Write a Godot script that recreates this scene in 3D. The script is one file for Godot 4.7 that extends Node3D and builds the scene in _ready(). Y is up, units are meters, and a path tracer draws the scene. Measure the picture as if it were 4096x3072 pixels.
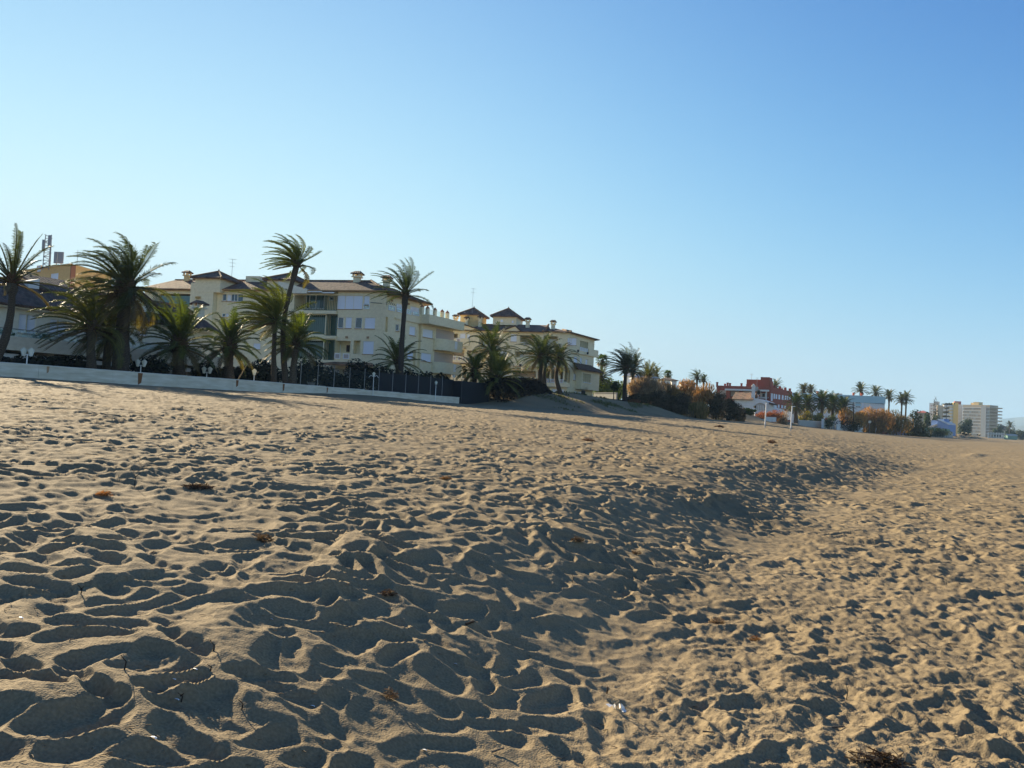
extends Node3D
# A winter beach: trodden sand in the foreground, palms, holiday flats and villas along the shore.
# World: x right, y up, -z the way the camera looks; the shore runs off at 33 degrees to the right of that.

const EYE := Vector3(0, 1.6, 0)
const FOCAL := 828.0
const ROLL := 2.7
const PITCH := 2.07
const SUN_AZIMUTH := -36.0
const SUN_HEIGHT := 18.5
const EXPOSURE := 3.2
const WIND := Vector3(-1.0, 0.0, 0.25)

var cam_basis: Basis
var M := {}
var soft: FastNoiseLite
var broad: FastNoiseLite
var warp_a: FastNoiseLite
var warp_b: FastNoiseLite
var tread: FastNoiseLite
var tread_big: FastNoiseLite
var pocks: FastNoiseLite
var crumbs: FastNoiseLite
var rng := RandomNumberGenerator.new()


# ---------------------------------------------------------------- meshes
class Shape:
	var v := PackedVector3Array()
	var n := PackedVector3Array()
	var c := PackedColorArray()
	var uv := PackedVector2Array()
	var tint := Color.WHITE

	func tri(a: Vector3, b: Vector3, d: Vector3) -> void:
		var m := (d - a).cross(b - a).normalized()
		v.append(a); v.append(b); v.append(d)
		n.append(m); n.append(m); n.append(m)
		c.append(tint); c.append(tint); c.append(tint)
		uv.append(Vector2.ZERO); uv.append(Vector2.ZERO); uv.append(Vector2.ZERO)

	# out: roughly the way the face looks
	func quad(a: Vector3, b: Vector3, d: Vector3, e: Vector3, out := Vector3.ZERO, size := Vector2.ONE) -> void:
		var m := (d - a).cross(b - a).normalized()
		if m == Vector3.ZERO:
			m = (e - a).cross(d - a).normalized()
		if m.dot(out) < 0.0:
			var t := b
			b = e
			e = t
			m = -m
			for p in [a, b, d, a, d, e]:
				v.append(p); n.append(m); c.append(tint)
			for w in [Vector2(0, 1), Vector2(0, 0), Vector2(1, 0), Vector2(0, 1), Vector2(1, 0), Vector2(1, 1)]:
				uv.append(w * size)
			return
		for p in [a, b, d, a, d, e]:
			v.append(p); n.append(m); c.append(tint)
		for w in [Vector2(0, 1), Vector2(1, 1), Vector2(1, 0), Vector2(0, 1), Vector2(1, 0), Vector2(0, 0)]:
			uv.append(w * size)

	# a box between eight corners: low four (a, b, c, d going round) and the same four higher up
	func prism(low: Array, high: Array) -> void:
		var mid := Vector3.ZERO
		for p in low:
			mid += p
		for p in high:
			mid += p
		mid /= float(low.size() * 2)
		var k := low.size()
		for i in k:
			var j := (i + 1) % k
			var w: Vector3 = (low[i] + low[j] + high[i] + high[j]) / 4.0
			quad(low[i], low[j], high[j], high[i], w - mid, Vector2(low[i].distance_to(low[j]), low[i].distance_to(high[i])))
		for i in range(1, k - 1):
			_cap(low[0], low[i], low[i + 1], Vector3.DOWN)
			_cap(high[0], high[i], high[i + 1], Vector3.UP)

	func _cap(a: Vector3, b: Vector3, d: Vector3, out: Vector3) -> void:
		if (d - a).cross(b - a).dot(out) < 0.0:
			tri(a, d, b)
		else:
			tri(a, b, d)

	func box(at: Vector3, size: Vector3, turn := 0.0) -> void:
		var bs := Basis(Vector3.UP, turn)
		var h := size / 2.0
		var low := []
		var high := []
		for k in [Vector2(-1, -1), Vector2(1, -1), Vector2(1, 1), Vector2(-1, 1)]:
			low.append(at + bs * Vector3(k.x * h.x, -h.y, k.y * h.z))
			high.append(at + bs * Vector3(k.x * h.x, h.y, k.y * h.z))
		prism(low, high)

	func tube(path: Array, radii: Array, sides := 8, cap := true) -> void:
		var rings := []
		var side := Vector3.RIGHT
		for i in path.size():
			var d: Vector3 = (path[mini(i + 1, path.size() - 1)] - path[maxi(i - 1, 0)]).normalized()
			side = (side - d * side.dot(d))
			if side.length() < 0.01:
				side = d.cross(Vector3(0.3, 0.5, 0.8))
			side = side.normalized()
			var up := d.cross(side)
			var ring := []
			for k in sides:
				var a := TAU * k / sides
				ring.append([path[i] + (side * cos(a) + up * sin(a)) * radii[i], side * cos(a) + up * sin(a)])
			rings.append(ring)
		var along := 0.0
		for i in path.size() - 1:
			var step: float = path[i].distance_to(path[i + 1])
			for k in sides:
				var l := (k + 1) % sides
				var q := [rings[i][k], rings[i][l], rings[i + 1][l], rings[i + 1][k]]
				for w in [0, 2, 1, 0, 3, 2]:
					v.append(q[w][0]); n.append(q[w][1]); c.append(tint)
					uv.append(Vector2(float(k + (1 if w == 1 or w == 2 else 0)) / sides, along + (step if w > 1 else 0.0)))
			along += step
		if cap:
			for e in [0, path.size() - 1]:
				for k in sides:
					_cap(path[e], rings[e][k][0], rings[e][(k + 1) % sides][0], (path[e] - path[1 if e == 0 else e - 1]))

	func ball(at: Vector3, r: Vector3, rows := 6, cols := 9) -> void:
		for i in rows:
			for j in cols:
				var q := []
				for w in [Vector2(i, j), Vector2(i, j + 1), Vector2(i + 1, j + 1), Vector2(i + 1, j)]:
					var t: float = PI * w.x / rows
					var f: float = TAU * w.y / cols
					q.append(Vector3(sin(t) * cos(f), cos(t), sin(t) * sin(f)))
				for w in [0, 1, 2, 0, 2, 3]:
					v.append(at + q[w] * r); n.append(q[w]); c.append(tint); uv.append(Vector2.ZERO)

	func mesh(m: Material) -> ArrayMesh:
		var a := []
		a.resize(Mesh.ARRAY_MAX)
		a[Mesh.ARRAY_VERTEX] = v
		a[Mesh.ARRAY_NORMAL] = n
		a[Mesh.ARRAY_COLOR] = c
		a[Mesh.ARRAY_TEX_UV] = uv
		var out := ArrayMesh.new()
		out.add_surface_from_arrays(Mesh.PRIMITIVE_TRIANGLES, a)
		out.surface_set_material(0, m)
		return out


# ---------------------------------------------------------------- things
func thing(called: String, label: String, category: String, at: Vector3, group := "") -> Node3D:
	var o := Node3D.new()
	o.name = called
	add_child(o, true)
	o.position = at
	tag(o, label, category, group)
	return o


func tag(o: Node3D, label: String, category: String, group := "") -> void:
	o.set_meta("label", label)
	o.set_meta("category", category)
	if group:
		o.set_meta("group", group)


# one named mesh; shapes are given where they stand in the world
func obj(called: String, s: Shape, m: Material, parent: Node3D = self) -> MeshInstance3D:
	var o := MeshInstance3D.new()
	o.name = called
	o.mesh = s.mesh(m)
	parent.add_child(o, true)
	var p: Node = parent
	while p != self:
		o.position -= p.position
		p = p.get_parent()
	return o


func stuff(o: Node3D) -> Node3D:
	o.set_meta("kind", "stuff")
	return o


func structure(called: String, s: Shape, m: Material) -> MeshInstance3D:
	var o := obj(called, s, m)
	o.set_meta("kind", "structure")
	return o


func lin(r: float, g: float, b: float) -> Color:
	return Color(r, g, b).linear_to_srgb()


func mat(called: String, color: Color, rough := 0.85, metal := 0.0) -> StandardMaterial3D:
	var m := StandardMaterial3D.new()
	m.resource_name = called
	m.albedo_color = color
	m.roughness = rough
	m.metallic = metal
	m.cull_mode = BaseMaterial3D.CULL_DISABLED
	M[called] = m
	return m


func noise_tex(freq: float, octaves: int, low: Color, high: Color, seed_ := 1, size := 512, kind := FastNoiseLite.TYPE_SIMPLEX_SMOOTH) -> NoiseTexture2D:
	var f := FastNoiseLite.new()
	f.noise_type = kind
	f.seed = seed_
	f.frequency = freq
	f.fractal_octaves = octaves
	var t := NoiseTexture2D.new()
	t.width = size
	t.height = size
	t.seamless = true
	t.noise = f
	var g := Gradient.new()
	g.set_color(0, low)
	g.set_color(1, high)
	t.color_ramp = g
	return t


func fast(seed_: int, freq: float, octaves := 1) -> FastNoiseLite:
	var f := FastNoiseLite.new()
	f.noise_type = FastNoiseLite.TYPE_SIMPLEX_SMOOTH
	f.seed = seed_
	f.frequency = freq
	f.fractal_type = FastNoiseLite.FRACTAL_FBM if octaves > 1 else FastNoiseLite.FRACTAL_NONE
	f.fractal_octaves = octaves
	return f


func cells(seed_: int, freq: float, jitter := 1.0) -> FastNoiseLite:
	var f := FastNoiseLite.new()
	f.noise_type = FastNoiseLite.TYPE_CELLULAR
	f.seed = seed_
	f.frequency = freq
	f.fractal_type = FastNoiseLite.FRACTAL_NONE
	f.cellular_distance_function = FastNoiseLite.DISTANCE_EUCLIDEAN_SQUARED
	f.cellular_return_type = FastNoiseLite.RETURN_DISTANCE
	f.cellular_jitter = jitter
	return f


# ---------------------------------------------------------------- where things stand
# the point at a depth along the line of sight through a place of the 1024 x 768 view
func ray(px: Vector2) -> Vector3:
	return cam_basis * Vector3((px.x - 512.0) / FOCAL, (384.0 - px.y) / FOCAL, -1.0)


func at(px: float, py: float, depth: float) -> Vector3:
	var d := ray(Vector2(px, py))
	return EYE + d * (depth / -d.z)


func stand(px: float, py: float, depth: float) -> Vector3:
	var p := at(px, py, depth)
	p.y = ground(p.x, p.z)
	return p


# shore axes: x along the shore, y inland
func shore(x: float, z: float) -> Vector2:
	return Vector2(0.5446 * x - 0.8387 * z, -0.8387 * x - 0.5446 * z)


func from_shore(s: float, p: float) -> Vector2:
	return Vector2(0.5446 * s - 0.8387 * p, -0.8387 * s - 0.5446 * p)


func ground(x: float, z: float) -> float:
	var s := 0.5446 * x - 0.8387 * z
	var p := -0.8387 * x - 0.5446 * z
	var up := 0.1 + 3.4 * (1.0 - exp(-p / 48.0)) if p > 0.0 else maxf(0.1 + 0.07 * p, -1.2)
	var low := maxf(-0.16 + 0.012 * p, -1.3)
	var toe := -0.2 + 1.28 * log(maxf(s, 1.5)) + 0.5 * soft.get_noise_2d(s * 2.2, 4.0) * clampf(s / 8.0, 0.3, 2.5)
	var wide := 2.6 + 0.045 * maxf(s, 0.0) + 0.3 * maxf(0.0, s - 42.0)
	var h := lerpf(low, up, smoothstep(toe, toe + wide, p))
	if s > 60.0 and s < 110.0:
		h += 0.2 * exp(-pow((s - 83.0) / 6.0, 2.0)) * exp(-pow((p - 5.3) / 0.6, 2.0))
	if p > 30.0 and s > 20.0:
		var dune := smoothstep(80.0, 97.0, s) * (1.0 - smoothstep(185.0, 240.0, s))
		if dune > 0.0:
			var foot := 47.0 + 3.0 * soft.get_noise_2d(s * 0.6, 9.0)
			var rise := smoothstep(foot, foot + 12.0, p)
			h += dune * rise * (2.45 + 0.9 * soft.get_noise_2d(s * 0.5, p * 0.9) * (1.0 - smoothstep(60.0, 64.0, p)))
		if s < 100.0:
			h += 0.5 * smoothstep(59.9, 61.3, p) * (1.0 - smoothstep(76.0, 90.0, s))
			h += 0.32 * exp(-pow((s - 63.0) / 9.0, 2.0)) * smoothstep(52.0, 58.5, p) * (1.0 - smoothstep(59.3, 60.5, p))
	if p > 5.0:
		h += 0.05 * soft.get_noise_2d(x * 1.3, z * 1.3)
	return h


# hollows of old footprints, crests between them, wind ripples and crumbs
func relief(x: float, z: float, r: float) -> float:
	var s := 0.5446 * x - 0.8387 * z
	var p := -0.8387 * x - 0.5446 * z
	if p > 62.0:
		return 0.0
	var toe := -0.2 + 1.28 * log(maxf(s, 1.5))
	var flat_ := 1.0 - smoothstep(toe - 0.2, toe + 0.9, p)
	var wx := x + 0.16 * warp_a.get_noise_2d(x, z)
	var wz := z + 0.16 * warp_b.get_noise_2d(x, z)
	var patch := broad.get_noise_2d(x, z)
	var h := 0.0
	if flat_ < 1.0:
		var f := tread.get_noise_2d(wx, wz) + 1.0
		var g := tread_big.get_noise_2d(wx * 1.1 + 7.0, wz) + 1.0
		var sparse := 2.7 + 1.5 * soft.get_noise_2d(x * 4.0 + 31.0, z * 4.0)
		var depth := clampf(0.056 + 0.045 * patch, 0.022, 0.11) * (1.0 - 0.1 * smoothstep(20.0, 40.0, p))
		var e := pocks.get_noise_2d(wx * 0.9 + 5.0, wz * 0.9) + 1.0
		h += (1.0 - flat_) * (0.02 * minf(e * 1.8, 1.0) * smoothstep(1.0, 7.0, p) + depth * minf(f * sparse, 1.0) * (0.75 + 0.25 * minf(g * 1.6, 1.0)) + 0.03 * minf(g * 1.3, 1.0) - 0.08)
	if flat_ > 0.0:
		var k := pocks.get_noise_2d(wx, wz) + 1.0
		var b := tread_big.get_noise_2d(wx * 1.6 + 3.0, wz * 1.6) + 1.0
		h += flat_ * ((0.042 + 0.03 * patch) * minf(k * 1.7, 1.0) + 0.035 * minf(b * 1.4, 1.0) - 0.05 + 0.012 * crumbs.get_noise_2d(x * 0.7, z * 0.7))
	h += (0.0085 + 0.004 * patch + 0.006 * flat_) * crumbs.get_noise_2d(x * 0.55, z * 0.55) * clampf(1.4 - r / 40.0, 0.0, 1.0)
	h *= 1.0 - 0.75 * smoothstep(47.0, 52.0, p)
	return h


# where the line of sight meets the sand
func on_sand(px: float, py: float) -> Vector3:
	var d := ray(Vector2(px, py))
	var t := 2.0
	while t < 90.0:
		var q := EYE + d * t
		if q.y < ground(q.x, q.z) + relief(q.x, q.z, t):
			break
		t += 0.01
	var w := EYE + d * t
	w.y = ground(w.x, w.z) + relief(w.x, w.z, t)
	return w


func make_ground() -> void:
	var radii := PackedFloat32Array()
	var r := 0.9
	while r < 175.0:
		radii.append(r)
		r *= 1.02 if r < 2.2 else 1.0036 if r < 8.0 else 1.0048 if r < 62.0 else 1.011
	while r < 9000.0:
		radii.append(r)
		r *= 1.09
	var angles := PackedFloat32Array()
	var a := -180.0
	while a < 180.0 - 0.01:
		angles.append(deg_to_rad(a))
		a += 0.1 if a >= -37.0 and a < 36.9 else 0.25 if a >= -52.0 and a < 51.9 else 2.0
	var cols := angles.size()
	var rows := radii.size()
	var sn := PackedFloat32Array()
	var cs := PackedFloat32Array()
	for i in cols:
		sn.append(sin(angles[i]))
		cs.append(-cos(angles[i]))
	var v := PackedVector3Array()
	var c := PackedColorArray()
	v.resize(rows * cols + 1)
	c.resize(rows * cols + 1)
	var job := func(j: int) -> void:
		var rr := radii[j]
		for i in cols:
			var x := sn[i] * rr
			var z := cs[i] * rr
			var h := ground(x, z)
			if rr < 170.0:
				h += relief(x, z, rr)
			rows_h[j * cols + i] = h
	rows_h.resize(rows * cols)
	for j in rows:
		job.call(j)
	for j in rows:
		for i in cols:
			var x := sn[i] * radii[j]
			var z := cs[i] * radii[j]
			v[j * cols + i] = Vector3(x, rows_h[j * cols + i], z)
			var s := 0.5446 * x - 0.8387 * z
			var p := -0.8387 * x - 0.5446 * z
			var earth := smoothstep(59.2, 60.5, p + 1.5 * broad.get_noise_2d(x * 0.3, z * 0.3))
			var green := 0.0
			if s > 84.0 and p > 46.0:
				green = smoothstep(0.05, 0.4, soft.get_noise_2d(x * 3.0, z * 3.0) + 0.035 * (p - 55.0)) * smoothstep(84.0, 100.0, s)
			var damp := 0.93 + 0.12 * broad.get_noise_2d(x * 0.6 + 50.0, z * 0.6)
			var k := Color(damp, damp * 0.995, damp * 0.985).lerp(Color(0.42, 0.40, 0.34), earth)
			c[j * cols + i] = k.lerp(Color(0.34, 0.42, 0.22), green * 0.8)
	v[rows * cols] = Vector3(0, ground(0, 0) - 0.04, 0)
	c[rows * cols] = Color.WHITE
	var n := PackedVector3Array()
	n.resize(v.size())
	for j in rows:
		var ju := mini(j + 1, rows - 1)
		var jd := maxi(j - 1, 0)
		for i in cols:
			var e := v[j * cols + (i + 1) % cols] - v[j * cols + (i + cols - 1) % cols]
			var f := v[ju * cols + i] - v[jd * cols + i]
			var m := f.cross(e)
			if m.y < 0.0:
				m = -m
			n[j * cols + i] = m.normalized()
	n[rows * cols] = Vector3.UP
	var idx := PackedInt32Array()
	idx.resize((rows - 1) * cols * 6 + cols * 3)
	var w := 0
	for j in rows - 1:
		for i in cols:
			var i2 := (i + 1) % cols
			var p0 := j * cols + i
			var p1 := j * cols + i2
			idx[w] = p0; idx[w + 1] = p0 + cols; idx[w + 2] = p1
			idx[w + 3] = p1; idx[w + 4] = p0 + cols; idx[w + 5] = p1 + cols
			w += 6
	for i in cols:
		idx[w] = rows * cols; idx[w + 1] = i; idx[w + 2] = (i + 1) % cols
		w += 3
	var arr := []
	arr.resize(Mesh.ARRAY_MAX)
	arr[Mesh.ARRAY_VERTEX] = v
	arr[Mesh.ARRAY_NORMAL] = n
	arr[Mesh.ARRAY_COLOR] = c
	arr[Mesh.ARRAY_INDEX] = idx
	var me := ArrayMesh.new()
	me.add_surface_from_arrays(Mesh.PRIMITIVE_TRIANGLES, arr)
	me.surface_set_material(0, M.sand)
	var o := MeshInstance3D.new()
	o.name = "ground"
	o.mesh = me
	o.set_meta("kind", "structure")
	add_child(o, true)

var rows_h := PackedFloat32Array()


# ---------------------------------------------------------------- sky
# clear winter air: pale near the ground and towards the sun, deep blue to the side of it
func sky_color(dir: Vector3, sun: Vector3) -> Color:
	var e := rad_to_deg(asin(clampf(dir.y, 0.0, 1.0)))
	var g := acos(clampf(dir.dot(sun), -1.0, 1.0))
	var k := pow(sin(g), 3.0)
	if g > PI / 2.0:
		k = lerpf(1.0, 0.12, smoothstep(PI / 2.0, PI * 0.85, g))  # unseen sky opposite the sun brightened to light the shaded house fronts
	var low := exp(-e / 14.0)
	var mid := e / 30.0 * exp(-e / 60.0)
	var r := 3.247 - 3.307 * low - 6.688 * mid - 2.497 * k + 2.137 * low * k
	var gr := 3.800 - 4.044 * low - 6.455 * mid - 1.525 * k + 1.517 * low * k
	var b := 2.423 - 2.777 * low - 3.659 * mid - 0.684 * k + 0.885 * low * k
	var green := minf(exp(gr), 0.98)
	var high := lerpf(1.0, 0.5, smoothstep(32.0, 80.0, e))  # unseen upper sky dimmed to deepen the shade in the sand hollows
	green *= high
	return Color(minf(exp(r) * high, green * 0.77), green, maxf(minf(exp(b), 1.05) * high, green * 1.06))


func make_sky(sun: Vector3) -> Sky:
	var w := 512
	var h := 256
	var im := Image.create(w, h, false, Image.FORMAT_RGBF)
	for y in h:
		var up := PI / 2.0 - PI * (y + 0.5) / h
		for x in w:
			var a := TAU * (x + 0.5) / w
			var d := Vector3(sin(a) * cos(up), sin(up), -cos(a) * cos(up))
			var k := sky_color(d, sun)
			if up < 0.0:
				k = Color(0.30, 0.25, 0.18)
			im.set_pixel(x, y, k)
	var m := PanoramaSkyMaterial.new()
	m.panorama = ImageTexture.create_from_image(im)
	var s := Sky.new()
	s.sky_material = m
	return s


func _ready() -> void:
	rng.seed = 11
	# camera
	var cam := Camera3D.new()
	cam.name = "camera"
	cam_basis = Basis.from_euler(Vector3(deg_to_rad(PITCH), 0, deg_to_rad(ROLL)))
	cam.basis = cam_basis
	cam.position = EYE
	cam.fov = rad_to_deg(2.0 * atan(384.0 / FOCAL))
	cam.near = 0.1
	cam.far = 20000.0
	add_child(cam)
	cam.current = true
	# sun and sky
	var az := deg_to_rad(SUN_AZIMUTH)
	var el := deg_to_rad(SUN_HEIGHT)
	var to_sun := Vector3(sin(az) * cos(el), sin(el), -cos(az) * cos(el))
	var env := Environment.new()
	env.background_mode = Environment.BG_SKY
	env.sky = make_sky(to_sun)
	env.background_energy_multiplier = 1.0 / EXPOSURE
	env.tonemap_mode = Environment.TONE_MAPPER_LINEAR
	env.tonemap_exposure = EXPOSURE
	env.sdfgi_enabled = true
	env.ssao_enabled = true
	env.ssil_enabled = true
	env.fog_enabled = true
	env.fog_density = 0.00013
	env.fog_light_color = Color(0.70, 0.86, 1.0)
	var we := WorldEnvironment.new()
	we.name = "environment"
	we.environment = env
	add_child(we)
	var sun := DirectionalLight3D.new()
	sun.name = "sun"
	sun.light_color = Color(1.0, 0.92, 0.78)
	sun.light_energy = 1.5
	sun.light_angular_distance = 0.5
	sun.shadow_enabled = true
	add_child(sun)
	sun.look_at_from_position(Vector3.ZERO, -to_sun)

	make_noises()
	make_materials()
	make_ground()
	make_hills()
	terrace_houses()
	orange_block()
	flats_a()
	flats_b()
	red_building()
	white_house()
	small_villas()
	pale_long_building()
	far_towers()
	beach_wall()
	shore_edge()
	volleyball_posts()
	make_palms()
	make_scrub()
	make_ground_cover()
	sand_bits()


func make_noises() -> void:
	soft = fast(3, 0.06, 2)
	broad = fast(8, 0.35, 2)
	warp_a = fast(21, 1.3)
	warp_b = fast(22, 1.3)
	tread = cells(5, 4.5)
	tread_big = cells(6, 1.15)
	pocks = cells(9, 4.2)
	crumbs = fast(17, 14.0, 3)


func make_materials() -> void:
	var sand := mat("sand", lin(0.365, 0.292, 0.182), 0.95)
	sand.vertex_color_use_as_albedo = true
	sand.albedo_texture = noise_tex(0.05, 5, Color(0.70, 0.69, 0.68), Color(1, 1, 1), 4, 1024)
	sand.uv1_triplanar = true
	sand.uv1_world_triplanar = true
	sand.uv1_scale = Vector3.ONE * 0.9
	sand.heightmap_enabled = true
	sand.heightmap_texture = noise_tex(0.07, 5, Color(0, 0, 0), Color(1, 1, 1), 14, 1024)
	sand.heightmap_scale = 0.45
	sand.metallic_specular = 0.2
	sand.cull_mode = BaseMaterial3D.CULL_BACK
	var rough_wall := noise_tex(0.012, 5, Color(0.92, 0.91, 0.89), Color(1, 1, 1), 31, 512)
	for k in [["cream_plaster", lin(0.90, 0.80, 0.55)], ["pale_plaster", lin(0.88, 0.83, 0.68)], ["orange_plaster", lin(0.85, 0.55, 0.22)], ["ochre_plaster", lin(0.82, 0.62, 0.30)],
			["white_plaster", lin(0.80, 0.80, 0.78)], ["tan_wall", lin(0.40, 0.33, 0.25)], ["grey_plaster", lin(0.45, 0.45, 0.43)], ["blue_shade_and_canvas", lin(0.22, 0.34, 0.62)], ["beige_plaster", lin(0.52, 0.42, 0.30)],
			["red_plaster", lin(0.36, 0.085, 0.05)], ["pink_roof", lin(0.45, 0.14, 0.12)], ["green_paint", lin(0.20, 0.34, 0.27)], ["deep_blue_cloth", lin(0.03, 0.05, 0.22)]]:
		var m := mat(k[0], k[1], 0.9)
		m.albedo_texture = rough_wall
		m.uv1_triplanar = true
		m.uv1_world_triplanar = true
		m.uv1_scale = Vector3.ONE * 0.35
	mat("white_frame", lin(0.78, 0.79, 0.80), 0.5)
	mat("shutter", lin(0.80, 0.84, 0.92), 0.6)
	mat("tan_shutter", lin(0.50, 0.42, 0.36), 0.7)
	mat("grey_metal", lin(0.30, 0.30, 0.31), 0.5, 0.4)
	mat("dark_metal", lin(0.05, 0.055, 0.06), 0.6, 0.3)
	mat("green_bars", lin(0.02, 0.075, 0.06), 0.5)
	mat("dark_gap", lin(0.05, 0.045, 0.04), 0.9)
	mat("white_paint", lin(0.80, 0.80, 0.78), 0.55)
	mat("terracotta", lin(0.36, 0.15, 0.08), 0.85)
	mat("cornice", lin(0.42, 0.26, 0.14), 0.85)
	mat("striped_light", lin(0.72, 0.66, 0.55), 0.9)
	mat("striped_dark", lin(0.55, 0.33, 0.14), 0.9)
	mat("straw", lin(0.42, 0.30, 0.16), 0.9)
	mat("red_cloth", lin(0.42, 0.05, 0.05), 0.8)
	mat("rust", lin(0.22, 0.09, 0.03), 0.9)
	mat("wood", lin(0.20, 0.13, 0.08), 0.9)
	mat("lamp_globe", lin(0.85, 0.85, 0.78), 0.3)
	M.lamp_globe.backlight_enabled = true
	M.lamp_globe.backlight = lin(0.9, 0.88, 0.75)
	var glass := mat("glass", Color(0.75, 0.9, 0.88, 0.22), 0.05)
	glass.transparency = BaseMaterial3D.TRANSPARENCY_ALPHA
	var pane := mat("dark_pane", lin(0.03, 0.04, 0.05), 0.06)
	pane.metallic_specular = 0.9
	var balc := mat("green_glass", lin(0.05, 0.115, 0.09), 0.15)
	balc.metallic_specular = 0.7
	# tiled roofs: rows of half-round tiles as colour and relief
	var im := Image.create(64, 64, false, Image.FORMAT_RGB8)
	var bump := Image.create(64, 64, false, Image.FORMAT_RGB8)
	var r2 := RandomNumberGenerator.new()
	r2.seed = 4
	for tx in 8:
		for ty in 4:
			var t := r2.randf_range(0.62, 1.0)
			var warm := r2.randf_range(-0.05, 0.05)
			for x in 8:
				for y in 16:
					var curve := sin(PI * (x + 0.5) / 8.0)
					im.set_pixel(tx * 8 + x, ty * 16 + y, Color(t, t * (0.94 + warm), t * (0.9 + warm)))
					var hgt := curve * 0.8 + 0.2 * y / 16.0
					bump.set_pixel(tx * 8 + x, ty * 16 + y, Color(hgt, hgt, hgt))
	for k in [["roof_tiles", lin(0.21, 0.145, 0.11)], ["dark_roof_tiles", lin(0.15, 0.105, 0.085)], ["light_roof_tiles", lin(0.36, 0.24, 0.15)]]:
		var m := mat(k[0], k[1], 0.9)
		m.albedo_texture = ImageTexture.create_from_image(im)
		m.heightmap_enabled = true
		m.heightmap_texture = ImageTexture.create_from_image(bump)
		m.heightmap_scale = 8.0
		m.uv1_scale = Vector3(0.55, 0.6, 1)
	for k in [["leaf", 0.85, Color(0.62, 0.75, 0.2)], ["twigs", 0.9, Color(0.7, 0.55, 0.3)]]:
		var m := mat(k[0], Color.WHITE, k[1])
		m.vertex_color_use_as_albedo = true
		m.backlight_enabled = true
		m.backlight = lin(k[2].r, k[2].g, k[2].b)
	var frond := mat("frond", Color.WHITE, 0.55)
	frond.vertex_color_use_as_albedo = true
	frond.backlight_enabled = true
	frond.backlight = lin(0.6, 0.68, 0.16)
	var bark := mat("bark", Color.WHITE, 0.95)
	bark.vertex_color_use_as_albedo = true
	bark.albedo_texture = noise_tex(0.03, 4, Color(0.45, 0.43, 0.4), Color(1, 1, 1), 51, 256)
	bark.heightmap_enabled = true
	bark.heightmap_texture = bark.albedo_texture
	bark.heightmap_scale = 6.0
	bark.uv1_scale = Vector3(2, 1.4, 1)
	var netting := mat("netting", lin(0.012, 0.02, 0.03), 0.9)
	netting.albedo_texture = noise_tex(0.2, 2, Color(0.6, 0.6, 0.6), Color(1, 1, 1), 61, 256)
	netting.uv1_triplanar = true
	netting.uv1_world_triplanar = true
	var see := mat("see_through_netting", Color(0.09, 0.14, 0.12, 0.62), 0.95)
	see.transparency = BaseMaterial3D.TRANSPARENCY_ALPHA
	mat("straw_fleck", lin(0.16, 0.11, 0.06), 0.9)
	# the beach wall: salt-stained render
	var stained := mat("stained_plaster", lin(0.86, 0.82, 0.72), 0.9)
	stained.albedo_texture = noise_tex(0.01, 5, Color(0.80, 0.77, 0.70), Color(1, 1, 1), 71, 512)
	stained.uv1_triplanar = true
	stained.uv1_world_triplanar = true
	stained.uv1_scale = Vector3(0.12, 0.5, 0.12)


# ---------------------------------------------------------------- house fronts
# a front runs from one place of the ground plan to another; u is metres along it, y is height
func front(pl: float, dl: float, pr: float, dr: float) -> Dictionary:
	var a := at(pl, 400, dl)
	var b := at(pr, 400, dr)
	return front_between(Vector2(a.x, a.z), Vector2(b.x, b.z))


func front_between(a: Vector2, b: Vector2) -> Dictionary:
	var e := (b - a).normalized()
	var n := Vector2(-e.y, e.x)
	if n.dot(a + b) > 0.0:
		n = -n
	return {"o": a, "e": e, "n": n, "len": a.distance_to(b), "holes": []}


func moved(f: Dictionary, out: float) -> Dictionary:
	return {"o": f.o + f.n * out, "e": f.e, "n": f.n, "len": f.len, "holes": []}


func fp(f: Dictionary, u: float, y: float, out := 0.0) -> Vector3:
	var q: Vector2 = f.o + f.e * u + f.n * out
	return Vector3(q.x, y, q.y)


func out_of(f: Dictionary) -> Vector3:
	return Vector3(f.n.x, 0, f.n.y)


func along(f: Dictionary) -> Vector3:
	return Vector3(f.e.x, 0, f.e.y)


# views: where a detail seen in an enlargement lies in the 1024 x 768 view
const V1 := Vector3(0.0, 212.5, 0.10549)
const V1B := Vector3(0.0, 270.0, 0.07535)
const V2 := Vector3(137.5, 212.5, 0.10549)
const V3 := Vector3(275.0, 237.5, 0.10549)
const V4 := Vector3(425.0, 287.5, 0.08477)
const V5 := Vector3(587.5, 350.0, 0.05651)
const V6 := Vector3(712.5, 370.0, 0.04521)
const V7 := Vector3(800.0, 380.0, 0.05651)
const V8 := Vector3(912.5, 390.0, 0.05041)


func pix(z: Vector3, x: float, y: float) -> Vector2:
	return Vector2(z.x + x * z.z, z.y + y * z.z)


# where a line of sight meets a front: (u, y)
func hit(f: Dictionary, px: Vector2) -> Vector2:
	var d := ray(px)
	var m: float = f.e.x * -d.z + f.e.y * d.x
	var u: float = (-f.o.x * -d.z - f.o.y * d.x) / m
	var q: Vector2 = f.o + f.e * u
	var t := q.dot(Vector2(d.x, d.z)) / Vector2(d.x, d.z).length_squared()
	return Vector2(u, EYE.y + d.y * t)


# [u0, u1, y0, y1] of a rectangle given by two corners in an enlargement
func rect(f: Dictionary, z: Vector3, r: Array) -> Array:
	var a := hit(f, pix(z, r[0], r[1]))
	var b := hit(f, pix(z, r[2], r[3]))
	return [minf(a.x, b.x), maxf(a.x, b.x), minf(a.y, b.y), maxf(a.y, b.y)]


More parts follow.
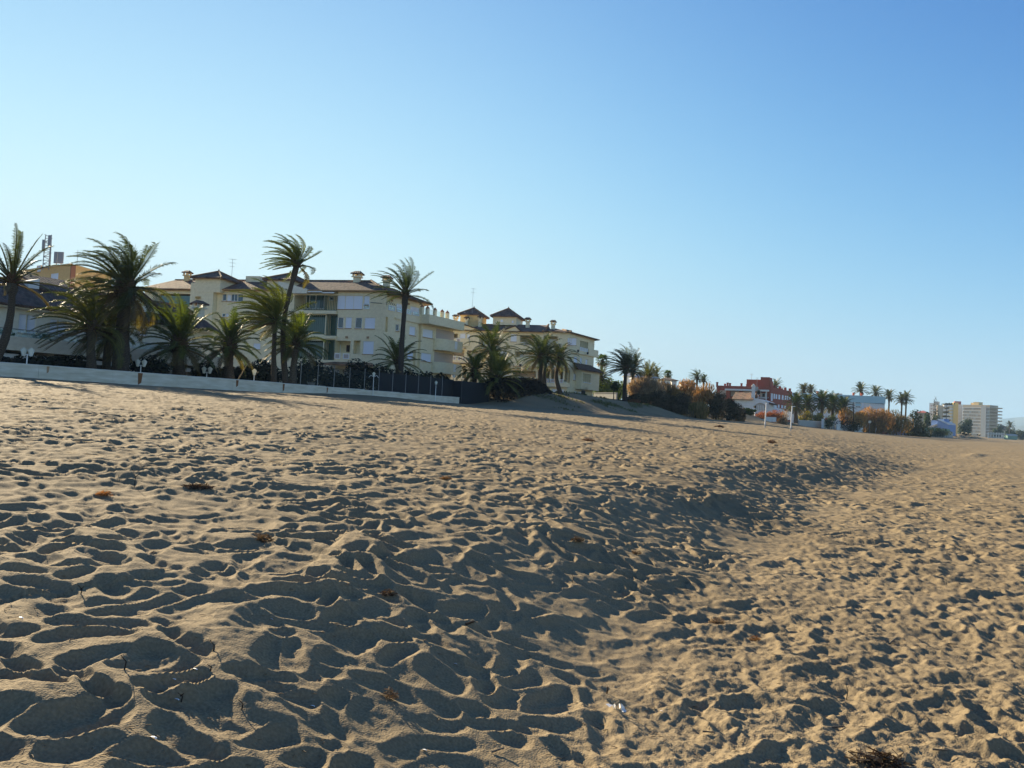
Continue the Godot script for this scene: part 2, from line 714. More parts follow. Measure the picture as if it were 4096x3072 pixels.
# a block standing on a front: from out0 to out1 metres before it
func fbox(s: Shape, f: Dictionary, u0: float, u1: float, y0: float, y1: float, out0: float, out1: float) -> void:
	s.prism([fp(f, u0, y0, out0), fp(f, u1, y0, out0), fp(f, u1, y0, out1), fp(f, u0, y0, out1)],
		[fp(f, u0, y1, out0), fp(f, u1, y1, out0), fp(f, u1, y1, out1), fp(f, u0, y1, out1)])


# a wall with its openings cut out, their reveals and the backs of deep ones
func wall(s: Shape, f: Dictionary, u0: float, u1: float, y0: float, y1: float) -> void:
	var us := [u0, u1]
	var ys := [y0, y1]
	for h in f.holes:
		for i in 2:
			if h[i] > u0 and h[i] < u1:
				us.append(h[i])
			if h[2 + i] > y0 and h[2 + i] < y1:
				ys.append(h[2 + i])
	us.sort()
	ys.sort()
	var out := out_of(f)
	for i in us.size() - 1:
		if us[i + 1] - us[i] < 0.002:
			continue
		for j in ys.size() - 1:
			if ys[j + 1] - ys[j] < 0.002:
				continue
			var mid := Vector2(us[i] + us[i + 1], ys[j] + ys[j + 1]) / 2.0
			var solid := true
			for h in f.holes:
				if mid.x > h[0] and mid.x < h[1] and mid.y > h[2] and mid.y < h[3]:
					solid = false
					break
			if solid:
				s.quad(fp(f, us[i], ys[j]), fp(f, us[i + 1], ys[j]), fp(f, us[i + 1], ys[j + 1]), fp(f, us[i], ys[j + 1]), out)
	for h in f.holes:
		var d: float = -h[4]
		var e := along(f)
		s.quad(fp(f, h[0], h[2]), fp(f, h[0], h[3]), fp(f, h[0], h[3], d), fp(f, h[0], h[2], d), e)
		s.quad(fp(f, h[1], h[2]), fp(f, h[1], h[3]), fp(f, h[1], h[3], d), fp(f, h[1], h[2], d), -e)
		s.quad(fp(f, h[0], h[2]), fp(f, h[1], h[2]), fp(f, h[1], h[2], d), fp(f, h[0], h[2], d), Vector3.UP)
		s.quad(fp(f, h[0], h[3]), fp(f, h[1], h[3]), fp(f, h[1], h[3], d), fp(f, h[0], h[3], d), Vector3.DOWN)
		s.quad(fp(f, h[0], h[2], d), fp(f, h[1], h[2], d), fp(f, h[1], h[3], d), fp(f, h[0], h[3], d), out)


# a window in its opening: frame > shutter or pane, sill
func window(home: Node3D, f: Dictionary, z: Vector3, r: Array, kind := "shutter", depth := 0.16) -> void:
	var q := rect(f, z, r)
	window_at(home, f, q, kind, depth)


func window_at(home: Node3D, f: Dictionary, q: Array, kind := "shutter", depth := 0.16) -> void:
	f.holes.append([q[0], q[1], q[2], q[3], depth])
	var s := Shape.new()
	var t := 0.07
	var a := -depth + 0.01
	var b := -depth + 0.09
	fbox(s, f, q[0] + 0.004, q[0] + t, q[2] + 0.004, q[3] - 0.004, a, b)
	fbox(s, f, q[1] - t, q[1] - 0.004, q[2] + 0.004, q[3] - 0.004, a, b)
	fbox(s, f, q[0] + t, q[1] - t, q[2] + 0.004, q[2] + t, a, b)
	fbox(s, f, q[0] + t, q[1] - t, q[3] - t, q[3] - 0.004, a, b)
	if kind == "pane" and q[1] - q[0] > 0.9:
		var m: float = (q[0] + q[1]) / 2.0
		fbox(s, f, m - t / 2, m + t / 2, q[2] + t, q[3] - t, a, b)
	var w := obj("window", s, M.white_frame, home)
	var g := Shape.new()
	if kind == "pane":
		fbox(g, f, q[0] + t, q[1] - t, q[2] + t, q[3] - t, a + 0.02, a + 0.03)
		obj("pane", g, M.dark_pane, w)
	else:
		# a roller shutter: shallow ribs across
		var n := clampi(int((q[3] - q[2]) / 0.22), 2, 14)
		var hgt: float = (q[3] - q[2] - 2 * t) / n
		for i in n:
			var y: float = q[2] + t + hgt * i
			g.quad(fp(f, q[0] + t, y, a + 0.03), fp(f, q[1] - t, y, a + 0.03), fp(f, q[1] - t, y + hgt, a + 0.055), fp(f, q[0] + t, y + hgt, a + 0.055), out_of(f))
			g.quad(fp(f, q[0] + t, y + hgt, a + 0.055), fp(f, q[1] - t, y + hgt, a + 0.055), fp(f, q[1] - t, y + hgt, a + 0.03), fp(f, q[0] + t, y + hgt, a + 0.03), Vector3.UP)
		obj("shutter", g, M.tan_shutter if kind == "tan" else M.shutter, w)
	if depth < 0.4:
		var k := Shape.new()
		fbox(k, f, q[0] - 0.06, q[1] + 0.06, q[2] - 0.09, q[2] - 0.005, 0.003, 0.08)
		obj("sill", k, M.cornice, w)


func recess(f: Dictionary, z: Vector3, r: Array, depth := 1.6) -> Array:
	var q := rect(f, z, r)
	f.holes.append([q[0], q[1], q[2], q[3], depth])
	return q


# upright bars between two rails
func railing(home: Node3D, f: Dictionary, q: Array, out: float, m: Material, gap := 0.16, thick := 0.035) -> MeshInstance3D:
	var s := Shape.new()
	var n := maxi(2, int((q[1] - q[0]) / gap))
	for i in n + 1:
		var u: float = lerpf(q[0], q[1] - thick, float(i) / n)
		fbox(s, f, u, u + thick, q[2] + 0.05, q[3] - 0.05, out, out + thick)
	fbox(s, f, q[0], q[1], q[3] - 0.05, q[3], out - 0.01, out + thick + 0.01)
	fbox(s, f, q[0], q[1], q[2], q[2] + 0.05, out - 0.01, out + thick + 0.01)
	var o := obj("railing", s, m, home)
	stuff(o)
	return o


# a framed panel as they stand in the balcony parapets
func panel(home: Node3D, f: Dictionary, q: Array, out: float, fill: Material) -> void:
	var s := Shape.new()
	var t := 0.09
	fbox(s, f, q[0], q[0] + t, q[2], q[3], out, out + 0.07)
	fbox(s, f, q[1] - t, q[1], q[2], q[3], out, out + 0.07)
	fbox(s, f, q[0] + t, q[1] - t, q[2], q[2] + t, out, out + 0.07)
	fbox(s, f, q[0] + t, q[1] - t, q[3] - t, q[3], out, out + 0.07)
	var o := obj("parapet_frame", s, M.white_frame, home)
	var g := Shape.new()
	fbox(g, f, q[0] + t, q[1] - t, q[2] + t, q[3] - t, out + 0.02, out + 0.035)
	obj("panel", g, fill, o)


# a sloping roof face with thickness: eave from a to b, top from d to e
func slope(s: Shape, a: Vector3, b: Vector3, d: Vector3, e: Vector3) -> void:
	var w := a.distance_to(b)
	var h := a.distance_to(d)
	s.quad(a, b, e, d, Vector3.UP, Vector2(w, h))
	var dn := Vector3(0, -0.16, 0)
	s.quad(a + dn, b + dn, b, a, Vector3(0, 0, 1), Vector2(w, 0.16))
	s.quad(a + dn, b + dn, e + dn, d + dn, Vector3.DOWN, Vector2(w, h))
	s.quad(a + dn, a, d, d + dn, a - b, Vector2(0.16, h))
	s.quad(b + dn, b, e, e + dn, b - a, Vector2(0.16, h))


# ridge and hip tiles
func ridge(home: Node3D, pts: Array, r := 0.13) -> void:
	var s := Shape.new()
	var rr := []
	for p in pts:
		rr.append(r)
	s.tube(pts, rr, 6)
	obj("ridge_tiles", s, M.light_roof_tiles, home)


# a square tower with a pyramid of tiles; corners given on a front
func tower(home: Node3D, f: Dictionary, u0: float, u1: float, y0: float, y1: float, out0: float, out1: float, rise: float, m: Material, over := 0.45) -> MeshInstance3D:
	var s := Shape.new()
	fbox(s, f, u0, u1, y0, y1, out0, out1)
	var o := obj("tower", s, m, home)
	var k := Shape.new()
	fbox(k, f, u0 - over * 0.6, u1 + over * 0.6, y1 + 0.004, y1 + 0.14, out0 - over * 0.6, out1 + over * 0.6)
	obj("cornice", k, M.cornice, o)
	var t := Shape.new()
	var c := [fp(f, u0 - over, y1 + 0.15, out1 + over), fp(f, u1 + over, y1 + 0.15, out1 + over), fp(f, u1 + over, y1 + 0.15, out0 - over), fp(f, u0 - over, y1 + 0.15, out0 - over)]
	var top := fp(f, (u0 + u1) / 2, y1 + 0.15 + rise, (out0 + out1) / 2)
	for i in 4:
		slope(t, c[i], c[(i + 1) % 4], top, top)
	obj("roof", t, M.roof_tiles, o)
	var rt := Shape.new()
	for i in 4:
		rt.tube([c[i] + Vector3(0, 0.05, 0), top + Vector3(0, 0.05, 0)], [0.11, 0.11], 6)
	rt.tube([top, top + Vector3(0, 0.35, 0)], [0.16, 0.03], 6)
	obj("ridge_tiles", rt, M.light_roof_tiles, o)
	return o


# a rendered chimney under a small tiled hood, its foot at p
func chimney(home: Node3D, p: Vector3, w: float, h: float, turn: float, m: Material) -> void:
	var s := Shape.new()
	s.box(p + Vector3(0, h / 2 - 0.5, 0), Vector3(w, h + 1.0, w), turn)
	s.box(p + Vector3(0, h + 0.06, 0), Vector3(w * 1.5, 0.12, w * 1.5), turn)
	for k in [Vector2(-1, -1), Vector2(1, -1), Vector2(1, 1), Vector2(-1, 1)]:
		s.box(p + Basis(Vector3.UP, turn) * Vector3(k.x * w * 0.5, 0, k.y * w * 0.5) + Vector3(0, h + 0.32, 0), Vector3(w * 0.28, 0.4, w * 0.28), turn)
	var o := obj("chimney", s, m, home)
	var t := Shape.new()
	var b := Basis(Vector3.UP, turn)
	var y := h + 0.52
	var c := []
	for k in [Vector2(-1, 1), Vector2(1, 1), Vector2(1, -1), Vector2(-1, -1)]:
		c.append(p + b * Vector3(k.x * w * 0.9, 0, k.y * w * 0.9) + Vector3(0, y, 0))
	var r0 := p + b * Vector3(-w * 0.5, 0, 0) + Vector3(0, y + w * 0.45, 0)
	var r1 := p + b * Vector3(w * 0.5, 0, 0) + Vector3(0, y + w * 0.45, 0)
	slope(t, c[0], c[1], r0, r1)
	slope(t, c[2], c[3], r1, r0)
	t.tri(c[1], c[2], r1)
	t.tri(c[3], c[0], r0)
	obj("hood", t, M.roof_tiles, o)


# a mast with cross rods
func antenna(home: Node3D, p: Vector3, h: float, rods: int, r := 0.03) -> void:
	var s := Shape.new()
	s.tube([p, p + Vector3(0, h, 0)], [r, r * 0.7], 5)
	for i in rods:
		var y := h * (0.98 - 0.14 * i)
		s.tube([p + Vector3(-0.5 + 0.1 * i, y, 0.1), p + Vector3(0.5 - 0.1 * i, y, -0.1)], [r * 0.6, r * 0.6], 4)
	obj("antenna", s, M.grey_metal, home)


func striped_awning(home: Node3D, f: Dictionary, q: Array, out: float) -> void:
	# arm casing, cloth in stripes and a scalloped hem
	var a := Shape.new()
	fbox(a, f, q[0], q[1], q[3] - 0.12, q[3], 0.004, 0.16)
	var o := obj("awning", a, M.cornice, home)
	var n := maxi(4, int((q[1] - q[0]) / 0.32))
	var l := Shape.new()
	var d := Shape.new()
	for i in n:
		var u0: float = lerpf(q[0], q[1], float(i) / n)
		var u1: float = lerpf(q[0], q[1], float(i + 1) / n)
		var s := l if i % 2 == 0 else d
		s.quad(fp(f, u0, q[2] + 0.25, out), fp(f, u1, q[2] + 0.25, out), fp(f, u1, q[3] - 0.06, 0.1), fp(f, u0, q[3] - 0.06, 0.1), Vector3.UP)
		s.quad(fp(f, u0, q[2] + 0.04, out), fp(f, (u0 + u1) / 2, q[2], out), fp(f, u1, q[2] + 0.04, out), fp(f, u1, q[2] + 0.25, out), out_of(f))
		s.tri(fp(f, u0, q[2] + 0.04, out), fp(f, u1, q[2] + 0.25, out), fp(f, u0, q[2] + 0.25, out))
	obj("light_stripes", l, M.striped_light, o)
	obj("dark_stripes", d, M.striped_dark, o)


func balusters(home: Node3D, f: Dictionary, q: Array, out: float) -> void:
	var s := Shape.new()
	var n := maxi(3, int((q[1] - q[0]) / 0.3))
	for i in n:
		var u: float = lerpf(q[0], q[1], (i + 0.5) / n)
		var p := fp(f, u, q[2], out)
		var h: float = q[3] - q[2]
		s.tube([p, p + Vector3(0, h * 0.3, 0), p + Vector3(0, h * 0.7, 0), p + Vector3(0, h, 0)], [0.05, 0.1, 0.05, 0.06], 6, false)
	fbox(s, f, q[0], q[1], q[3], q[3] + 0.12, out - 0.12, out + 0.12)
	stuff(obj("balusters", s, M.white_plaster, home))


# ---------------------------------------------------------------- the flats on the left
func flats_a() -> void:
	var f := front(138, 107.6, 381, 99)
	var side := front(381, 99, 449.5, 112.5)
	var home := thing("apartment_building", "cream four-storey block of flats with green balcony bars behind the tall wind-bent palms", "building", fp(f, f.len, 3.0))
	var L: float = f.len
	var low := 2.6
	var eave := hit(f, pix(V3, 1000, 506)).y
	# openings of the long front
	var top_bay := recess(f, V3, [188, 505, 592, 690], 2.2)
	for x in [[597, 535, 662, 680], [672, 535, 742, 680], [750, 535, 826, 680]]:
		window(home, f, V3, x, "shutter", 0.10)
	window(home, f, V3, [846, 545, 893, 640], "shutter")
	window(home, f, V3, [598, 755, 645, 860], "pane")
	window(home, f, V3, [669, 755, 723, 860], "shutter")
	window(home, f, V3, [763, 758, 820, 862], "pane")
	window(home, f, V3, [851, 757, 945, 865], "shutter")
	var mid_left := recess(f, V3, [150, 728, 470, 920], 2.4)
	var mid_right := recess(f, V3, [489, 728, 585, 933], 1.4)
	var low_left := recess(f, V3, [85, 968, 450, 1150], 2.4)
	var low_right := recess(f, V3, [468, 968, 560, 1163], 1.4)
	var loggia := recess(f, V3, [566, 976, 710, 1096], 1.5)
	recess(f, V3, [746, 976, 805, 1104], 0.9)
	window(home, f, V3, [835, 980, 931, 1107], "shutter")
	window(home, f, V3, [507, 1248, 606, 1330], "shutter")
	window(home, f, V3, [652, 1252, 694, 1345], "shutter")
	# left half, partly behind the palms
	var wing := recess(f, V2, [205, 768, 503, 890], 2.0)
	var wing_low := recess(f, V2, [395, 935, 497, 1010], 2.0)
	window(home, f, V2, [806, 757, 841, 838], "pane")
	window(home, f, V2, [850, 760, 884, 840], "shutter")
	window(home, f, V2, [888, 765, 946, 843], "pane")
	window(home, f, V2, [950, 767, 1000, 846], "pane")
	window(home, f, V2, [800, 955, 831, 990], "pane")
	window(home, f, V2, [836, 955, 862, 990], "shutter")
	window(home, f, V2, [905, 1000, 985, 1085], "shutter")
	window(home, f, V2, [1112, 1020, 1170, 1088], "shutter")
	window(home, f, V2, [1098, 1238, 1162, 1298], "shutter")
	recess(f, V2, [1321, 1222, 1366, 1294], 0.8)
	var w := Shape.new()
	wall(w, f, 0, L, low, eave)
	# right front: lower floors up to the terrace parapet, upper floor set back
	var SL: float = side.len
	var para := hit(side, pix(V3, 1020, 648)).y
	window(home, side, V3, [1146, 818, 1175, 888], "pane")
	window(home, side, V3, [1277, 838, 1330, 932], "shutter")
	window(home, side, V3, [1404, 862, 1497, 958], "shutter")
	window(home, side, V3, [1258, 1075, 1310, 1162], "shutter")
	window(home, side, V3, [1388, 1090, 1480, 1182], "shutter")
	for r in [[1052, 750, 1066, 900], [1357, 810, 1370, 1240], [1315, 1070, 1328, 1230]]:
		var q := rect(side, V3, r)
		side.holes.append([q[0], q[1], q[2], q[3], 0.35])
	wall(w, side, 0, SL, low, para)
	var back := moved(side, -1.3)
	var hip: float = hit(back, pix(V3, 1412, 640)).x
	window(home, back, V3, [1004, 592, 1056, 628], "pane")
	window(home, back, V3, [1154, 622, 1212, 722], "shutter")
	window(home, back, V3, [1285, 648, 1368, 750], "shutter")
	wall(w, back, 0, hip, para - 0.9, eave)
	# the block's back and ends, the slab of the terrace
	var b0 := fp(f, 0, low)
	var b2 := fp(side, SL, low)
	var deep := out_of(f) * -9.0
	var e1 := Vector3(0, eave - low, 0)
	w.quad(b0, b0 + deep, b0 + deep + e1, b0 + e1, -along(f))
	var end_back := b2 + Vector3(-5.5, 0, -9.0)
	w.quad(b2, end_back, end_back + Vector3(0, para - low, 0), b2 + Vector3(0, para - low, 0), along(side))
	w.quad(b0 + deep, end_back, end_back + Vector3(0, para - low, 0), b0 + deep + Vector3(0, para - low, 0), deep)
	w.quad(fp(side, 0, para - 0.9, -0.2), fp(side, SL, para - 0.9, -0.2), end_back + Vector3(0, para - 0.9 - low, 0), b0 + deep + Vector3(0, para - 0.9 - low, 0), Vector3.UP)
	fbox(w, side, 0.3, SL, para - 1.0, para - 0.004, -0.22, -0.01)
	var hb := fp(back, hip, para - 0.9)
	var hip_back := hb + Vector3(-5.0, 0, -8.0)
	w.quad(hb, hip_back, hip_back + Vector3(0, eave - para + 0.9, 0), hb + Vector3(0, eave - para + 0.9, 0), along(side))
	obj("wall", w, M.cream_plaster, home)
	# bands under the terrace and between the floors
	var band := Shape.new()
	var by := hit(side, pix(V3, 1100, 762)).y
	fbox(band, side, SL * 0.12, SL, by, by + 0.18, 0.003, 0.14)
	var slab := rect(f, V3, [185, 690, 592, 728])
	fbox(band, f, slab[0], slab[1], slab[2], slab[3] - 0.02, 0.003, 0.35)
	slab = rect(f, V3, [120, 925, 585, 962])
	fbox(band, f, slab[0], slab[1], slab[2], slab[3], 0.003, 0.25)
	fbox(band, f, 0.5, L, eave - 0.62, eave - 0.45, 0.003, 0.12)
	obj("band", band, M.cream_plaster, home)
	# green bars
	railing(home, f, rect(f, V3, [280, 552, 488, 690]), 0.06, M.green_bars, 0.22, 0.05)
	railing(home, f, rect(f, V3, [490, 560, 592, 694]), 0.22, M.green_bars, 0.22, 0.05)
	railing(home, f, mid_left, -0.25, M.green_bars, 0.26, 0.04)
	railing(home, f, mid_right, -0.06, M.green_bars, 0.2, 0.04)
	railing(home, f, low_left, -0.25, M.green_bars, 0.26, 0.04)
	railing(home, f, low_right, -0.06, M.green_bars, 0.2, 0.04)
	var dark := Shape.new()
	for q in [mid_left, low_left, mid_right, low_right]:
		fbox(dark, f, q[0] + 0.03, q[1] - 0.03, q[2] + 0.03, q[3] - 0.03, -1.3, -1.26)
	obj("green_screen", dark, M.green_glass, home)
	# doors and lights at the back of the top balcony
	var inner := moved(f, -2.15)
	for r in [[300, 525, 330, 680], [335, 527, 385, 680], [395, 530, 470, 680], [515, 560, 560, 600]]:
		var q := rect(inner, V3, r)
		var s := Shape.new()
		fbox(s, inner, q[0], q[1], q[2], q[3], 0.005, 0.06)
		var d := obj("door", s, M.white_frame, home)
		var g := Shape.new()
		fbox(g, inner, q[0] + 0.12, q[1] - 0.12, q[2] + 0.12, q[3] - 0.12, 0.062, 0.075)
		obj("pane", g, M.dark_pane, d)
	for r in [[350, 508, 478, 522], [480, 514, 592, 532]]:
		var q := rect(f, V3, r)
		var s := Shape.new()
		s.quad(fp(f, q[0], q[2], 0.9), fp(f, q[1], q[2], 0.9), fp(f, q[1], q[3], 0.05), fp(f, q[0], q[3], 0.05), Vector3.UP)
		fbox(s, f, q[0], q[1], q[2] - 0.1, q[2] + 0.02, 0.9, 0.95)
		obj("awning", s, M.white_paint, home)
	# stair behind the bars
	var st := Shape.new()
	for i in 9:
		var u: float = lerpf(low_left[1] - 3.0, low_left[1] - 1.0, i / 8.0)
		fbox(st, f, u, u + 0.26, low_left[2] + 0.03, lerpf(low_left[3] - 0.9, low_left[2] + 0.15, i / 8.0), -1.2, -0.5)
	obj("stair", st, M.pale_plaster, home)
	for r in [[568, 1098, 618, 1150], [648, 1100, 703, 1152]]:
		panel(home, f, rect(f, V3, r), 0.004, M.tan_shutter)
	var din := moved(f, -1.45)
	for r in [[568, 1015, 620, 1096], [680, 1020, 706, 1085]]:
		var q := rect(din, V3, r)
		var s := Shape.new()
		fbox(s, din, q[0], q[1], q[2], q[3], 0.005, 0.06)
		obj("door", s, M.shutter if r[0] < 600 else M.dark_pane, home)
	# white glass rail under the narrow window and on the terrace
	var gq := rect(f, V3, [842, 625, 897, 680])
	panel(home, f, gq, 0.02, M.glass)
	for r in [[1075, 640, 1134, 702], [1152, 656, 1208, 716], [1246, 676, 1288, 735], [1305, 690, 1360, 747]]:
		panel(home, side, rect(side, V3, r), 0.01, M.glass)
	for k in 5:
		var x: float = [1400, 1452, 1522, 1590, 1640][k]
		var q := hit(side, pix(V3, x, 712 + (x - 1400) * 0.14))
		var s := Shape.new()
		fbox(s, side, q.x - 0.22, q.x + 0.22, para - 0.004, para + 1.0, -0.3, 0.06)
		var c := Shape.new()
		c.tube([fp(side, q.x, para + 1.0, -0.12), fp(side, q.x, para + 1.38, -0.12)], [0.32, 0.02], 4)
		obj("cap", c, M.terracotta, obj("parapet_post", s, M.cream_plaster, home))
		if k < 4:
			var x2: float = [1400, 1452, 1522, 1590, 1640][k + 1]
			var q2 := hit(side, pix(V3, x2, 712 + (x2 - 1400) * 0.14))
			var gl := Shape.new()
			fbox(gl, side, q.x + 0.26, q2.x - 0.26, para + 0.1, para + 0.95, -0.13, -0.11)
			obj("glass_panel", gl, M.glass, home)
	for r in [[1290, 672], [1438, 704]]:
		pass
	# rounded corner balconies with a square opening each
	for r in [[1500, 955, 1668, 1076, 1578, 978, 1612, 1020], [1482, 1176, 1645, 1294, 1562, 1185, 1598, 1240]]:
		var q := rect(side, V3, [r[0], r[1], r[2] - 20, r[3]])
		var yl := hit(side, pix(V3, r[0], r[3] - 12)).y
		var yh := hit(side, pix(V3, r[0], r[1])).y
		var bal := Shape.new()
		var u0: float = q[0]
		var u1: float = SL + 0.6
		var arc := []
		for i in 9:
			var t := PI * 0.5 * i / 8.0
			arc.append([u0 + 0.05 + (u1 - u0) * 0.35 * (1.0 - cos(t)), 1.3 * sin(t)])
		arc.append([u1, 1.3])
		for i in arc.size() - 1:
			var a0: Array = arc[i]
			var a1: Array = arc[i + 1]
			bal.prism([fp(side, a0[0], yl, a0[1]), fp(side, a1[0], yl, a1[1]), fp(side, a1[0], yl, a1[1] - 0.18), fp(side, a0[0] + 0.12, yl, maxf(a0[1] - 0.18, 0.003))],
				[fp(side, a0[0], yh, a0[1]), fp(side, a1[0], yh, a1[1]), fp(side, a1[0], yh, a1[1] - 0.18), fp(side, a0[0] + 0.12, yh, maxf(a0[1] - 0.18, 0.003))])
		fbox(bal, side, u0 + 0.7, u1, yl + 0.01, yl + 0.14, 0.003, 1.1)
		var o := obj("balcony", bal, M.cream_plaster, home)
		var hatch := Shape.new()
		var hu := u0 + (u1 - u0) * 0.62
		fbox(hatch, side, hu, hu + 0.62, yl + 0.35, yh - 0.1, 1.304, 1.33)
		obj("square_opening", hatch, M.white_paint, o)
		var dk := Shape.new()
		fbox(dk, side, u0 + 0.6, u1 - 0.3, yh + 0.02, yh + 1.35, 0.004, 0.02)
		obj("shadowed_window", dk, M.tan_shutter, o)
	var over := Shape.new()
	var oq := rect(side, V3, [1378, 770, 1640, 842])
	fbox(over, side, oq[0], SL + 0.7, para - 1.15, para + 0.0, 0.003, 1.35)
	obj("terrace_front", over, M.cream_plaster, home)
	# roof
	var E0 := fp(f, -0.4, eave, 0.7)
	var E1 := fp(f, L + 0.2, eave, 0.7) + along(f) * 0.3
	var E2 := fp(back, hip + 1.0, eave, 0.75)
	E1 = (fp(f, L, eave, 0.7) + fp(back, 0.3, eave, 0.75)) / 2.0 + along(f) * 0.25
	var rise := 1.95
	var R1 := hit(moved(f, -4.6), pix(V3, 908, 440)).x
	var P1 := fp(f, R1, eave + rise, -4.6)
	var P0 := fp(f, 1.0, eave + rise, -4.6)
	var rf := Shape.new()
	slope(rf, E0, E1, P0, P1)
	slope(rf, E1, E2, P1, P1)
	var far0 := E0 + out_of(f) * -10.5
	var far2 := hip_back + Vector3(0.5, 0, -1.0)
	far2.y = eave
	slope(rf, E2, far2, P1, P1)
	slope(rf, far2, far0, P1, P0)
	slope(rf, far0, E0, P0, P0)
	obj("roof", rf, M.roof_tiles, home)
	var cs := Shape.new()
	cs.prism([fp(f, 0, eave - 0.16, 0.55), fp(f, L, eave - 0.16, 0.55), fp(f, L, eave - 0.16, 0.0), fp(f, 0, eave - 0.16, 0.0)], [fp(f, 0, eave - 0.02, 0.62), fp(f, L, eave - 0.02, 0.62), fp(f, L, eave - 0.02, 0.0), fp(f, 0, eave - 0.02, 0.0)])
	fbox(cs, back, 0.7, hip + 0.5, eave - 0.2, eave - 0.03, 0.003, 0.6)
	obj("cornice", cs, M.cornice, home)
	ridge(home, [E1 + Vector3(0, 0.06, 0), P1 + Vector3(0, 0.06, 0)], 0.16)
	ridge(home, [P0, P1])
	var turn := atan2(-f.e.y, f.e.x)
	chimney(home, fp(f, hit(moved(f, -4.2), pix(V3, 778, 430)).x, eave + 1.6, -4.2), 0.75, 0.7, turn, M.cream_plaster)
	chimney(home, fp(f, hit(moved(f, -5.5), pix(V3, 1058, 455)).x, hit(moved(f, -5.5), pix(V3, 1058, 462)).y, -5.5), 0.7, 0.6, turn, M.cream_plaster)
	chimney(home, fp(f, hit(f, pix(V2, 272, 660)).x, eave + 1.6, -4.2), 0.6, 0.8, turn, M.ochre_plaster)
	for x in [535, 930]:
		var bs := Shape.new()
		var u := hit(f, pix(V2, x, 650)).x
		fbox(bs, f, u - 0.9, u + 1.2, eave + 1.5, eave + 2.35, -5.2, -3.6)
		obj("roof_block", bs, M.cream_plaster, home)
	# the two stair towers
	var t1 := rect(f, V2, [500, 690, 722, 1600])
	var lift := hit(f, pix(V2, 590, 640)).y
	var tw := moved(f, 0.9)
	var tr := rect(tw, V2, [505, 690, 716, 800])
	for r in [[541, 712, 604, 736], [546, 795, 600, 825]]:
		var q := rect(tw, V2, r)
		tw.holes.append([q[0], q[1], q[2], q[3], 0.8])
	var ws := Shape.new()
	wall(ws, tw, tr[0], tr[1], low, lift - 0.5)
	var o1 := fp(tw, tr[1], low)
	var back1 := out_of(f) * -3.2
	var up1 := Vector3(0, lift - 0.5 - low, 0)
	ws.quad(o1, o1 + back1, o1 + back1 + up1, o1 + up1, along(f))
	o1 = fp(tw, tr[0], low)
	ws.quad(o1, o1 + back1, o1 + back1 + up1, o1 + up1, -along(f))
	obj("stair_tower_wall", ws, M.cream_plaster, home)
	var head := rect(f, V2, [592, 640, 828, 690])
	tower(home, f, head[0], head[1], eave - 0.5, lift, -3.4, 0.95, 1.15, M.cream_plaster)
	var l2 := rect(f, V2, [1206, 640, 1442, 690])
	tower(home, f, l2[0], l2[1], eave - 0.3, hit(f, pix(V2, 1250, 637)).y, -5.4, -0.6, 1.15, M.cream_plaster)
	# the gabled bay right of the second tower
	var gb := Shape.new()
	var ga := hit(f, pix(V3, 60, 470))
	var gz := hit(f, pix(V3, 332, 495))
	gb.prism([fp(f, ga.x, eave - 0.5, 0.01), fp(f, gz.x, eave - 0.5, 0.01), fp(f, gz.x, eave - 0.5, 0.75), fp(f, ga.x, eave - 0.5, 0.75)],
		[fp(f, ga.x, eave + 1.0, 0.01), fp(f, gz.x, eave + 0.05, 0.01), fp(f, gz.x, eave + 0.05, 0.75), fp(f, ga.x, eave + 1.0, 0.75)])
	obj("gable", gb, M.pale_plaster, home)
	# tiled canopy over the ground floor
	var cq := rect(f, V3, [478, 1186, 960, 1228])
	var cn := Shape.new()
	slope(cn, fp(f, cq[0] - 0.4, cq[2] + 0.1, 1.9), fp(f, cq[1] + 0.6, cq[2] + 0.1, 1.9), fp(f, cq[0] + 1.2, cq[3] + 0.15, 0.02), fp(f, cq[1] - 0.6, cq[3] + 0.15, 0.02))
	obj("canopy", cn, M.light_roof_tiles, home)
	# balcony glass of the left wing
	for q in [wing, wing_low]:
		var g := Shape.new()
		fbox(g, f, q[0] + 0.04, q[1] - 0.04, q[2] + 0.02, q[2] + (q[3] - q[2]) * 0.86, -0.3, -0.27)
		obj("balcony_glass", g, M.green_glass, home)
	# small fittings
	antenna(home, fp(f, hit(f, pix(V2, 786, 640)).x, lift - 0.2, -2.4), 3.4, 3)
	for r in [[680, 945], [882, 948], [1105, 598], [1262, 630]]:
		var q := hit(f if r[0] < 1000 else back, pix(V3, r[0], r[1]))
		var s := Shape.new()
		fbox(s, f if r[0] < 1000 else back, q.x - 0.13, q.x + 0.13, q.y - 0.12, q.y + 0.12, 0.003, 0.16)
		obj("wall_lamp", s, M.cornice, home)
	# the drying rack by the corner
	var rk := Shape.new()
	var ra := fp(side, 0.2, para + 0.35, 0.1)
	var rb := fp(f, hit(f, pix(V3, 915, 620)).x, hit(f, pix(V3, 915, 618)).y, 0.3)
	rk.tube([ra, rb], [0.035, 0.035], 5)
	for i in 5:
		var p := ra + along(side) * (0.2 + 0.35 * i)
		rk.tube([p, p + Vector3(0.1, 0.35 - 0.06 * i, 0.1)], [0.04, 0.04], 5)
	obj("rack", rk, M.dark_metal, home)


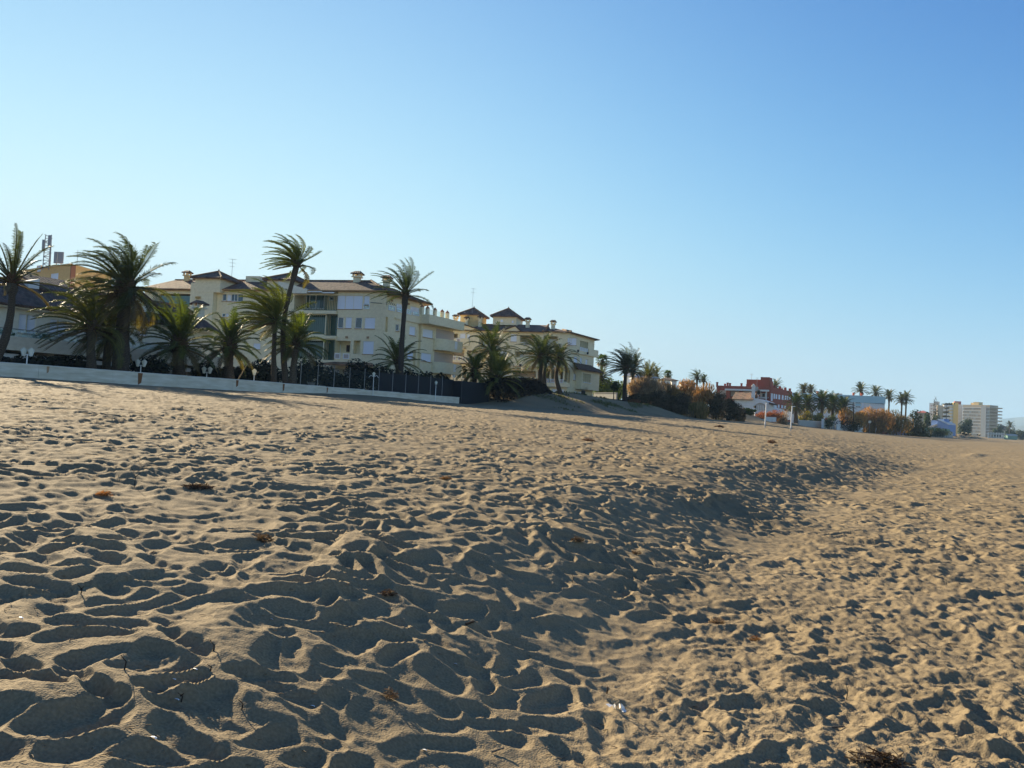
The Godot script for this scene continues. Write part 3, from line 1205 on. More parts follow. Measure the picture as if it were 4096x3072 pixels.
# ---------------------------------------------------------------- the flats in the middle
func flats_b() -> void:
	var f := front(446, 144.5, 566.5, 140)
	var side := front(566.5, 140, 592, 148.5)
	var home := thing("apartment_building", "cream block of flats with two tiled roof towers and arched loggias behind the sand bank", "building", fp(f, f.len, 4.2))
	var L: float = f.len
	var SL: float = side.len
	var low := 3.6
	var eave := hit(f, pix(V4, 1080, 517)).y
	var open := []
	# top floor
	for r in [[412, 540, 474, 609], [495, 550, 526, 655], [1012, 548, 1080, 640], [1682, 592, 1722, 680], [1726, 594, 1784, 682]]:
		window(home, f if r[0] < 1640 else f, V4, r, "shutter")
	for r in [[288, 541, 384, 596], [640, 560, 760, 690], [1120, 560, 1300, 680], [1400, 570, 1560, 690]]:
		open.append(recess(f, V4, r, 2.6))
	# second floor
	open.append(recess(f, V4, [282, 735, 460, 808], 2.5))
	open.append(recess(f, V4, [496, 742, 615, 822], 2.5))
	open.append(recess(f, V4, [642, 742, 800, 835], 1.8))
	window(home, f, V4, [860, 750, 966, 834], "shutter")
	for r in [[1063, 842, 1086, 888], [1124, 848, 1157, 894], [1184, 850, 1221, 898], [1302, 858, 1340, 904], [1500, 870, 1546, 915], [1603, 875, 1632, 921]]:
		window(home, f, V4, r, "shutter")
	window(home, f, V4, [1430, 862, 1472, 911], "pane")
	open.append(recess(f, V4, [1060, 752, 1290, 832], 2.5))
	open.append(recess(f, V4, [1420, 775, 1640, 858], 2.5))
	# first floor: arches, then the loggias
	for r in [[268, 925, 306, 1056], [325, 928, 363, 1060], [384, 932, 421, 1066], [444, 938, 482, 1070]]:
		open.append(recess(f, V4, r, 2.4))
	open.append(recess(f, V4, [820, 950, 1020, 1062], 2.6))
	open.append(recess(f, V4, [1040, 975, 1305, 1064], 2.6))
	for r in [[1330, 970, 1348, 1115], [1412, 976, 1466, 1122], [1488, 980, 1546, 1126], [1598, 985, 1622, 1124]]:
		open.append(recess(f, V4, r, 2.4))
	open.append(recess(f, V4, [1648, 972, 1706, 1112], 1.3))
	# ground floor
	open.append(recess(f, V4, [660, 1135, 1000, 1230], 2.5))
	open.append(recess(f, V4, [1296, 1172, 1462, 1260], 1.5))
	for r in [[1502, 1196, 1560, 1262], [1566, 1198, 1642, 1264]]:
		window(home, f, V4, r, "shutter")
	var w := Shape.new()
	wall(w, f, 0, L, low, eave)
	# right front
	for r in [[1728 + 32, 812, 1798, 890]]:
		window(home, side, V4, r, "shutter")
	for r in [[1830, 826, 1851, 906], [1894, 845, 1916, 912], [1752, 1012, 1794, 1098]]:
		window(home, side, V4, r, "shutter")
	open.append(recess(side, V4, [1801, 1012, 1838, 1100], 0.9))
	for x in [1831, 1856, 1880, 1904]:
		var q := rect(side, V4, [x, 622 + (x - 1831) * 0.25, x + 17, 735 + (x - 1831) * 0.25])
		side.holes.append([q[0], q[1], q[2], q[3], 0.5])
	window(home, side, V4, [1760, 1222, 1800, 1285], "shutter")
	window(home, side, V4, [1806, 1226, 1850, 1288], "shutter")
	var eave_s := hit(side, pix(V4, 1760, 562)).y
	wall(w, side, 0, SL, low, eave)
	var deep := out_of(f) * -12.0
	var b0 := fp(f, 0, low)
	var b2 := fp(side, SL, low)
	var e1 := Vector3(0, eave - low, 0)
	w.quad(b0, b0 + deep, b0 + deep + e1, b0 + e1, -along(f))
	var end_back := b2 + Vector3(-3.5, 0, -11.0)
	w.quad(b2, end_back, end_back + e1, b2 + e1, along(side))
	w.quad(b0 + deep, end_back, end_back + e1, b0 + deep + e1, deep)
	obj("wall", w, M.cream_plaster, home)
	# arched heads over the first-floor openings
	var ar := Shape.new()
	for r in [[268, 925, 306, 1056], [325, 928, 363, 1060], [384, 932, 421, 1066], [444, 938, 482, 1070]]:
		var q := rect(f, V4, r)
		_spandrels(ar, f, q, 0.02)
	for x in [1831, 1856, 1880, 1904]:
		_spandrels(ar, side, rect(side, V4, [x, 622 + (x - 1831) * 0.25, x + 17, 735 + (x - 1831) * 0.25]), 0.02)
	obj("arch", ar, M.cream_plaster, home)
	# shadowed doors in the recesses
	for i in open.size():
		var q: Array = open[i]
		if q[1] - q[0] < 1.2 or i >= open.size() - 1:
			continue
		var inn := moved(f, -2.1)
		var s := Shape.new()
		var m: float = (q[0] + q[1]) / 2
		var half: float = minf(1.6, (q[1] - q[0]) * 0.36)
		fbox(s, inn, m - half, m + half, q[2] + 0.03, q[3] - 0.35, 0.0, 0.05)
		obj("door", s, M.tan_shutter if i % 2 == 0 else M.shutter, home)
	# parapets proud of the wall
	var par := Shape.new()
	for r in [[282, 597, 520, 690], [640, 690, 780, 720], [232, 810, 640, 905], [640, 862, 1000, 925], [1046, 838, 1300, 950], [1310, 860, 1710, 955], [1080, 1068, 1310, 1158], [1312, 1118, 1712, 1172], [260, 1062, 500, 1108]]:
		var q := rect(f, V4, r)
		var yy := hit(f, pix(V4, r[0], r[1])).y
		var yl := hit(f, pix(V4, r[0], r[3] - (r[2] - r[0]) * 0.02)).y
		fbox(par, f, maxf(q[0], 0.05), q[1], yl, yy, 0.004, 0.5 if r[0] > 600 else 0.3)
	var bands := Shape.new()
	for r in [[230, 905, 1000, 912], [1046, 950, 1710, 957]]:
		var q := rect(f, V4, r)
		fbox(bands, f, maxf(q[0], 0.05), q[1], q[2] + 0.2, q[2] + 0.34, 0.004, 0.62)
	obj("parapet", par, M.cream_plaster, home)
	obj("band", bands, M.cornice, home)
	for r in [[300, 602, 345, 655], [380, 600, 420, 660], [277, 810, 309, 856], [336, 812, 370, 858], [394, 816, 425, 861], [450, 818, 482, 864], [263, 1018, 299, 1056], [325, 1020, 362, 1060], [1345, 1072, 1400, 1120], [1408, 1076, 1468, 1122], [1486, 1080, 1548, 1128], [1596, 1085, 1634, 1130]]:
		panel(home, f, rect(f, V4, r), 0.51 if r[0] > 600 else 0.31, M.tan_shutter)
	striped_awning(home, f, rect(f, V4, [282, 705, 482, 728]), 1.3)
	striped_awning(home, f, rect(f, V4, [645, 722, 780, 745]), 1.3)
	striped_awning(home, f, rect(f, V4, [1036, 946, 1236, 974]), 1.4)
	striped_awning(home, f, rect(f, V4, [1412, 958, 1625, 978]), 1.2)
	balusters(home, f, rect(f, V4, [672, 828, 772, 860]), 0.3)
	balusters(home, f, rect(f, V4, [1104, 1062, 1204, 1090]), 0.3)
	balusters(home, f, rect(f, V4, [1128, 655, 1190, 680]), 0.3)
	# lower and upper bays of the right front, the terrace at the far end
	var bay := Shape.new()
	var bq := rect(side, V4, [1846, 1000, 1960, 1206])
	var bay_f := moved(side, 1.2)
	for x in [1868, 1890, 1913, 1936]:
		var q := rect(bay_f, V4, [x, 1012 + (x - 1868) * 0.2, x + 15, 1112 + (x - 1868) * 0.2])
		bay_f.holes.append([q[0], q[1], q[2], q[3], 0.6])
	var byh := hit(bay_f, pix(V4, 1850, 968)).y
	var byl := hit(bay_f, pix(V4, 1850, 1200)).y
	var bu0 := hit(bay_f, pix(V4, 1848, 1100)).x
	var bu1 := SL + 0.15
	wall(bay, bay_f, bu0, bu1, byl, byh)
	var glass := Shape.new()
	for h in bay_f.holes:
		fbox(glass, bay_f, h[0] + 0.02, h[1] - 0.02, h[2] + 0.02, h[3] - 0.02, -0.4, -0.36)
	for h in side.holes:
		if h[4] == 0.5:
			fbox(glass, side, h[0] + 0.02, h[1] - 0.02, h[2] + 0.02, h[3] - 0.02, -0.4, -0.36)
	obj("arch_glass", glass, M.green_glass, home)
	for u in [bu0, bu1]:
		bay.quad(fp(bay_f, u, byl), fp(bay_f, u, byh), fp(bay_f, u, byh, -1.2), fp(bay_f, u, byl, -1.2), along(side) * (1 if u > bu0 else -1))
	bay.quad(fp(bay_f, bu0, byl), fp(bay_f, bu1, byl), fp(bay_f, bu1, byl, -1.2), fp(bay_f, bu0, byl, -1.2), Vector3.DOWN)
	var bo := obj("bay", bay, M.cream_plaster, home)
	var sills := Shape.new()
	for x in [1868, 1890, 1913, 1936]:
		var q := rect(bay_f, V4, [x - 2, 1112 + (x - 1868) * 0.2, x + 17, 1124 + (x - 1868) * 0.2])
		fbox(sills, bay_f, q[0], q[1], q[2], q[3], 0.004, 0.14)
	obj("white_sill", sills, M.white_paint, bo)
	var br := Shape.new()
	slope(br, fp(side, bu0 - 2.4, byh, 1.75), fp(side, bu1 + 0.5, byh, 1.75), fp(side, bu0 - 1.0, byh + 1.15, 0.02), fp(side, bu1 - 1.2, byh + 1.15, 0.02))
	slope(br, fp(side, bu1 + 0.5, byh, 1.75), fp(side, bu1 + 0.5, byh, 0.02), fp(side, bu1 - 1.2, byh + 1.15, 0.02), fp(side, bu1 - 1.2, byh + 1.15, 0.02))
	obj("bay_roof", br, M.dark_roof_tiles, bo)
	panel(home, side, rect(side, V4, [1788, 1108, 1832, 1148]), 0.9, M.tan_shutter)
	var lb := Shape.new()
	var lq := rect(side, V4, [1786, 1150, 1850, 1206])
	fbox(lb, side, lq[0], lq[1], byl, byl + 0.5, 0.003, 1.2)
	obj("balcony", lb, M.cream_plaster, home)
	var ter := Shape.new()
	var ty0 := hit(side, pix(V4, 1800, 782)).y
	var ty1 := hit(side, pix(V4, 1925, 722)).y
	fbox(ter, side, 0.8, SL + 1.2, ty0, ty0 + 0.16, 0.003, 0.28)
	fbox(ter, side, hit(side, pix(V4, 1918, 760)).x, SL + 1.3, ty0, ty1, -9.0, 0.24)
	obj("terrace", ter, M.cream_plaster, home)
	for x in [1826, 1851, 1876, 1901]:
		var q := rect(side, V4, [x, 700 + (x - 1826) * 0.25, x + 15, 748 + (x - 1826) * 0.25])
		panel(home, side, q, 0.02, M.white_frame)
	# roofs
	var rise := 1.85
	var rf := Shape.new()
	var hy := eave + rise
	var um := hit(f, pix(V4, 1385, 450)).x
	var mid := hit(f, pix(V4, 1400, 520)).x
	slope(rf, fp(f, 3.0, eave, 0.7), fp(f, mid, eave, 0.7), fp(f, 5.0, hy, -6.0), fp(f, um, hy, -6.0))
	slope(rf, fp(f, mid, eave, 0.7), fp(f, mid, eave, -12), fp(f, um, hy, -6.0), fp(f, um, hy, -6.0))
	slope(rf, fp(f, mid, eave, -12.5), fp(f, 3.0, eave, -12.5), fp(f, um, hy, -6.0), fp(f, 5.0, hy, -6.0))
	slope(rf, fp(f, 3.0, eave, -12.5), fp(f, 3.0, eave, 0.7), fp(f, 5.0, hy, -6.0), fp(f, 5.0, hy, -6.0))
	obj("roof", rf, M.roof_tiles, home)
	var rg := Shape.new()
	var q0 := fp(f, mid + 0.05, eave + 0.2, 0.6)
	var q1 := fp(f, L + 0.4, eave + 0.1, 0.75)
	var q2 := fp(side, SL + 0.6, eave - 0.1, 0.75)
	var top0 := fp(f, mid + 1.0, eave + 1.25, -5.0)
	var top1 := fp(f, L - 2.0, eave + 0.95, -5.0)
	var top2 := fp(side, SL - 0.5, eave + 0.5, -4.5)
	slope(rg, q0, q1, top0, top1)
	slope(rg, q1, q2, top1, top2)
	var q3 := end_back + Vector3(0, eave - low, -0.5)
	slope(rg, q2, q3, top2, top2)
	slope(rg, q3, q0 + deep, top2, top0)
	slope(rg, q0 + deep, q0, top0, top0)
	obj("roof", rg, M.roof_tiles, home)
	ridge(home, [q1 + Vector3(0, 0.08, 0), top1 + Vector3(0, 0.08, 0)], 0.16)
	ridge(home, [fp(f, mid, eave + 0.08, 0.7), fp(f, um, hy + 0.08, -6.0)], 0.2)
	# low gables on the front of the roof
	for g in [[350, 480, 650], [935, 1075, 1130]]:
		var ua := hit(f, pix(V4, g[0], 500)).x
		var ub := hit(f, pix(V4, g[1], 500)).x
		var uc := hit(f, pix(V4, g[2], 500)).x
		var gs := Shape.new()
		gs.tri(fp(f, ua, eave - 0.02, 0.72), fp(f, uc, eave - 0.02, 0.72), fp(f, ub, eave + 0.75, 0.72))
		obj("gable", gs, M.cream_plaster, home)
		var gr := Shape.new()
		slope(gr, fp(f, ua - 0.3, eave + 0.02, 0.95), fp(f, ua - 0.3, eave + 0.02, -1.8), fp(f, ub, eave + 0.95, 0.95), fp(f, ub, eave + 0.95, -3.0))
		slope(gr, fp(f, uc + 0.3, eave + 0.02, -1.8), fp(f, uc + 0.3, eave + 0.02, 0.95), fp(f, ub, eave + 0.95, -3.0), fp(f, ub, eave + 0.95, 0.95))
		obj("gable_roof", gr, M.dark_roof_tiles, home)
	# the lower wing on the left
	var lw := Shape.new()
	var la := hit(f, pix(V4, 296, 400)).x
	var lc := hit(f, pix(V4, 420, 400)).x
	lw.prism([fp(f, la - 2.0, eave - 0.6, 0.02), fp(f, lc, eave - 0.6, 0.02), fp(f, lc, eave - 0.6, -8.0), fp(f, la - 2.0, eave - 0.6, -8.0)],
		[fp(f, la - 2.0, eave + 0.3, 0.02), fp(f, lc, eave + 1.5, 0.02), fp(f, lc, eave + 1.5, -8.0), fp(f, la - 2.0, eave + 0.3, -8.0)])
	obj("gable_wall", lw, M.cream_plaster, home)
	var lr := Shape.new()
	slope(lr, fp(f, la - 2.6, eave + 0.5, -2.0), fp(f, lc + 1.0, eave + 0.5, -2.0), fp(f, la - 2.0, eave + 2.1, -7.0), fp(f, lc + 1.0, eave + 2.1, -7.0))
	obj("roof", lr, M.roof_tiles, home)
	# towers, chimneys, mast
	var fm := moved(f, -3.5)
	var a1 := rect(fm, V4, [418, 330, 640, 430])
	var t1 := tower(home, f, a1[0], a1[1], eave + 0.5, hit(fm, pix(V4, 440, 326)).y, -8.5, -3.5, 1.5, M.ochre_plaster)
	fm = moved(f, -4.0)
	var a2 := rect(fm, V4, [804, 340, 1076, 430])
	var t2 := tower(home, f, a2[0], a2[1], eave + 1.5, hit(fm, pix(V4, 830, 346)).y, -9.5, -4.0, 1.75, M.cream_plaster)
	var tf := moved(f, -3.98)
	for r in [[892, 380, 920, 408], [1026, 390, 1044, 420]]:
		var q := rect(tf, V4, r)
		var s := Shape.new()
		fbox(s, tf, q[0], q[1], q[2], q[3], 0.0, 0.06)
		obj("window", s, M.shutter, t2)
	var turn := atan2(-f.e.y, f.e.x)
	for k in [[360, 400, 0.6, 0.5, -5.5], [490, 440, 0.5, 0.75, -3.0], [650, 440, 0.55, 0.9, -2.6], [1210, 482, 0.62, 1.15, -3.2], [1510, 492, 0.6, 0.85, -3.6]]:
		var q := hit(moved(f, k[4]), pix(V4, k[0], k[1]))
		chimney(home, fp(f, q.x, q.y, k[4]), k[2], k[3], turn, M.cream_plaster)
	antenna(home, fp(f, hit(f, pix(V4, 490, 330)).x, eave + 3.3, -3.6), 4.6, 2)
	var dish := Shape.new()
	var dp := fp(f, hit(f, pix(V4, 400, 370)).x, eave + 3.2, -4.0)
	dish.tube([dp, dp + Vector3(0.25, 0.15, 0.4)], [0.55, 0.12], 10)
	dish.tube([dp + Vector3(0.1, -1.0, -0.1), dp], [0.05, 0.05], 5)
	obj("satellite_dish", dish, M.grey_metal, home)
	for r in [[1000, 908], [1133, 918], [1438, 935], [1422, 1148], [1770, 748], [1882, 775]]:
		var ff: Dictionary = f if r[0] < 1700 else side
		var q := hit(ff, pix(V4, r[0], r[1]))
		var s := Shape.new()
		fbox(s, ff, q.x - 0.2, q.x + 0.2, q.y - 0.2, q.y + 0.2, 0.51, 0.7)
		obj("air_vent", s, M.dark_gap, home)
	# bins and chair at the foot of the right front
	var bn := thing("litter_bin", "dark litter bin standing by the corner of the cream flats above the dune", "bin", stand(583.2, 395, 141))
	var bs := Shape.new()
	bs.tube([bn.position, bn.position + Vector3(0, 0.9, 0)], [0.32, 0.36], 10)
	obj("body", bs, M.dark_gap, bn)
	var ls := Shape.new()
	ls.tube([bn.position + Vector3(0, 0.91, 0), bn.position + Vector3(0, 1.1, 0)], [0.4, 0.2], 10)
	obj("lid", ls, M.dark_metal, bn)


# the two corners that turn a square opening into a round-headed one
func _spandrels(s: Shape, f: Dictionary, q: Array, out: float) -> void:
	var r: float = (q[1] - q[0]) / 2.0
	var m: float = (q[0] + q[1]) / 2.0
	for k in [-1.0, 1.0]:
		for i in 5:
			var t0 := PI * 0.5 * i / 5.0
			var t1 := PI * 0.5 * (i + 1) / 5.0
			var a := fp(f, m + k * r * sin(t0), q[3] - r + r * cos(t0), -out)
			var b := fp(f, m + k * r * sin(t1), q[3] - r + r * cos(t1), -out)
			s.quad(a, b, fp(f, m + k * r * sin(t1), q[3], -out), fp(f, m + k * r * sin(t0), q[3], -out), out_of(f))


# ---------------------------------------------------------------- the terraced houses at the left edge
func terrace_houses() -> void:
	var a := from_shore(19.0, 70.0)
	var b := from_shore(52.5, 70.0)
	var f := front_between(a, b)
	var home := thing("terraced_house", "two-storey cream terrace with dark tiled roofs and a long balcony at the left edge", "house", fp(f, f.len, 2.9))
	var L: float = f.len
	var eave := 8.5
	for r in [[258, 578, 352, 838], [360, 590, 472, 850], [668, 648, 764, 880], [770, 660, 864, 892], [1258, 880, 1372, 990], [-160, 520, -40, 790]]:
		window(home, f, V1B, r, "shutter", 0.2)
	window(home, f, V2, [10, 1095, 92, 1175], "shutter", 0.2)
	var porch := [[1.0, 9.0], [9.6, 17.5], [18.2, 25.0], [25.8, L - 0.6]]
	for p in porch:
		f.holes.append([p[0], p[1], 2.7, 4.9, 2.5])
	var w := Shape.new()
	wall(w, f, 0, L, 2.4, eave)
	var deep := out_of(f) * -9.0
	w.quad(fp(f, L, 2.4), fp(f, L, 2.4) + deep, fp(f, L, eave) + deep, fp(f, L, eave), along(f))
	w.quad(fp(f, 0, 2.4), fp(f, 0, 2.4) + deep, fp(f, 0, eave) + deep, fp(f, 0, eave), -along(f))
	w.quad(fp(f, 0, 2.4) + deep, fp(f, L, 2.4) + deep, fp(f, L, eave) + deep, fp(f, 0, eave) + deep, deep)
	obj("wall", w, M.pale_plaster, home)
	# balcony: slab with parapet band, thin rail on top, white blinds below
	var bal := Shape.new()
	fbox(bal, f, 0, L, 5.0, 5.18, 0.004, 1.7)
	fbox(bal, f, 0, L, 4.75, 5.85, 1.7, 1.84)
	obj("balcony", bal, M.pale_plaster, home)
	var q := [0.0, L, 5.9, 6.5]
	var g := Shape.new()
	fbox(g, f, 0.0, L, 5.86, 6.4, 1.75, 1.765)
	obj("balcony_glass", g, M.glass, home)
	var rs := Shape.new()
	fbox(rs, f, 0.0, L, 6.4, 6.46, 1.72, 1.80)
	obj("handrail", rs, M.grey_metal, home)
	for i in 4:
		var p: Array = porch[i]
		var s := Shape.new()
		fbox(s, f, p[0] + 0.3, p[1] - 0.4, 4.15, 4.5, 1.0, 1.06)
		obj("porch_blind", s, M.shutter, home)
		var d := Shape.new()
		fbox(d, f, p[0] + 0.5, p[1] - 0.5, 2.7, 4.8, -2.4, -2.35)
		obj("porch_door", d, M.dark_pane, home)
	# main roof and the gabled dormers
	var rf := Shape.new()
	slope(rf, fp(f, -0.5, eave, 0.7), fp(f, L + 0.4, eave, 0.7), fp(f, -0.5, eave + 2.5, -4.6), fp(f, L + 0.4, eave + 2.5, -4.6))
	slope(rf, fp(f, L + 0.4, eave, -9.7), fp(f, -0.5, eave, -9.7), fp(f, L + 0.4, eave + 2.5, -4.6), fp(f, -0.5, eave + 2.5, -4.6))
	obj("roof", rf, M.dark_roof_tiles, home)
	ridge(home, [fp(f, -0.5, eave + 2.55, -4.6), fp(f, L + 0.4, eave + 2.55, -4.6)])
	var co := Shape.new()
	fbox(co, f, 0, L, eave - 0.3, eave - 0.18, 0.003, 0.5)
	obj("cornice", co, M.pale_plaster, home)
	for k in [[-2.2, 9.2, 3.3, 1.0], [22.0, 30.0, 2.5, 1.6]]:
		var s := Shape.new()
		var m: float = (k[0] + k[1]) / 2.0
		var y: float = eave + 0.75
		var inn: float = -k[3]
		s.prism([fp(f, k[0] + 0.7, y, inn), fp(f, k[1] - 0.7, y, inn), fp(f, k[1] - 0.7, y, inn - 5), fp(f, k[0] + 0.7, y, inn - 5)],
			[fp(f, k[0] + 0.7, y + 0.5, inn), fp(f, k[1] - 0.7, y + 0.5, inn), fp(f, k[1] - 0.7, y + 0.5, inn - 5), fp(f, k[0] + 0.7, y + 0.5, inn - 5)])
		s.tri(fp(f, k[0] + 0.7, y + 0.5, inn), fp(f, k[1] - 0.7, y + 0.5, inn), fp(f, m, y + k[2] - 0.1, inn))
		var o := obj("dormer", s, M.white_plaster, home)
		var gs := Shape.new()
		var i2 := inn + 0.5
		slope(gs, fp(f, k[0], y, i2), fp(f, k[0], y, inn - 6), fp(f, m, y + k[2], i2), fp(f, m, y + k[2], inn - 6))
		slope(gs, fp(f, k[1], y, inn - 6), fp(f, k[1], y, i2), fp(f, m, y + k[2], inn - 6), fp(f, m, y + k[2], i2))
		obj("dormer_roof", gs, M.dark_roof_tiles, o)
		var wn := Shape.new()
		fbox(wn, f, m - 2.6, m - 0.8, y + 0.15, y + 1.3, inn + 0.004, inn + 0.06)
		obj("window", wn, M.shutter, o)
	# the taller roof behind, beside a white gable wall
	var up := Shape.new()
	var ub := Shape.new()
	var gm := moved(f, -3.4)
	var gq := rect(gm, V1B, [388, 95, 512, 362])
	var g1: float = gq[1]
	ub.prism([fp(f, gq[0], eave + 1.0, -3.4), fp(f, g1, eave + 1.0, -3.4), fp(f, g1, eave + 1.0, -8), fp(f, gq[0], eave + 1.0, -8)],
		[fp(f, gq[0], gq[3] - 0.3, -3.4), fp(f, g1, gq[3], -3.4), fp(f, g1, gq[3], -8), fp(f, gq[0], gq[3] - 0.3, -8)])
	obj("gable_wall", ub, M.white_plaster, home)
	var rm := moved(f, -7.5)
	var r0 := hit(rm, pix(V1B, 505, 78))
	var r1 := hit(rm, pix(V1B, 850, 128))
	var e0 := hit(moved(f, -3.0), pix(V1B, 515, 235))
	var e1 := hit(moved(f, -3.0), pix(V1B, 960, 325))
	slope(up, fp(f, g1 + 0.02, e0.y, -3.0), fp(f, e1.x, e0.y, -3.0), fp(f, g1 + 0.02, r0.y, -7.5), fp(f, r1.x, r0.y, -7.5))
	slope(up, fp(f, e1.x, e0.y, -3.0), fp(f, e1.x, e0.y, -9.5), fp(f, r1.x, r0.y, -7.5), fp(f, r1.x, r0.y, -7.5))
	obj("upper_roof", up, M.dark_roof_tiles, home)
	var us := Shape.new()
	fbox(us, f, g1 + 0.02, e1.x - 0.5, eave + 0.9, e0.y - 0.2, -9.0, -3.5)
	obj("upper_wall", us, M.ochre_plaster, home)
	var c := hit(moved(f, -2.0), pix(V2, 582, 960))
	chimney(home, fp(f, c.x, c.y, -2.0), 0.75, 0.5, atan2(-f.e.y, f.e.x), M.pale_plaster)
	# flower pots and a parasol of green on the balcony
	for r in [[580, 815, 0.75], [1085, 895, 0.6], [130, 760, 0.9]]:
		var p2 := hit(moved(f, 1.3), pix(V1B, r[0], r[1]))
		var p := fp(f, p2.x, 5.18, 1.3)
		var t := thing("potted_plant", ["bushy dark plant on the terrace balcony between the two white shuttered doors", "low plant on the terrace balcony right of the second shuttered door", "wide plant on the terrace balcony left of the first shuttered door"][[580, 1085, 130].find(r[0])], "plant", p)
		var s := Shape.new()
		s.tube([p, p + Vector3(0, 0.45, 0)], [0.18, 0.28], 9)
		obj("pot", s, M.terracotta, t)
		obj("foliage", leaf_cloud(p + Vector3(0, 0.9, 0), Vector3(r[2], 0.55, r[2]), 160, 0.22, [lin(0.03, 0.06, 0.02), lin(0.05, 0.08, 0.03)], 900 + int(r[0])), M.leaf, t)


# the orange block with masts on its roof, behind the terrace
func orange_block() -> void:
	var f := front(8, 128, 62, 118)
	var side := front(62, 118, 104, 128)
	var home := thing("apartment_building", "orange rendered block with phone masts on its flat roof behind the terraced houses", "building", fp(f, f.len, 3.0))
	var y1 := hit(side, pix(V1, 592, 470)).y
	var w := Shape.new()
	var low := 3.0
	window(home, f, V1, [350, 505, 385, 560], "shutter")
	window(home, f, V1, [480, 580, 550, 640], "shutter")
	wall(w, f, 0, f.len, low, y1)
	wall(w, side, 0, side.len, low, y1)
	var deep := out_of(f) * -10.0
	w.quad(fp(f, 0, y1 - 0.4), fp(f, f.len, y1 - 0.4), fp(side, side.len, y1 - 0.4), fp(f, 0, y1 - 0.4) + deep, Vector3.UP)
	w.quad(fp(side, side.len, low), fp(f, 0, low) + deep, fp(f, 0, y1) + deep, fp(side, side.len, y1), deep)
	w.quad(fp(f, 0, low), fp(f, 0, low) + deep, fp(f, 0, y1) + deep, fp(f, 0, y1), -along(f))
	obj("wall", w, M.orange_plaster, home)
	var pil := Shape.new()
	fbox(pil, side, -0.1, 0.9, low, y1 + 0.1, 0.004, 0.16)
	obj("pilaster", pil, M.terracotta, home)
	var cp := Shape.new()
	fbox(cp, side, 0.9, side.len, y1 - 0.004, y1 + 0.18, -0.2, 0.12)
	fbox(cp, f, 0, f.len, y1 - 0.004, y1 + 0.18, -0.2, 0.12)
	obj("coping", cp, M.ochre_plaster, home)
	# lattice mast
	var lm := Shape.new()
	var g := at(pix(V1, 447, 470).x, pix(V1, 447, 470).y, 122)
	var h := 4.9
	for k in [Vector2(-0.6, 0), Vector2(0.6, 0.2), Vector2(0, -0.6)]:
		lm.tube([Vector3(g.x + k.x, y1 - 0.4, g.z + k.y), Vector3(g.x + k.x * 0.8, y1 + h, g.z + k.y * 0.8)], [0.07, 0.06], 5)
	for i in 9:
		var y := y1 + h * i / 9.0
		var o := -1.0 if i % 2 == 0 else 1.0
		lm.tube([Vector3(g.x - 0.55 * o, y, g.z), Vector3(g.x + 0.55 * o, y + h / 9.0, g.z + 0.15)], [0.045, 0.045], 4)
		lm.tube([Vector3(g.x - 0.55, y, g.z), Vector3(g.x + 0.55, y, g.z + 0.15)], [0.045, 0.045], 4)
	obj("lattice_mast", lm, M.grey_metal, home)
	for k in [[410, 3.9, 0.35], [465, 4.6, 0.4], [535, 2.2, 0.5], [580, 2.2, 0.75]]:
		var p := at(pix(V1, k[0], 470).x, 262, 121.5)
		var s := Shape.new()
		s.tube([Vector3(p.x, y1 - 0.4, p.z), Vector3(p.x, y1 + k[1], p.z)], [0.06, 0.06], 6)
		s.box(Vector3(p.x, y1 + k[1] - 0.75, p.z + 0.2), Vector3(k[2], 1.7, 0.25))
		obj("panel_mast", s, M.grey_metal, home)
	for k in [[730, 490, 3.3, 124.5], [1030, 520, 4.6, 126.5]]:
		var p := at(pix(V1, k[0], k[1]).x, pix(V1, k[0], k[1]).y, k[3])
		var s := Shape.new()
		s.tube([Vector3(p.x, y1 - 0.4, p.z), Vector3(p.x, y1 + k[2], p.z)], [0.05, 0.03], 5)
		obj("rod_aerial", s, M.grey_metal, home)


# ---------------------------------------------------------------- plants
# many leaf-sized faces through a lumpy volume
func leaf_cloud(mid: Vector3, r: Vector3, n: int, size: float, tints: Array, seed_: int, lumps := 6, up := 0.0) -> Shape:
	var g := RandomNumberGenerator.new()
	g.seed = seed_
	var s := Shape.new()
	var balls := []
	for i in lumps:
		var d := Vector3(g.randfn(), g.randfn() * 0.7 + 0.1, g.randfn()).normalized()
		balls.append([d * g.randf_range(0.3, 0.68), g.randf_range(0.34, 0.56), tints[g.randi() % tints.size()]])
	balls.append([Vector3.ZERO, 0.62, tints[0]])
	for i in n:
		var b: Array = balls[g.randi() % balls.size()]
		var d := Vector3(g.randfn(), g.randfn(), g.randfn()).normalized()
		var q: Vector3 = b[0] + d * b[1] * pow(g.randf(), 0.28)
		if q.y < -0.95:
			q.y = -0.95
		var p := mid + q * r
		var out := (d + Vector3(0, 0.4, 0)).normalized()
		var a := out.cross(Vector3(g.randfn(), g.randfn(), g.randfn())).normalized()
		var c := a.cross((out + Vector3(g.randfn(), g.randfn(), g.randfn()) * 0.5).normalized()).normalized()
		if up > 0.0:
			a = (a * (1.0 - up) + (Vector3.UP + d * 0.4) * up).normalized()
			c = a.cross(Vector3(g.randfn(), g.randfn() * 0.2, g.randfn())).normalized()
		var k := size * g.randf_range(0.55, 1.25)
		var t: Color = b[2]
		if g.randf() < 0.35:
			t = tints[g.randi() % tints.size()]
		var l := g.randf_range(0.75, 1.25)
		s.tint = Color(t.srgb_to_linear().r * l, t.srgb_to_linear().g * l, t.srgb_to_linear().b * l)
		var wide := 0.42 if up <= 0.0 else 0.13
		var long := k * (1.0 if up <= 0.0 else 1.8)
		s.tri(p - a * long * 0.5, p + c * k * wide, p + a * long * 0.5)
		s.tri(p - a * long * 0.5, p + a * long * 0.5, p - c * k * wide)
	return s


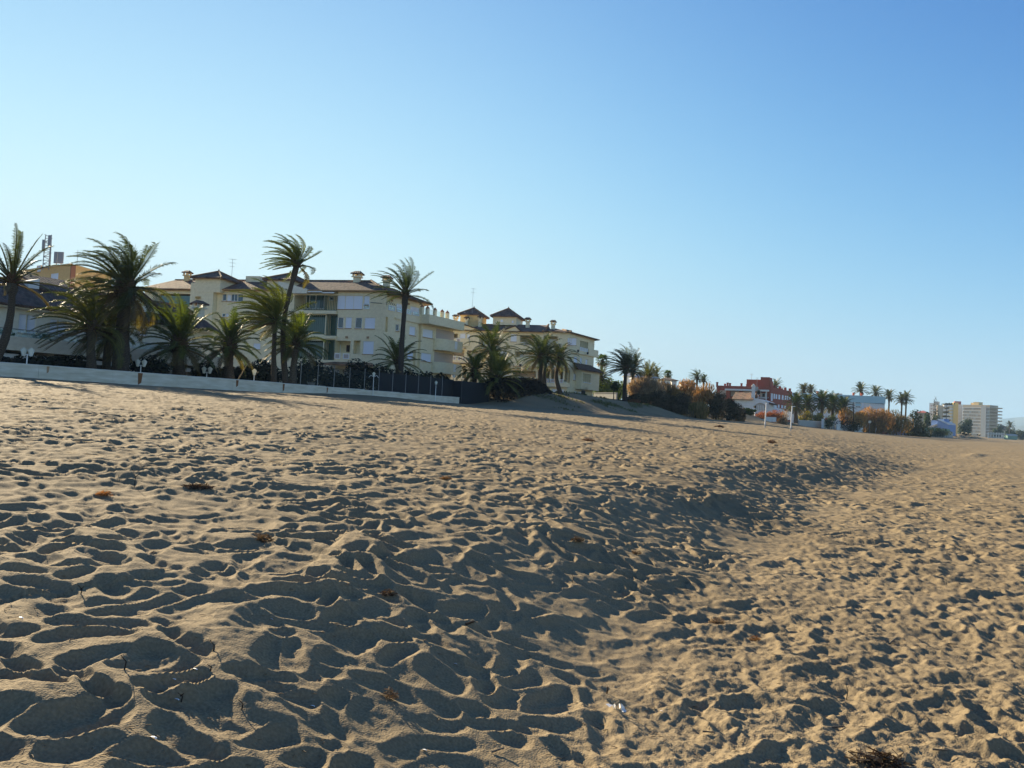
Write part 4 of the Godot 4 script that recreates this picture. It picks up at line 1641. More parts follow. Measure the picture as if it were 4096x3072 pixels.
# bare stems fanning out of the ground
func stems(at_: Vector3, r: Vector3, n: int, thick: float, tint: Color, seed_: int) -> Shape:
	var g := RandomNumberGenerator.new()
	g.seed = seed_
	var s := Shape.new()
	s.tint = tint.srgb_to_linear()
	for i in n:
		var a := g.randf() * TAU
		var o := g.randf()
		var foot := at_ + Vector3(cos(a) * r.x * o * 0.45, -0.2, sin(a) * r.z * o * 0.45)
		var top := at_ + Vector3(cos(a) * r.x * o * 0.85, r.y * g.randf_range(1.0, 1.75), sin(a) * r.z * o * 0.85)
		var mid := (foot + top) / 2.0 + Vector3(g.randfn(), 0, g.randfn()) * r.x * 0.06
		s.tube([foot, mid, top], [thick, thick * 0.7, thick * 0.25], 4, false)
	return s


func bush(called: String, label: String, category: String, px: float, base_y: float, depth: float, wide_px: float, high_px: float, n: int, size: float, tints: Array, seed_: int, style := 0.0, group := "", deepness := 0.7) -> Node3D:
	var p := stand(px, base_y, depth)
	var w := wide_px / FOCAL * depth / 2.0
	var top := at(px, base_y - high_px, depth).y
	var h := maxf(top - p.y, 0.5)
	var t := thing(called, label, category, p, group)
	var r := Vector3(w * 1.4, h * 0.74, w * deepness * 1.3)
	obj("foliage", leaf_cloud(p + Vector3(0, h * 0.42, 0), r, int(n * 1.3), size, tints, seed_, 7, style), M.twigs if style > 0.0 else M.leaf, t)
	obj("stems", stems(p, Vector3(w, h * 0.5, w * deepness), 14, 0.05, Color(0.35, 0.28, 0.2), seed_ + 1), M.bark, t)
	return t


# one feather leaf: a midrib that bends under its weight and the wind, leaflets down both sides
func feather(start: Vector3, dir: Vector3, length: float, droop: float, wind: Vector3, leaflets: int, leaf_len: float, tint: Color, g: RandomNumberGenerator, width := 0.05) -> Shape:
	var s := Shape.new()
	var steps := 9
	var pts := [start]
	var dirs := [dir.normalized()]
	var p := start
	var d := dir.normalized()
	for i in steps:
		var t := (i + 1.0) / steps
		p += d * (length / steps)
		d = (d + (Vector3.DOWN * droop + wind) * (t * 2.5 / steps)).normalized()
		pts.append(p)
		dirs.append(d)
	var base := tint
	s.tint = Color(base.r * 1.5, base.g * 1.25, base.b * 1.1)
	var rr := []
	for i in pts.size():
		rr.append(lerpf(0.045, 0.008, float(i) / steps) * (length / 3.0 + 0.3))
	s.tube(pts, rr, 3, false)
	for i in leaflets:
		var t := lerpf(0.13, 0.99, (i + 0.5) / leaflets)
		var f := t * steps
		var k := mini(int(f), steps - 1)
		var q: Vector3 = pts[k].lerp(pts[k + 1], f - k)
		var dd: Vector3 = dirs[k].lerp(dirs[k + 1], f - k).normalized()
		var side := dd.cross(Vector3.UP)
		if side.length() < 0.15:
			side = dd.cross(Vector3(0.3, 0.2, 1.0))
		side = side.normalized()
		var top := side.cross(dd).normalized()
		var l := leaf_len * (0.35 + 0.65 * sin(PI * clampf(t * 0.86 + 0.1, 0, 1))) * g.randf_range(0.7, 1.25)
		for sg in [-1.0, 1.0]:
			var o: Vector3 = (side * sg * 0.72 + dd * (0.55 + 0.5 * t) + top * 0.28).normalized()
			var m: Vector3 = q + o * l * 0.5
			var o2: Vector3 = (o + Vector3.DOWN * (0.3 + droop * 0.25 + g.randf_range(-0.2, 0.3)) + wind * 0.6).normalized()
			var e: Vector3 = m + o2 * l * 0.5
			var wv: Vector3 = dd * width * 0.5
			var lt := g.randf_range(0.75, 1.25)
			s.tint = Color(base.r * lt, base.g * lt, base.b * lt)
			s.tri(q - wv * 0.6, q + wv * 0.6, m + wv)
			s.tri(q - wv * 0.6, m + wv, m - wv)
			s.tri(m - wv, m + wv, e)
	return s


# feather palm: trunk, crown > fronds
func palm(label: String, base_px: Vector2, crown_px: Vector2, depth: float, opt: Dictionary, group := "") -> Node3D:
	var foot := stand(base_px.x, base_px.y, depth)
	var top := at(crown_px.x, crown_px.y, depth)
	return palm_at(label, foot, top, opt, group)


func palm_at(label: String, foot: Vector3, top: Vector3, opt: Dictionary, group := "") -> Node3D:
	var g := RandomNumberGenerator.new()
	g.seed = opt.get("seed", 1)
	var t := thing("palm_tree", label, "palm tree", foot, group)
	var r: float = opt.get("trunk", 0.22)
	var bend: Vector3 = opt.get("bend", Vector3.ZERO)
	var path := []
	var radii := []
	var n := 14
	var high := maxf(top.y - foot.y, 0.3)
	for i in n + 1:
		var k := float(i) / n
		var p := foot.lerp(top, k) + bend * sin(PI * k) + Vector3(sin(k * 9.0), 0, cos(k * 7.0)) * 0.03
		if i == 0:
			p.y -= 0.4
		path.append(p)
		var w := lerpf(1.25, 0.85, minf(k * 1.5, 1.0)) * (1.0 + 0.07 * (i % 2))
		if k > 0.9:
			w *= opt.get("bulge", 1.25)
		radii.append(r * w)
	var s := Shape.new()
	var tc: Color = opt.get("bark", Color(0.15, 0.115, 0.085))
	s.tint = tc
	s.tube(path, radii, 10)
	obj("trunk", s, M.bark, t)
	# the heart of the crown: old leaf bases
	var hs := Shape.new()
	hs.tint = opt.get("heart", Color(0.16, 0.10, 0.05))
	var size: float = opt.get("size", 3.0)
	var hr := r * 1.5
	hs.tube([top + Vector3(0, -0.5 * hr, 0), top + Vector3(0, 0.3 * hr, 0), top + Vector3(0, 1.5 * hr, 0), top + Vector3(0, 2.6 * hr, 0)], [r * 1.0, hr, hr * 0.9, hr * 0.2], 9)
	for i in 26:
		var a := i * 2.39996
		var q := top + Vector3(cos(a), 0, sin(a)) * hr * 0.8 + Vector3(0, (i / 26.0) * hr * 1.6 - 0.4 * hr, 0)
		hs.tube([q, q + Vector3(cos(a) * 0.35, 0.35, sin(a) * 0.35)], [0.07, 0.02], 4, false)
	var crown := obj("crown", hs, M.bark, t)
	var count: int = opt.get("fronds", 40)
	var wind: Vector3 = WIND * float(opt.get("wind", 0.0))
	var lo: float = opt.get("low", -35.0)
	var hi: float = opt.get("high", 82.0)
	var green: Color = opt.get("green", Color(0.055, 0.085, 0.022))
	var leaflets: int = opt.get("leaflets", 36)
	for i in count:
		var k := (i + 0.5) / count
		var a := i * 2.39996 + g.randf_range(-0.25, 0.25)
		var el := deg_to_rad(lerpf(hi, lo, pow(k, 0.85)) + g.randf_range(-7, 7))
		var d := Vector3(cos(a) * cos(el), sin(el), sin(a) * cos(el))
		var c := green
		var m := g.randf()
		c = Color(c.r * lerpf(1.1, 2.3, m), c.g * lerpf(1.0, 1.75, m), c.b * lerpf(0.6, 0.9, m))
		if k > 1.0 - float(opt.get("dead", 0.12)):
			c = Color(0.16, 0.105, 0.05).lerp(c, 0.25)
		elif g.randf() < 0.08:
			c = Color(0.14, 0.14, 0.03)
		var from := top + Vector3(cos(a) * hr * 0.5, hr * (1.8 - 1.8 * k), sin(a) * hr * 0.5)
		var l := size * g.randf_range(0.82, 1.12) * (0.8 if k > 0.92 or k < 0.06 else 1.0)
		var sh := feather(from, d + wind * 0.45, l, float(opt.get("droop", 0.8)) * g.randf_range(0.75, 1.3), wind * g.randf_range(0.7, 1.3), leaflets, size * float(opt.get("leaf", 0.15)) * 1.35, c, g, float(opt.get("width", 0.055)) * 1.25)
		obj("frond", sh, M.frond, crown)
	return t


# fan palm: stiff round leaves on long stalks over a skirt of dead ones
func fan_palm(label: String, base_px: Vector2, crown_px: Vector2, depth: float, size: float, seed_: int, group := "") -> Node3D:
	var g := RandomNumberGenerator.new()
	g.seed = seed_
	var foot := stand(base_px.x, base_px.y, depth)
	var top := at(crown_px.x, crown_px.y, depth)
	var t := thing("fan_palm_tree", label, "palm tree", foot, group)
	var s := Shape.new()
	s.tint = Color(0.17, 0.13, 0.10)
	s.tube([foot - Vector3(0, 0.4, 0), foot.lerp(top, 0.3), foot.lerp(top, 0.7), top], [0.36, 0.26, 0.22, 0.3], 8)
	obj("trunk", s, M.bark, t)
	var hs := Shape.new()
	hs.tint = Color(0.15, 0.10, 0.05)
	hs.tube([top - Vector3(0, 0.5, 0), top, top + Vector3(0, 0.5, 0)], [0.3, 0.42, 0.15], 8)
	var crown := obj("crown", hs, M.bark, t)
	for i in 26:
		var k := (i + 0.5) / 26.0
		var a := i * 2.39996
		var el := deg_to_rad(lerpf(75, -60, k))
		var d := Vector3(cos(a) * cos(el), sin(el), sin(a) * cos(el))
		var stalk := size * 0.55
		var f := Shape.new()
		var c := Color(0.07, 0.10, 0.025) if k < 0.78 else Color(0.20, 0.14, 0.07)
		var lt := g.randf_range(0.7, 1.3)
		f.tint = Color(c.r * lt, c.g * lt, c.b * lt)
		var e := top + d * stalk
		f.tube([top, e], [0.04, 0.025], 3, false)
		var side := d.cross(Vector3.UP).normalized()
		var up := side.cross(d).normalized()
		for j in 11:
			var b := lerpf(-1.9, 1.9, j / 10.0)
			var o := (d * cos(b) + side * sin(b) + up * 0.15).normalized()
			var m := e + o * size * 0.3
			var tip := e + (o + Vector3.DOWN * 0.45 + WIND * 0.15).normalized() * size * 0.52
			var wv := (d * -sin(b) + side * cos(b)).normalized() * size * 0.055
			f.tri(e, m + wv, m - wv)
			f.tri(m - wv, m + wv, tip)
		obj("leaf", f, M.frond, crown)
	return t


func make_palms() -> void:
	var blown := "wind-blown date palms along the beach wall"
	palm("leaning date palm with sparse stiff upright fronds at the left edge of the photo", Vector2(-9, 372), Vector2(11.6, 284), 58, {"seed": 1, "size": 3.9, "fronds": 26, "droop": 0.55, "wind": 0.12, "high": 86, "low": -12, "trunk": 0.26, "bulge": 1.7, "heart": Color(0.24, 0.11, 0.04), "dead": 0.1, "leaf": 0.075, "green": Color(0.04, 0.055, 0.03), "bend": Vector3(0.5, 0, 0)}, blown)
	palm("thick bushy date palm with a dense wind-swept crown and shaggy trunk behind the beach wall", Vector2(120, 371), Vector2(125, 296), 65, {"seed": 2, "size": 3.9, "fronds": 78, "droop": 0.8, "wind": 0.6, "high": 86, "low": -50, "trunk": 0.55, "bulge": 1.2, "dead": 0.25, "leaf": 0.17, "green": Color(0.035, 0.052, 0.02), "bark": Color(0.11, 0.085, 0.06)}, blown)
	palm("date palm with long fronds reaching left over the terrace, left of the thick bushy palm", Vector2(91.5, 369), Vector2(91, 331), 63, {"seed": 3, "size": 4.2, "fronds": 42, "droop": 0.85, "wind": 0.6, "high": 80, "low": -28, "trunk": 0.32, "dead": 0.15, "leaf": 0.15, "green": Color(0.05, 0.066, 0.018)}, blown)
	palm("young palm of low dark fronds filling the foot of the thick bushy palm", Vector2(106, 371), Vector2(108, 338), 66.5, {"seed": 4, "size": 2.8, "fronds": 30, "droop": 0.9, "wind": 0.4, "high": 80, "low": -40, "trunk": 0.3, "leaf": 0.18, "green": Color(0.045, 0.065, 0.018)}, blown)
	palm("low stemless date palm with a wide green crown, right of the shaggy thick-trunked palm", Vector2(179, 374), Vector2(179, 350), 71, {"seed": 5, "size": 3.5, "fronds": 54, "droop": 0.75, "wind": 0.15, "high": 84, "low": -30, "trunk": 0.5, "dead": 0.2, "leaf": 0.17, "green": Color(0.05, 0.075, 0.02)}, blown)
	palm("low date palm on a short thick trunk, right of the wide stemless palm", Vector2(229, 379), Vector2(229.5, 351), 75, {"seed": 6, "size": 3.0, "fronds": 46, "droop": 0.85, "wind": 0.0, "high": 84, "low": -32, "trunk": 0.42, "dead": 0.16, "leaf": 0.16, "green": Color(0.05, 0.075, 0.022)}, blown)
	palm("middle-high date palm blown hard to the left in front of the cream flats", Vector2(273.6, 384), Vector2(274.5, 323), 78, {"seed": 7, "size": 4.3, "fronds": 62, "droop": 0.7, "wind": 0.9, "high": 84, "low": -22, "trunk": 0.24, "dead": 0.1, "leaf": 0.16, "green": Color(0.075, 0.10, 0.018)}, blown)
	palm("tallest date palm with a curved trunk and a small crown swept to the left", Vector2(286.5, 385), Vector2(296.5, 266), 79, {"seed": 8, "size": 3.2, "fronds": 40, "droop": 0.55, "wind": 1.05, "high": 86, "low": -18, "trunk": 0.25, "bulge": 1.35, "dead": 0.06, "leaf": 0.15, "green": Color(0.06, 0.09, 0.02), "bend": Vector3(-0.75, 0, 0)}, blown)
	palm("short thick-trunked palm with a yellowing frond at the foot of the tallest palm", Vector2(292.5, 386), Vector2(295, 348), 80, {"seed": 9, "size": 3.3, "fronds": 44, "droop": 0.9, "wind": 0.25, "high": 80, "low": -30, "trunk": 0.33, "dead": 0.14, "leaf": 0.17, "green": Color(0.05, 0.075, 0.02), "bark": Color(0.26, 0.22, 0.18)}, blown)
	palm("tall slim date palm with an open crown before the cream flats' corner", Vector2(399, 393), Vector2(405, 296), 93, {"seed": 10, "size": 3.9, "fronds": 30, "droop": 0.65, "wind": 0.5, "high": 86, "low": -8, "trunk": 0.30, "bulge": 1.35, "dead": 0.05, "leaf": 0.13, "green": Color(0.035, 0.055, 0.022), "bark": Color(0.10, 0.08, 0.07)}, blown)
	palm("lower date palm with arching fronds just behind the tall slim palm", Vector2(398, 394), Vector2(397, 364), 95, {"seed": 11, "size": 3.4, "fronds": 34, "droop": 0.8, "wind": 0.0, "high": 84, "low": -12, "trunk": 0.22, "bulge": 1.5, "dead": 0.08, "leaf": 0.15, "green": Color(0.065, 0.09, 0.025)}, blown)
	var dune := "date palms in front of the middle flats"
	palm("broad date palm with hanging fronds before the middle of the second block of flats", Vector2(491, 389), Vector2(492, 354), 112, {"seed": 12, "size": 4.2, "fronds": 46, "droop": 1.25, "wind": 0.12, "high": 84, "low": -30, "trunk": 0.34, "dead": 0.14, "leaf": 0.15, "green": Color(0.035, 0.055, 0.02)}, dune)
	palm("small date palm left of the low bushy palm above the clipped hedge", Vector2(474.5, 389), Vector2(474.5, 375), 104, {"seed": 13, "size": 2.5, "fronds": 40, "droop": 0.95, "wind": 0.0, "high": 82, "low": -36, "trunk": 0.32, "dead": 0.12, "leaf": 0.17, "green": Color(0.05, 0.08, 0.02)}, dune)
	palm("low bushy light-green palm sprouting behind the clipped hedge", Vector2(498, 390), Vector2(497.5, 381), 104, {"seed": 14, "size": 3.7, "fronds": 46, "droop": 0.8, "wind": 0.0, "high": 85, "low": -28, "trunk": 0.3, "dead": 0.1, "leaf": 0.16, "green": Color(0.085, 0.11, 0.03)}, dune)
	palm("dark wide-crowned date palm on the sand bank, left of a close pair of trunks", Vector2(540, 391), Vector2(541, 359.5), 115, {"seed": 15, "size": 3.6, "fronds": 52, "droop": 0.9, "wind": 0.1, "high": 82, "low": -26, "trunk": 0.34, "dead": 0.1, "leaf": 0.16, "green": Color(0.035, 0.055, 0.02)}, dune)
	palm("slim second trunk with few fronds beside the dark wide-crowned palm", Vector2(544, 391.5), Vector2(545, 361), 116, {"seed": 16, "size": 2.6, "fronds": 18, "droop": 0.9, "wind": 0.1, "high": 80, "low": -20, "trunk": 0.26, "dead": 0.1, "leaf": 0.15, "green": Color(0.04, 0.06, 0.022)}, dune)
	palm("date palm with a slim bent trunk at the sand bank's right end", Vector2(560.5, 394), Vector2(559.5, 361), 119, {"seed": 17, "size": 3.0, "fronds": 40, "droop": 1.0, "wind": 0.0, "high": 80, "low": -32, "trunk": 0.28, "dead": 0.15, "leaf": 0.15, "green": Color(0.04, 0.055, 0.025), "bend": Vector3(-0.5, 0, 0)}, dune)
	# right of the flats
	fan_palm("slim fan palm rising beside the right corner of the middle flats", Vector2(600.5, 391), Vector2(602.5, 361), 190, 1.9, 21)
	var plot := "date palms among the villas right of the flats"
	palm("round-crowned date palm behind the slim fan palm by the flats' right corner", Vector2(601, 393), Vector2(601.5, 379), 186, {"seed": 22, "size": 2.8, "fronds": 38, "droop": 0.9, "high": 80, "low": -20, "trunk": 0.3, "leaf": 0.17, "leaflets": 16, "width": 0.1, "green": Color(0.05, 0.065, 0.035)}, plot)
	palm("big dark palm with a bulging trunk top on the dune edge, blown to the left", Vector2(624.5, 398), Vector2(625.5, 370), 139, {"seed": 23, "size": 3.8, "fronds": 56, "droop": 0.6, "wind": 0.65, "high": 84, "low": -14, "trunk": 0.34, "bulge": 1.5, "dead": 0.04, "leaf": 0.17, "leaflets": 20, "width": 0.08, "green": Color(0.022, 0.036, 0.022), "bark": Color(0.075, 0.06, 0.055)}, plot)
	palm("palm with a lit orange-brown trunk just right of the big dark dune palm", Vector2(632, 389), Vector2(633, 372), 152, {"seed": 24, "size": 3.0, "fronds": 48, "droop": 0.7, "wind": 0.2, "high": 85, "low": -14, "trunk": 0.30, "bulge": 1.5, "dead": 0.05, "leaf": 0.16, "leaflets": 18, "width": 0.09, "green": Color(0.026, 0.042, 0.022), "bark": Color(0.34, 0.17, 0.08)}, plot)
	palm("grey-green palm with stiff fanned fronds above the pale tamarisk scrub", Vector2(648.5, 391), Vector2(648.5, 378), 160, {"seed": 25, "size": 3.1, "fronds": 36, "droop": 0.35, "wind": 0.0, "high": 84, "low": 2, "trunk": 0.3, "dead": 0.08, "leaf": 0.14, "leaflets": 16, "width": 0.09, "green": Color(0.085, 0.10, 0.06)}, plot)
	var i := 0
	for k in [[656, 376.5, 386, 205, 2.4, 0.5, "small dark palm between the grey-green palm and the white villas"], [697, 379, 388, 232, 2.6, 0.8, "wind-bent palm over the orange scrub left of the red building"], [703.5, 381.5, 388.5, 236, 2.1, 0.5, "low round palm right beside the wind-bent palm over the orange scrub"]]:
		palm(k[6], Vector2(k[0], k[2]), Vector2(k[0], k[1]), k[3], {"seed": 30 + i, "size": k[4], "fronds": 30, "droop": 0.8, "wind": k[5], "high": 82, "low": -20, "trunk": 0.28, "leaf": 0.17, "leaflets": 12, "width": 0.13, "green": Color(0.04, 0.06, 0.022)}, plot)
		i += 1
	fan_palm("small fan palm above the white villa roofs left of the red building", Vector2(668, 386), Vector2(668, 374.5), 230, 1.5, 35, "small fan palms among the villas")
	fan_palm("tiny fan palm between the lit orange trunk and the grey-green palm", Vector2(640, 387), Vector2(640, 378), 258, 1.5, 36, "small fan palms among the villas")
	palm("palm crown showing over the red building's flat roof", Vector2(775.5, 400), Vector2(775.5, 388.5), 300, {"seed": 37, "size": 3.6, "fronds": 30, "droop": 0.8, "high": 80, "low": -10, "trunk": 0.3, "leaf": 0.18, "leaflets": 11, "width": 0.17, "green": Color(0.045, 0.055, 0.03)}, plot)
	i = 0
	for k in [[803.5, 391.5, 336, 3.0, "left one of two bushy palm crowns over the pale long building"], [810.5, 391.8, 340, 2.8, "right one of two bushy palm crowns over the pale long building"]]:
		palm(k[4], Vector2(k[0], 404), Vector2(k[0], k[1]), k[2], {"seed": 40 + i, "size": k[3], "fronds": 42, "droop": 0.7, "high": 80, "low": -15, "trunk": 0.4, "leaf": 0.2, "leaflets": 11, "width": 0.2, "green": Color(0.05, 0.055, 0.03)}, plot)
		i += 1
	var cluster := "dark date palms clustered before the pale long building"
	i = 0
	for k in [[796, 407, 416, 206, "leftmost palm of the dark cluster, reaching over the red building's corner"], [807.5, 406.5, 418, 215, "second palm of the dark cluster left of the lit one"], [822, 404, 419, 213, "tallest palm of the dark cluster with sunlit hanging fronds"], [832.5, 406.5, 419, 218, "palm of the dark cluster just right of the tallest one"], [843, 409.5, 420, 221, "rightmost low palm of the dark cluster by the orange scrub"]]:
		palm(k[4], Vector2(k[0], k[2]), Vector2(k[0], k[1]), k[3], {"seed": 50 + i, "size": 3.1, "fronds": 60, "droop": 0.85, "high": 84, "low": -40, "trunk": 0.45, "dead": 0.12, "leaf": 0.19, "leaflets": 14, "width": 0.13, "green": Color(0.022, 0.04, 0.016)}, cluster)
		i += 1
	var row := "slim palms in a row right of the pale long building"
	i = 0
	for k in [[860.5, 391.5, 402, "first palm of the row, rising over the pale building's roof"], [875.7, 394.5, 405, "second palm of the row, over the roof's right part"], [889, 398, 409.5, "third palm of the row, just past the pale building's right end"], [901.7, 402, 411, "fourth palm of the row, close left of the last one"], [906, 400.5, 411, "last palm of the row, with one long frond to the right"]]:
		palm(k[3], Vector2(k[0], k[2]), Vector2(k[0], k[1]), 330, {"seed": 60 + i, "size": 3.6, "fronds": 34, "droop": 0.85, "wind": 0.0, "high": 82, "low": -22, "trunk": 0.36, "bulge": 1.3, "leaf": 0.17, "leaflets": 12, "width": 0.2, "green": Color(0.035, 0.05, 0.03)}, row)
		i += 1


func make_scrub() -> void:
	var greens := [lin(0.03, 0.05, 0.015), lin(0.05, 0.075, 0.02), lin(0.02, 0.035, 0.012)]
	var light := [lin(0.17, 0.21, 0.03), lin(0.12, 0.16, 0.03), lin(0.22, 0.24, 0.05)]
	var grey := [lin(0.34, 0.27, 0.19), lin(0.26, 0.21, 0.14), lin(0.42, 0.34, 0.25)]
	var brown := [lin(0.21, 0.15, 0.06), lin(0.28, 0.19, 0.07), lin(0.15, 0.12, 0.06)]
	var orange := [lin(0.43, 0.26, 0.085), lin(0.36, 0.22, 0.09), lin(0.50, 0.33, 0.12)]
	var dark := [lin(0.055, 0.052, 0.034), lin(0.085, 0.078, 0.052), lin(0.12, 0.10, 0.07)]
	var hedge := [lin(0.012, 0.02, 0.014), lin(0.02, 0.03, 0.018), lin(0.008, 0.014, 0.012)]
	# dark shrubs behind the fence of the left flats
	var group := "dark shrubs behind the netting fence"
	var i := 0
	for k in [[232, 379, 34, 14, 82, "shrub of the dark row at the feet of the low palms"], [262, 381, 40, 19, 84, "dark shrub between the low palm and the middle-high palm"], [306, 386, 52, 30, 86, "highest dark shrub behind the fence, right of the tallest palm"], [336, 388, 36, 17, 88, "low dip of dark shrub behind the planter"], [366, 391, 54, 31, 90, "dark round shrub under the tiled canopy"], [402, 394, 44, 30, 94, "dark shrub at the flats' corner beside the tall slim palm"], [424, 396, 36, 29, 96, "dark shrub right of the flats' corner"], [441, 398, 26, 25, 98, "last dark shrub at the right end of the fence"]]:
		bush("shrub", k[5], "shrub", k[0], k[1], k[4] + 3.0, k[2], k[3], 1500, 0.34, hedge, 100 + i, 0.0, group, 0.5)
		i += 1
	# garden plants under the terrace and the low palms
	i = 0
	for k in [[28, 365, 60, 12, 63, "dark garden hedge behind the left end of the beach wall"], [68, 368, 46, 13, 65, "dark garden hedge left of the shaggy palm trunk"], [150, 373, 44, 16, 69, "dark garden shrub between the shaggy trunk and the wide stemless palm"], [205, 377, 30, 13, 74, "dark garden shrub between the two low palms"], [252, 380, 20, 12, 78, "dark garden shrub left of the middle-high palm"]]:
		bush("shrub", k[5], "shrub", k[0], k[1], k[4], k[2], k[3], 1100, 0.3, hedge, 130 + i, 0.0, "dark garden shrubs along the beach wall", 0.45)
		i += 1
	bush("shrub", "dark spiky shrub with big leaves in front of the flats' balcony wall", "shrub", 528, 391.5, 112, 15, 6, 500, 0.35, greens, 140, 0.4)
	bush("cactus", "tall branched cactus standing on the corner balcony of the left flats", "cactus", 444.5, 339.5, 113, 5, 9, 60, 0.25, greens, 141, 0.6)
	# right of the flats
	bush("shrub", "big sunlit green shrub left of the dune palms, behind the white wall", "shrub", 608, 391.5, 186, 34, 17, 2400, 0.48, light, 150, 0.0, "", 0.6)
	bush("shrub", "feathery light shrub between the green shrub and the big dark palm", "shrub", 619, 390, 188, 9, 14, 500, 0.5, light, 151, 0.7)
	var st := stand(615, 397.5, 138)
	var tr := thing("small_tree", "small dark round-headed tree on two thin stems before the white wall", "tree", st)
	var ts := Shape.new()
	ts.tint = Color(0.06, 0.045, 0.035)
	for k in [-0.15, 0.35]:
		ts.tube([st + Vector3(k, -0.3, 0), st + Vector3(k * 2.6 + 0.1, 2.0, 0)], [0.1, 0.06], 6)
	obj("trunk", ts, M.bark, tr)
	obj("crown", leaf_cloud(st + Vector3(0.2, 2.55, 0), Vector3(1.15, 1.15, 1.0), 900, 0.26, greens, 152), M.leaf, tr)
	bush("tamarisk_bush", "pale grey-brown leafless tamarisk scrub right of the big dark palm", "bush", 644, 398, 148, 36, 21, 3800, 0.5, grey, 160, 0.75, "tamarisk scrub on the dune", 0.6)
	bush("tamarisk_bush", "smoky brown tamarisk scrub in the middle of the thicket", "bush", 663, 400, 152, 26, 18, 2600, 0.5, brown, 161, 0.7, "tamarisk scrub on the dune", 0.6)
	bush("tamarisk_bush", "rusty tamarisk scrub below the wind-bent palm", "bush", 682, 402, 158, 26, 20, 2800, 0.5, [brown[0], brown[1], orange[1]], 162, 0.7, "tamarisk scrub on the dune", 0.6)
	bush("tamarisk_bush", "orange-topped tamarisk scrub left of the red building", "bush", 701, 404, 166, 22, 19, 2600, 0.5, [orange[0], orange[1], brown[1]], 163, 0.7, "tamarisk scrub on the dune", 0.6)
	i = 0
	for k in [[636, 400.5, 24, 7, 141, "low dark thicket at the foot of the pale tamarisk"], [657, 404, 30, 13, 143, "blackish thicket below the smoky brown tamarisk"], [678, 407, 30, 14, 143, "blackish thicket left of the tan reeds"], [716, 414, 18, 25, 146, "dark thicket right of the tan reeds, highest of the dark ones"], [730, 416.5, 24, 20, 150, "dark spreading thicket before the white house"], [741, 417, 12, 11, 154, "low end of the dark thicket against the white house"]]:
		bush("thicket", k[5], "bush", k[0], k[1], k[4], k[2], k[3], 2200, 0.42, dark, 170 + i, 0.35, "dark thickets along the dune foot", 0.5)
		i += 1
	bush("reeds", "tan dry reeds at the dune foot between the dark thickets", "reeds", 697, 411, 141, 20, 11, 1500, 0.5, [lin(0.30, 0.22, 0.10), lin(0.22, 0.17, 0.08), lin(0.16, 0.15, 0.05)], 180, 0.85)
	var ps := Shape.new()
	ps.tint = Color(0.25, 0.19, 0.12)
	var pr := thing("stake_row", "row of short weathered stakes standing left of the tan reeds", "stakes", stand(688.5, 408, 139))
	for j in 5:
		var q := stand(686.5 + j * 1.7, 408 + j * 0.2, 139)
		var s := Shape.new()
		s.tint = Color(0.28, 0.22, 0.14)
		s.tube([q - Vector3(0, 0.3, 0), q + Vector3(0.05 * (j - 2), 1.15 + 0.2 * (j % 3), 0)], [0.08, 0.06], 5)
		obj("stake", s, M.bark, pr)
	bush("dry_bush", "low round reddish-brown dry bush on the dune beside the big dark palm's foot", "bush", 635, 405, 134, 11, 5, 700, 0.3, [lin(0.20, 0.10, 0.05), lin(0.14, 0.075, 0.045)], 181, 0.5)
	bush("shrub", "rounded green shrub before the white house's left half", "shrub", 748.5, 416, 176, 14, 8, 1200, 0.32, [lin(0.06, 0.085, 0.012), lin(0.03, 0.05, 0.012), lin(0.09, 0.11, 0.02)], 182)
	bush("shrub", "orange-red shrub between the two white posts, before the arched door", "shrub", 770, 417, 182, 24, 7, 1500, 0.36, [lin(0.34, 0.12, 0.04), lin(0.26, 0.11, 0.05)], 183, 0.4)
	bush("shrub", "greyish twiggy shrub right of the orange-red shrub", "shrub", 783, 418, 184, 12, 6, 700, 0.4, grey, 184, 0.7)
	bush("shrub", "yellow-flowered shrub under the left of the dark palm cluster", "shrub", 804, 417, 207, 12, 8, 900, 0.34, [lin(0.50, 0.32, 0.03), lin(0.16, 0.17, 0.03)], 185)
	bush("shrub", "yellow-green shrub under the middle of the dark palm cluster", "shrub", 815, 421, 205, 16, 9, 1100, 0.36, [lin(0.13, 0.14, 0.03), lin(0.30, 0.22, 0.04), lin(0.05, 0.07, 0.02)], 186)
	bush("shrub", "yellow-green shrub behind the red and white marker", "shrub", 829, 421, 214, 14, 8, 900, 0.36, [lin(0.12, 0.13, 0.03), lin(0.06, 0.08, 0.02)], 187)
	bush("tamarisk_bush", "bright orange tamarisk at the left of the wide autumn thicket", "bush", 853, 423, 214, 24, 14, 2800, 0.55, orange, 190, 0.75, "autumn tamarisk thicket", 0.6)
	bush("tamarisk_bush", "tallest orange-brown tamarisk in the middle of the autumn thicket", "bush", 872, 425, 224, 30, 20, 3600, 0.58, [orange[1], brown[1], orange[0], lin(0.22, 0.15, 0.08)], 191, 0.75, "autumn tamarisk thicket", 0.6)
	bush("tamarisk_bush", "olive-brown tamarisk in the right part of the autumn thicket", "bush", 894, 428, 234, 34, 18, 3400, 0.58, [brown[0], lin(0.13, 0.11, 0.03), brown[1]], 192, 0.6, "autumn tamarisk thicket", 0.6)
	bush("shrub", "dark green evergreen at the right end of the autumn thicket", "shrub", 915, 429, 246, 24, 16, 2200, 0.5, [lin(0.035, 0.04, 0.015), lin(0.06, 0.055, 0.025)], 193, 0.0, "", 0.6)
	bush("hedge", "low dark hedge on top of the white wall before the autumn thicket", "hedge", 850, 422.2, 206, 24, 4.5, 1200, 0.3, hedge, 194, 0.0, "", 0.12)
	bush("hedge", "short green hedge piece behind the white wall with a small emblem", "hedge", 830, 421, 200, 11, 3, 500, 0.3, greens, 195, 0.0, "", 0.2)
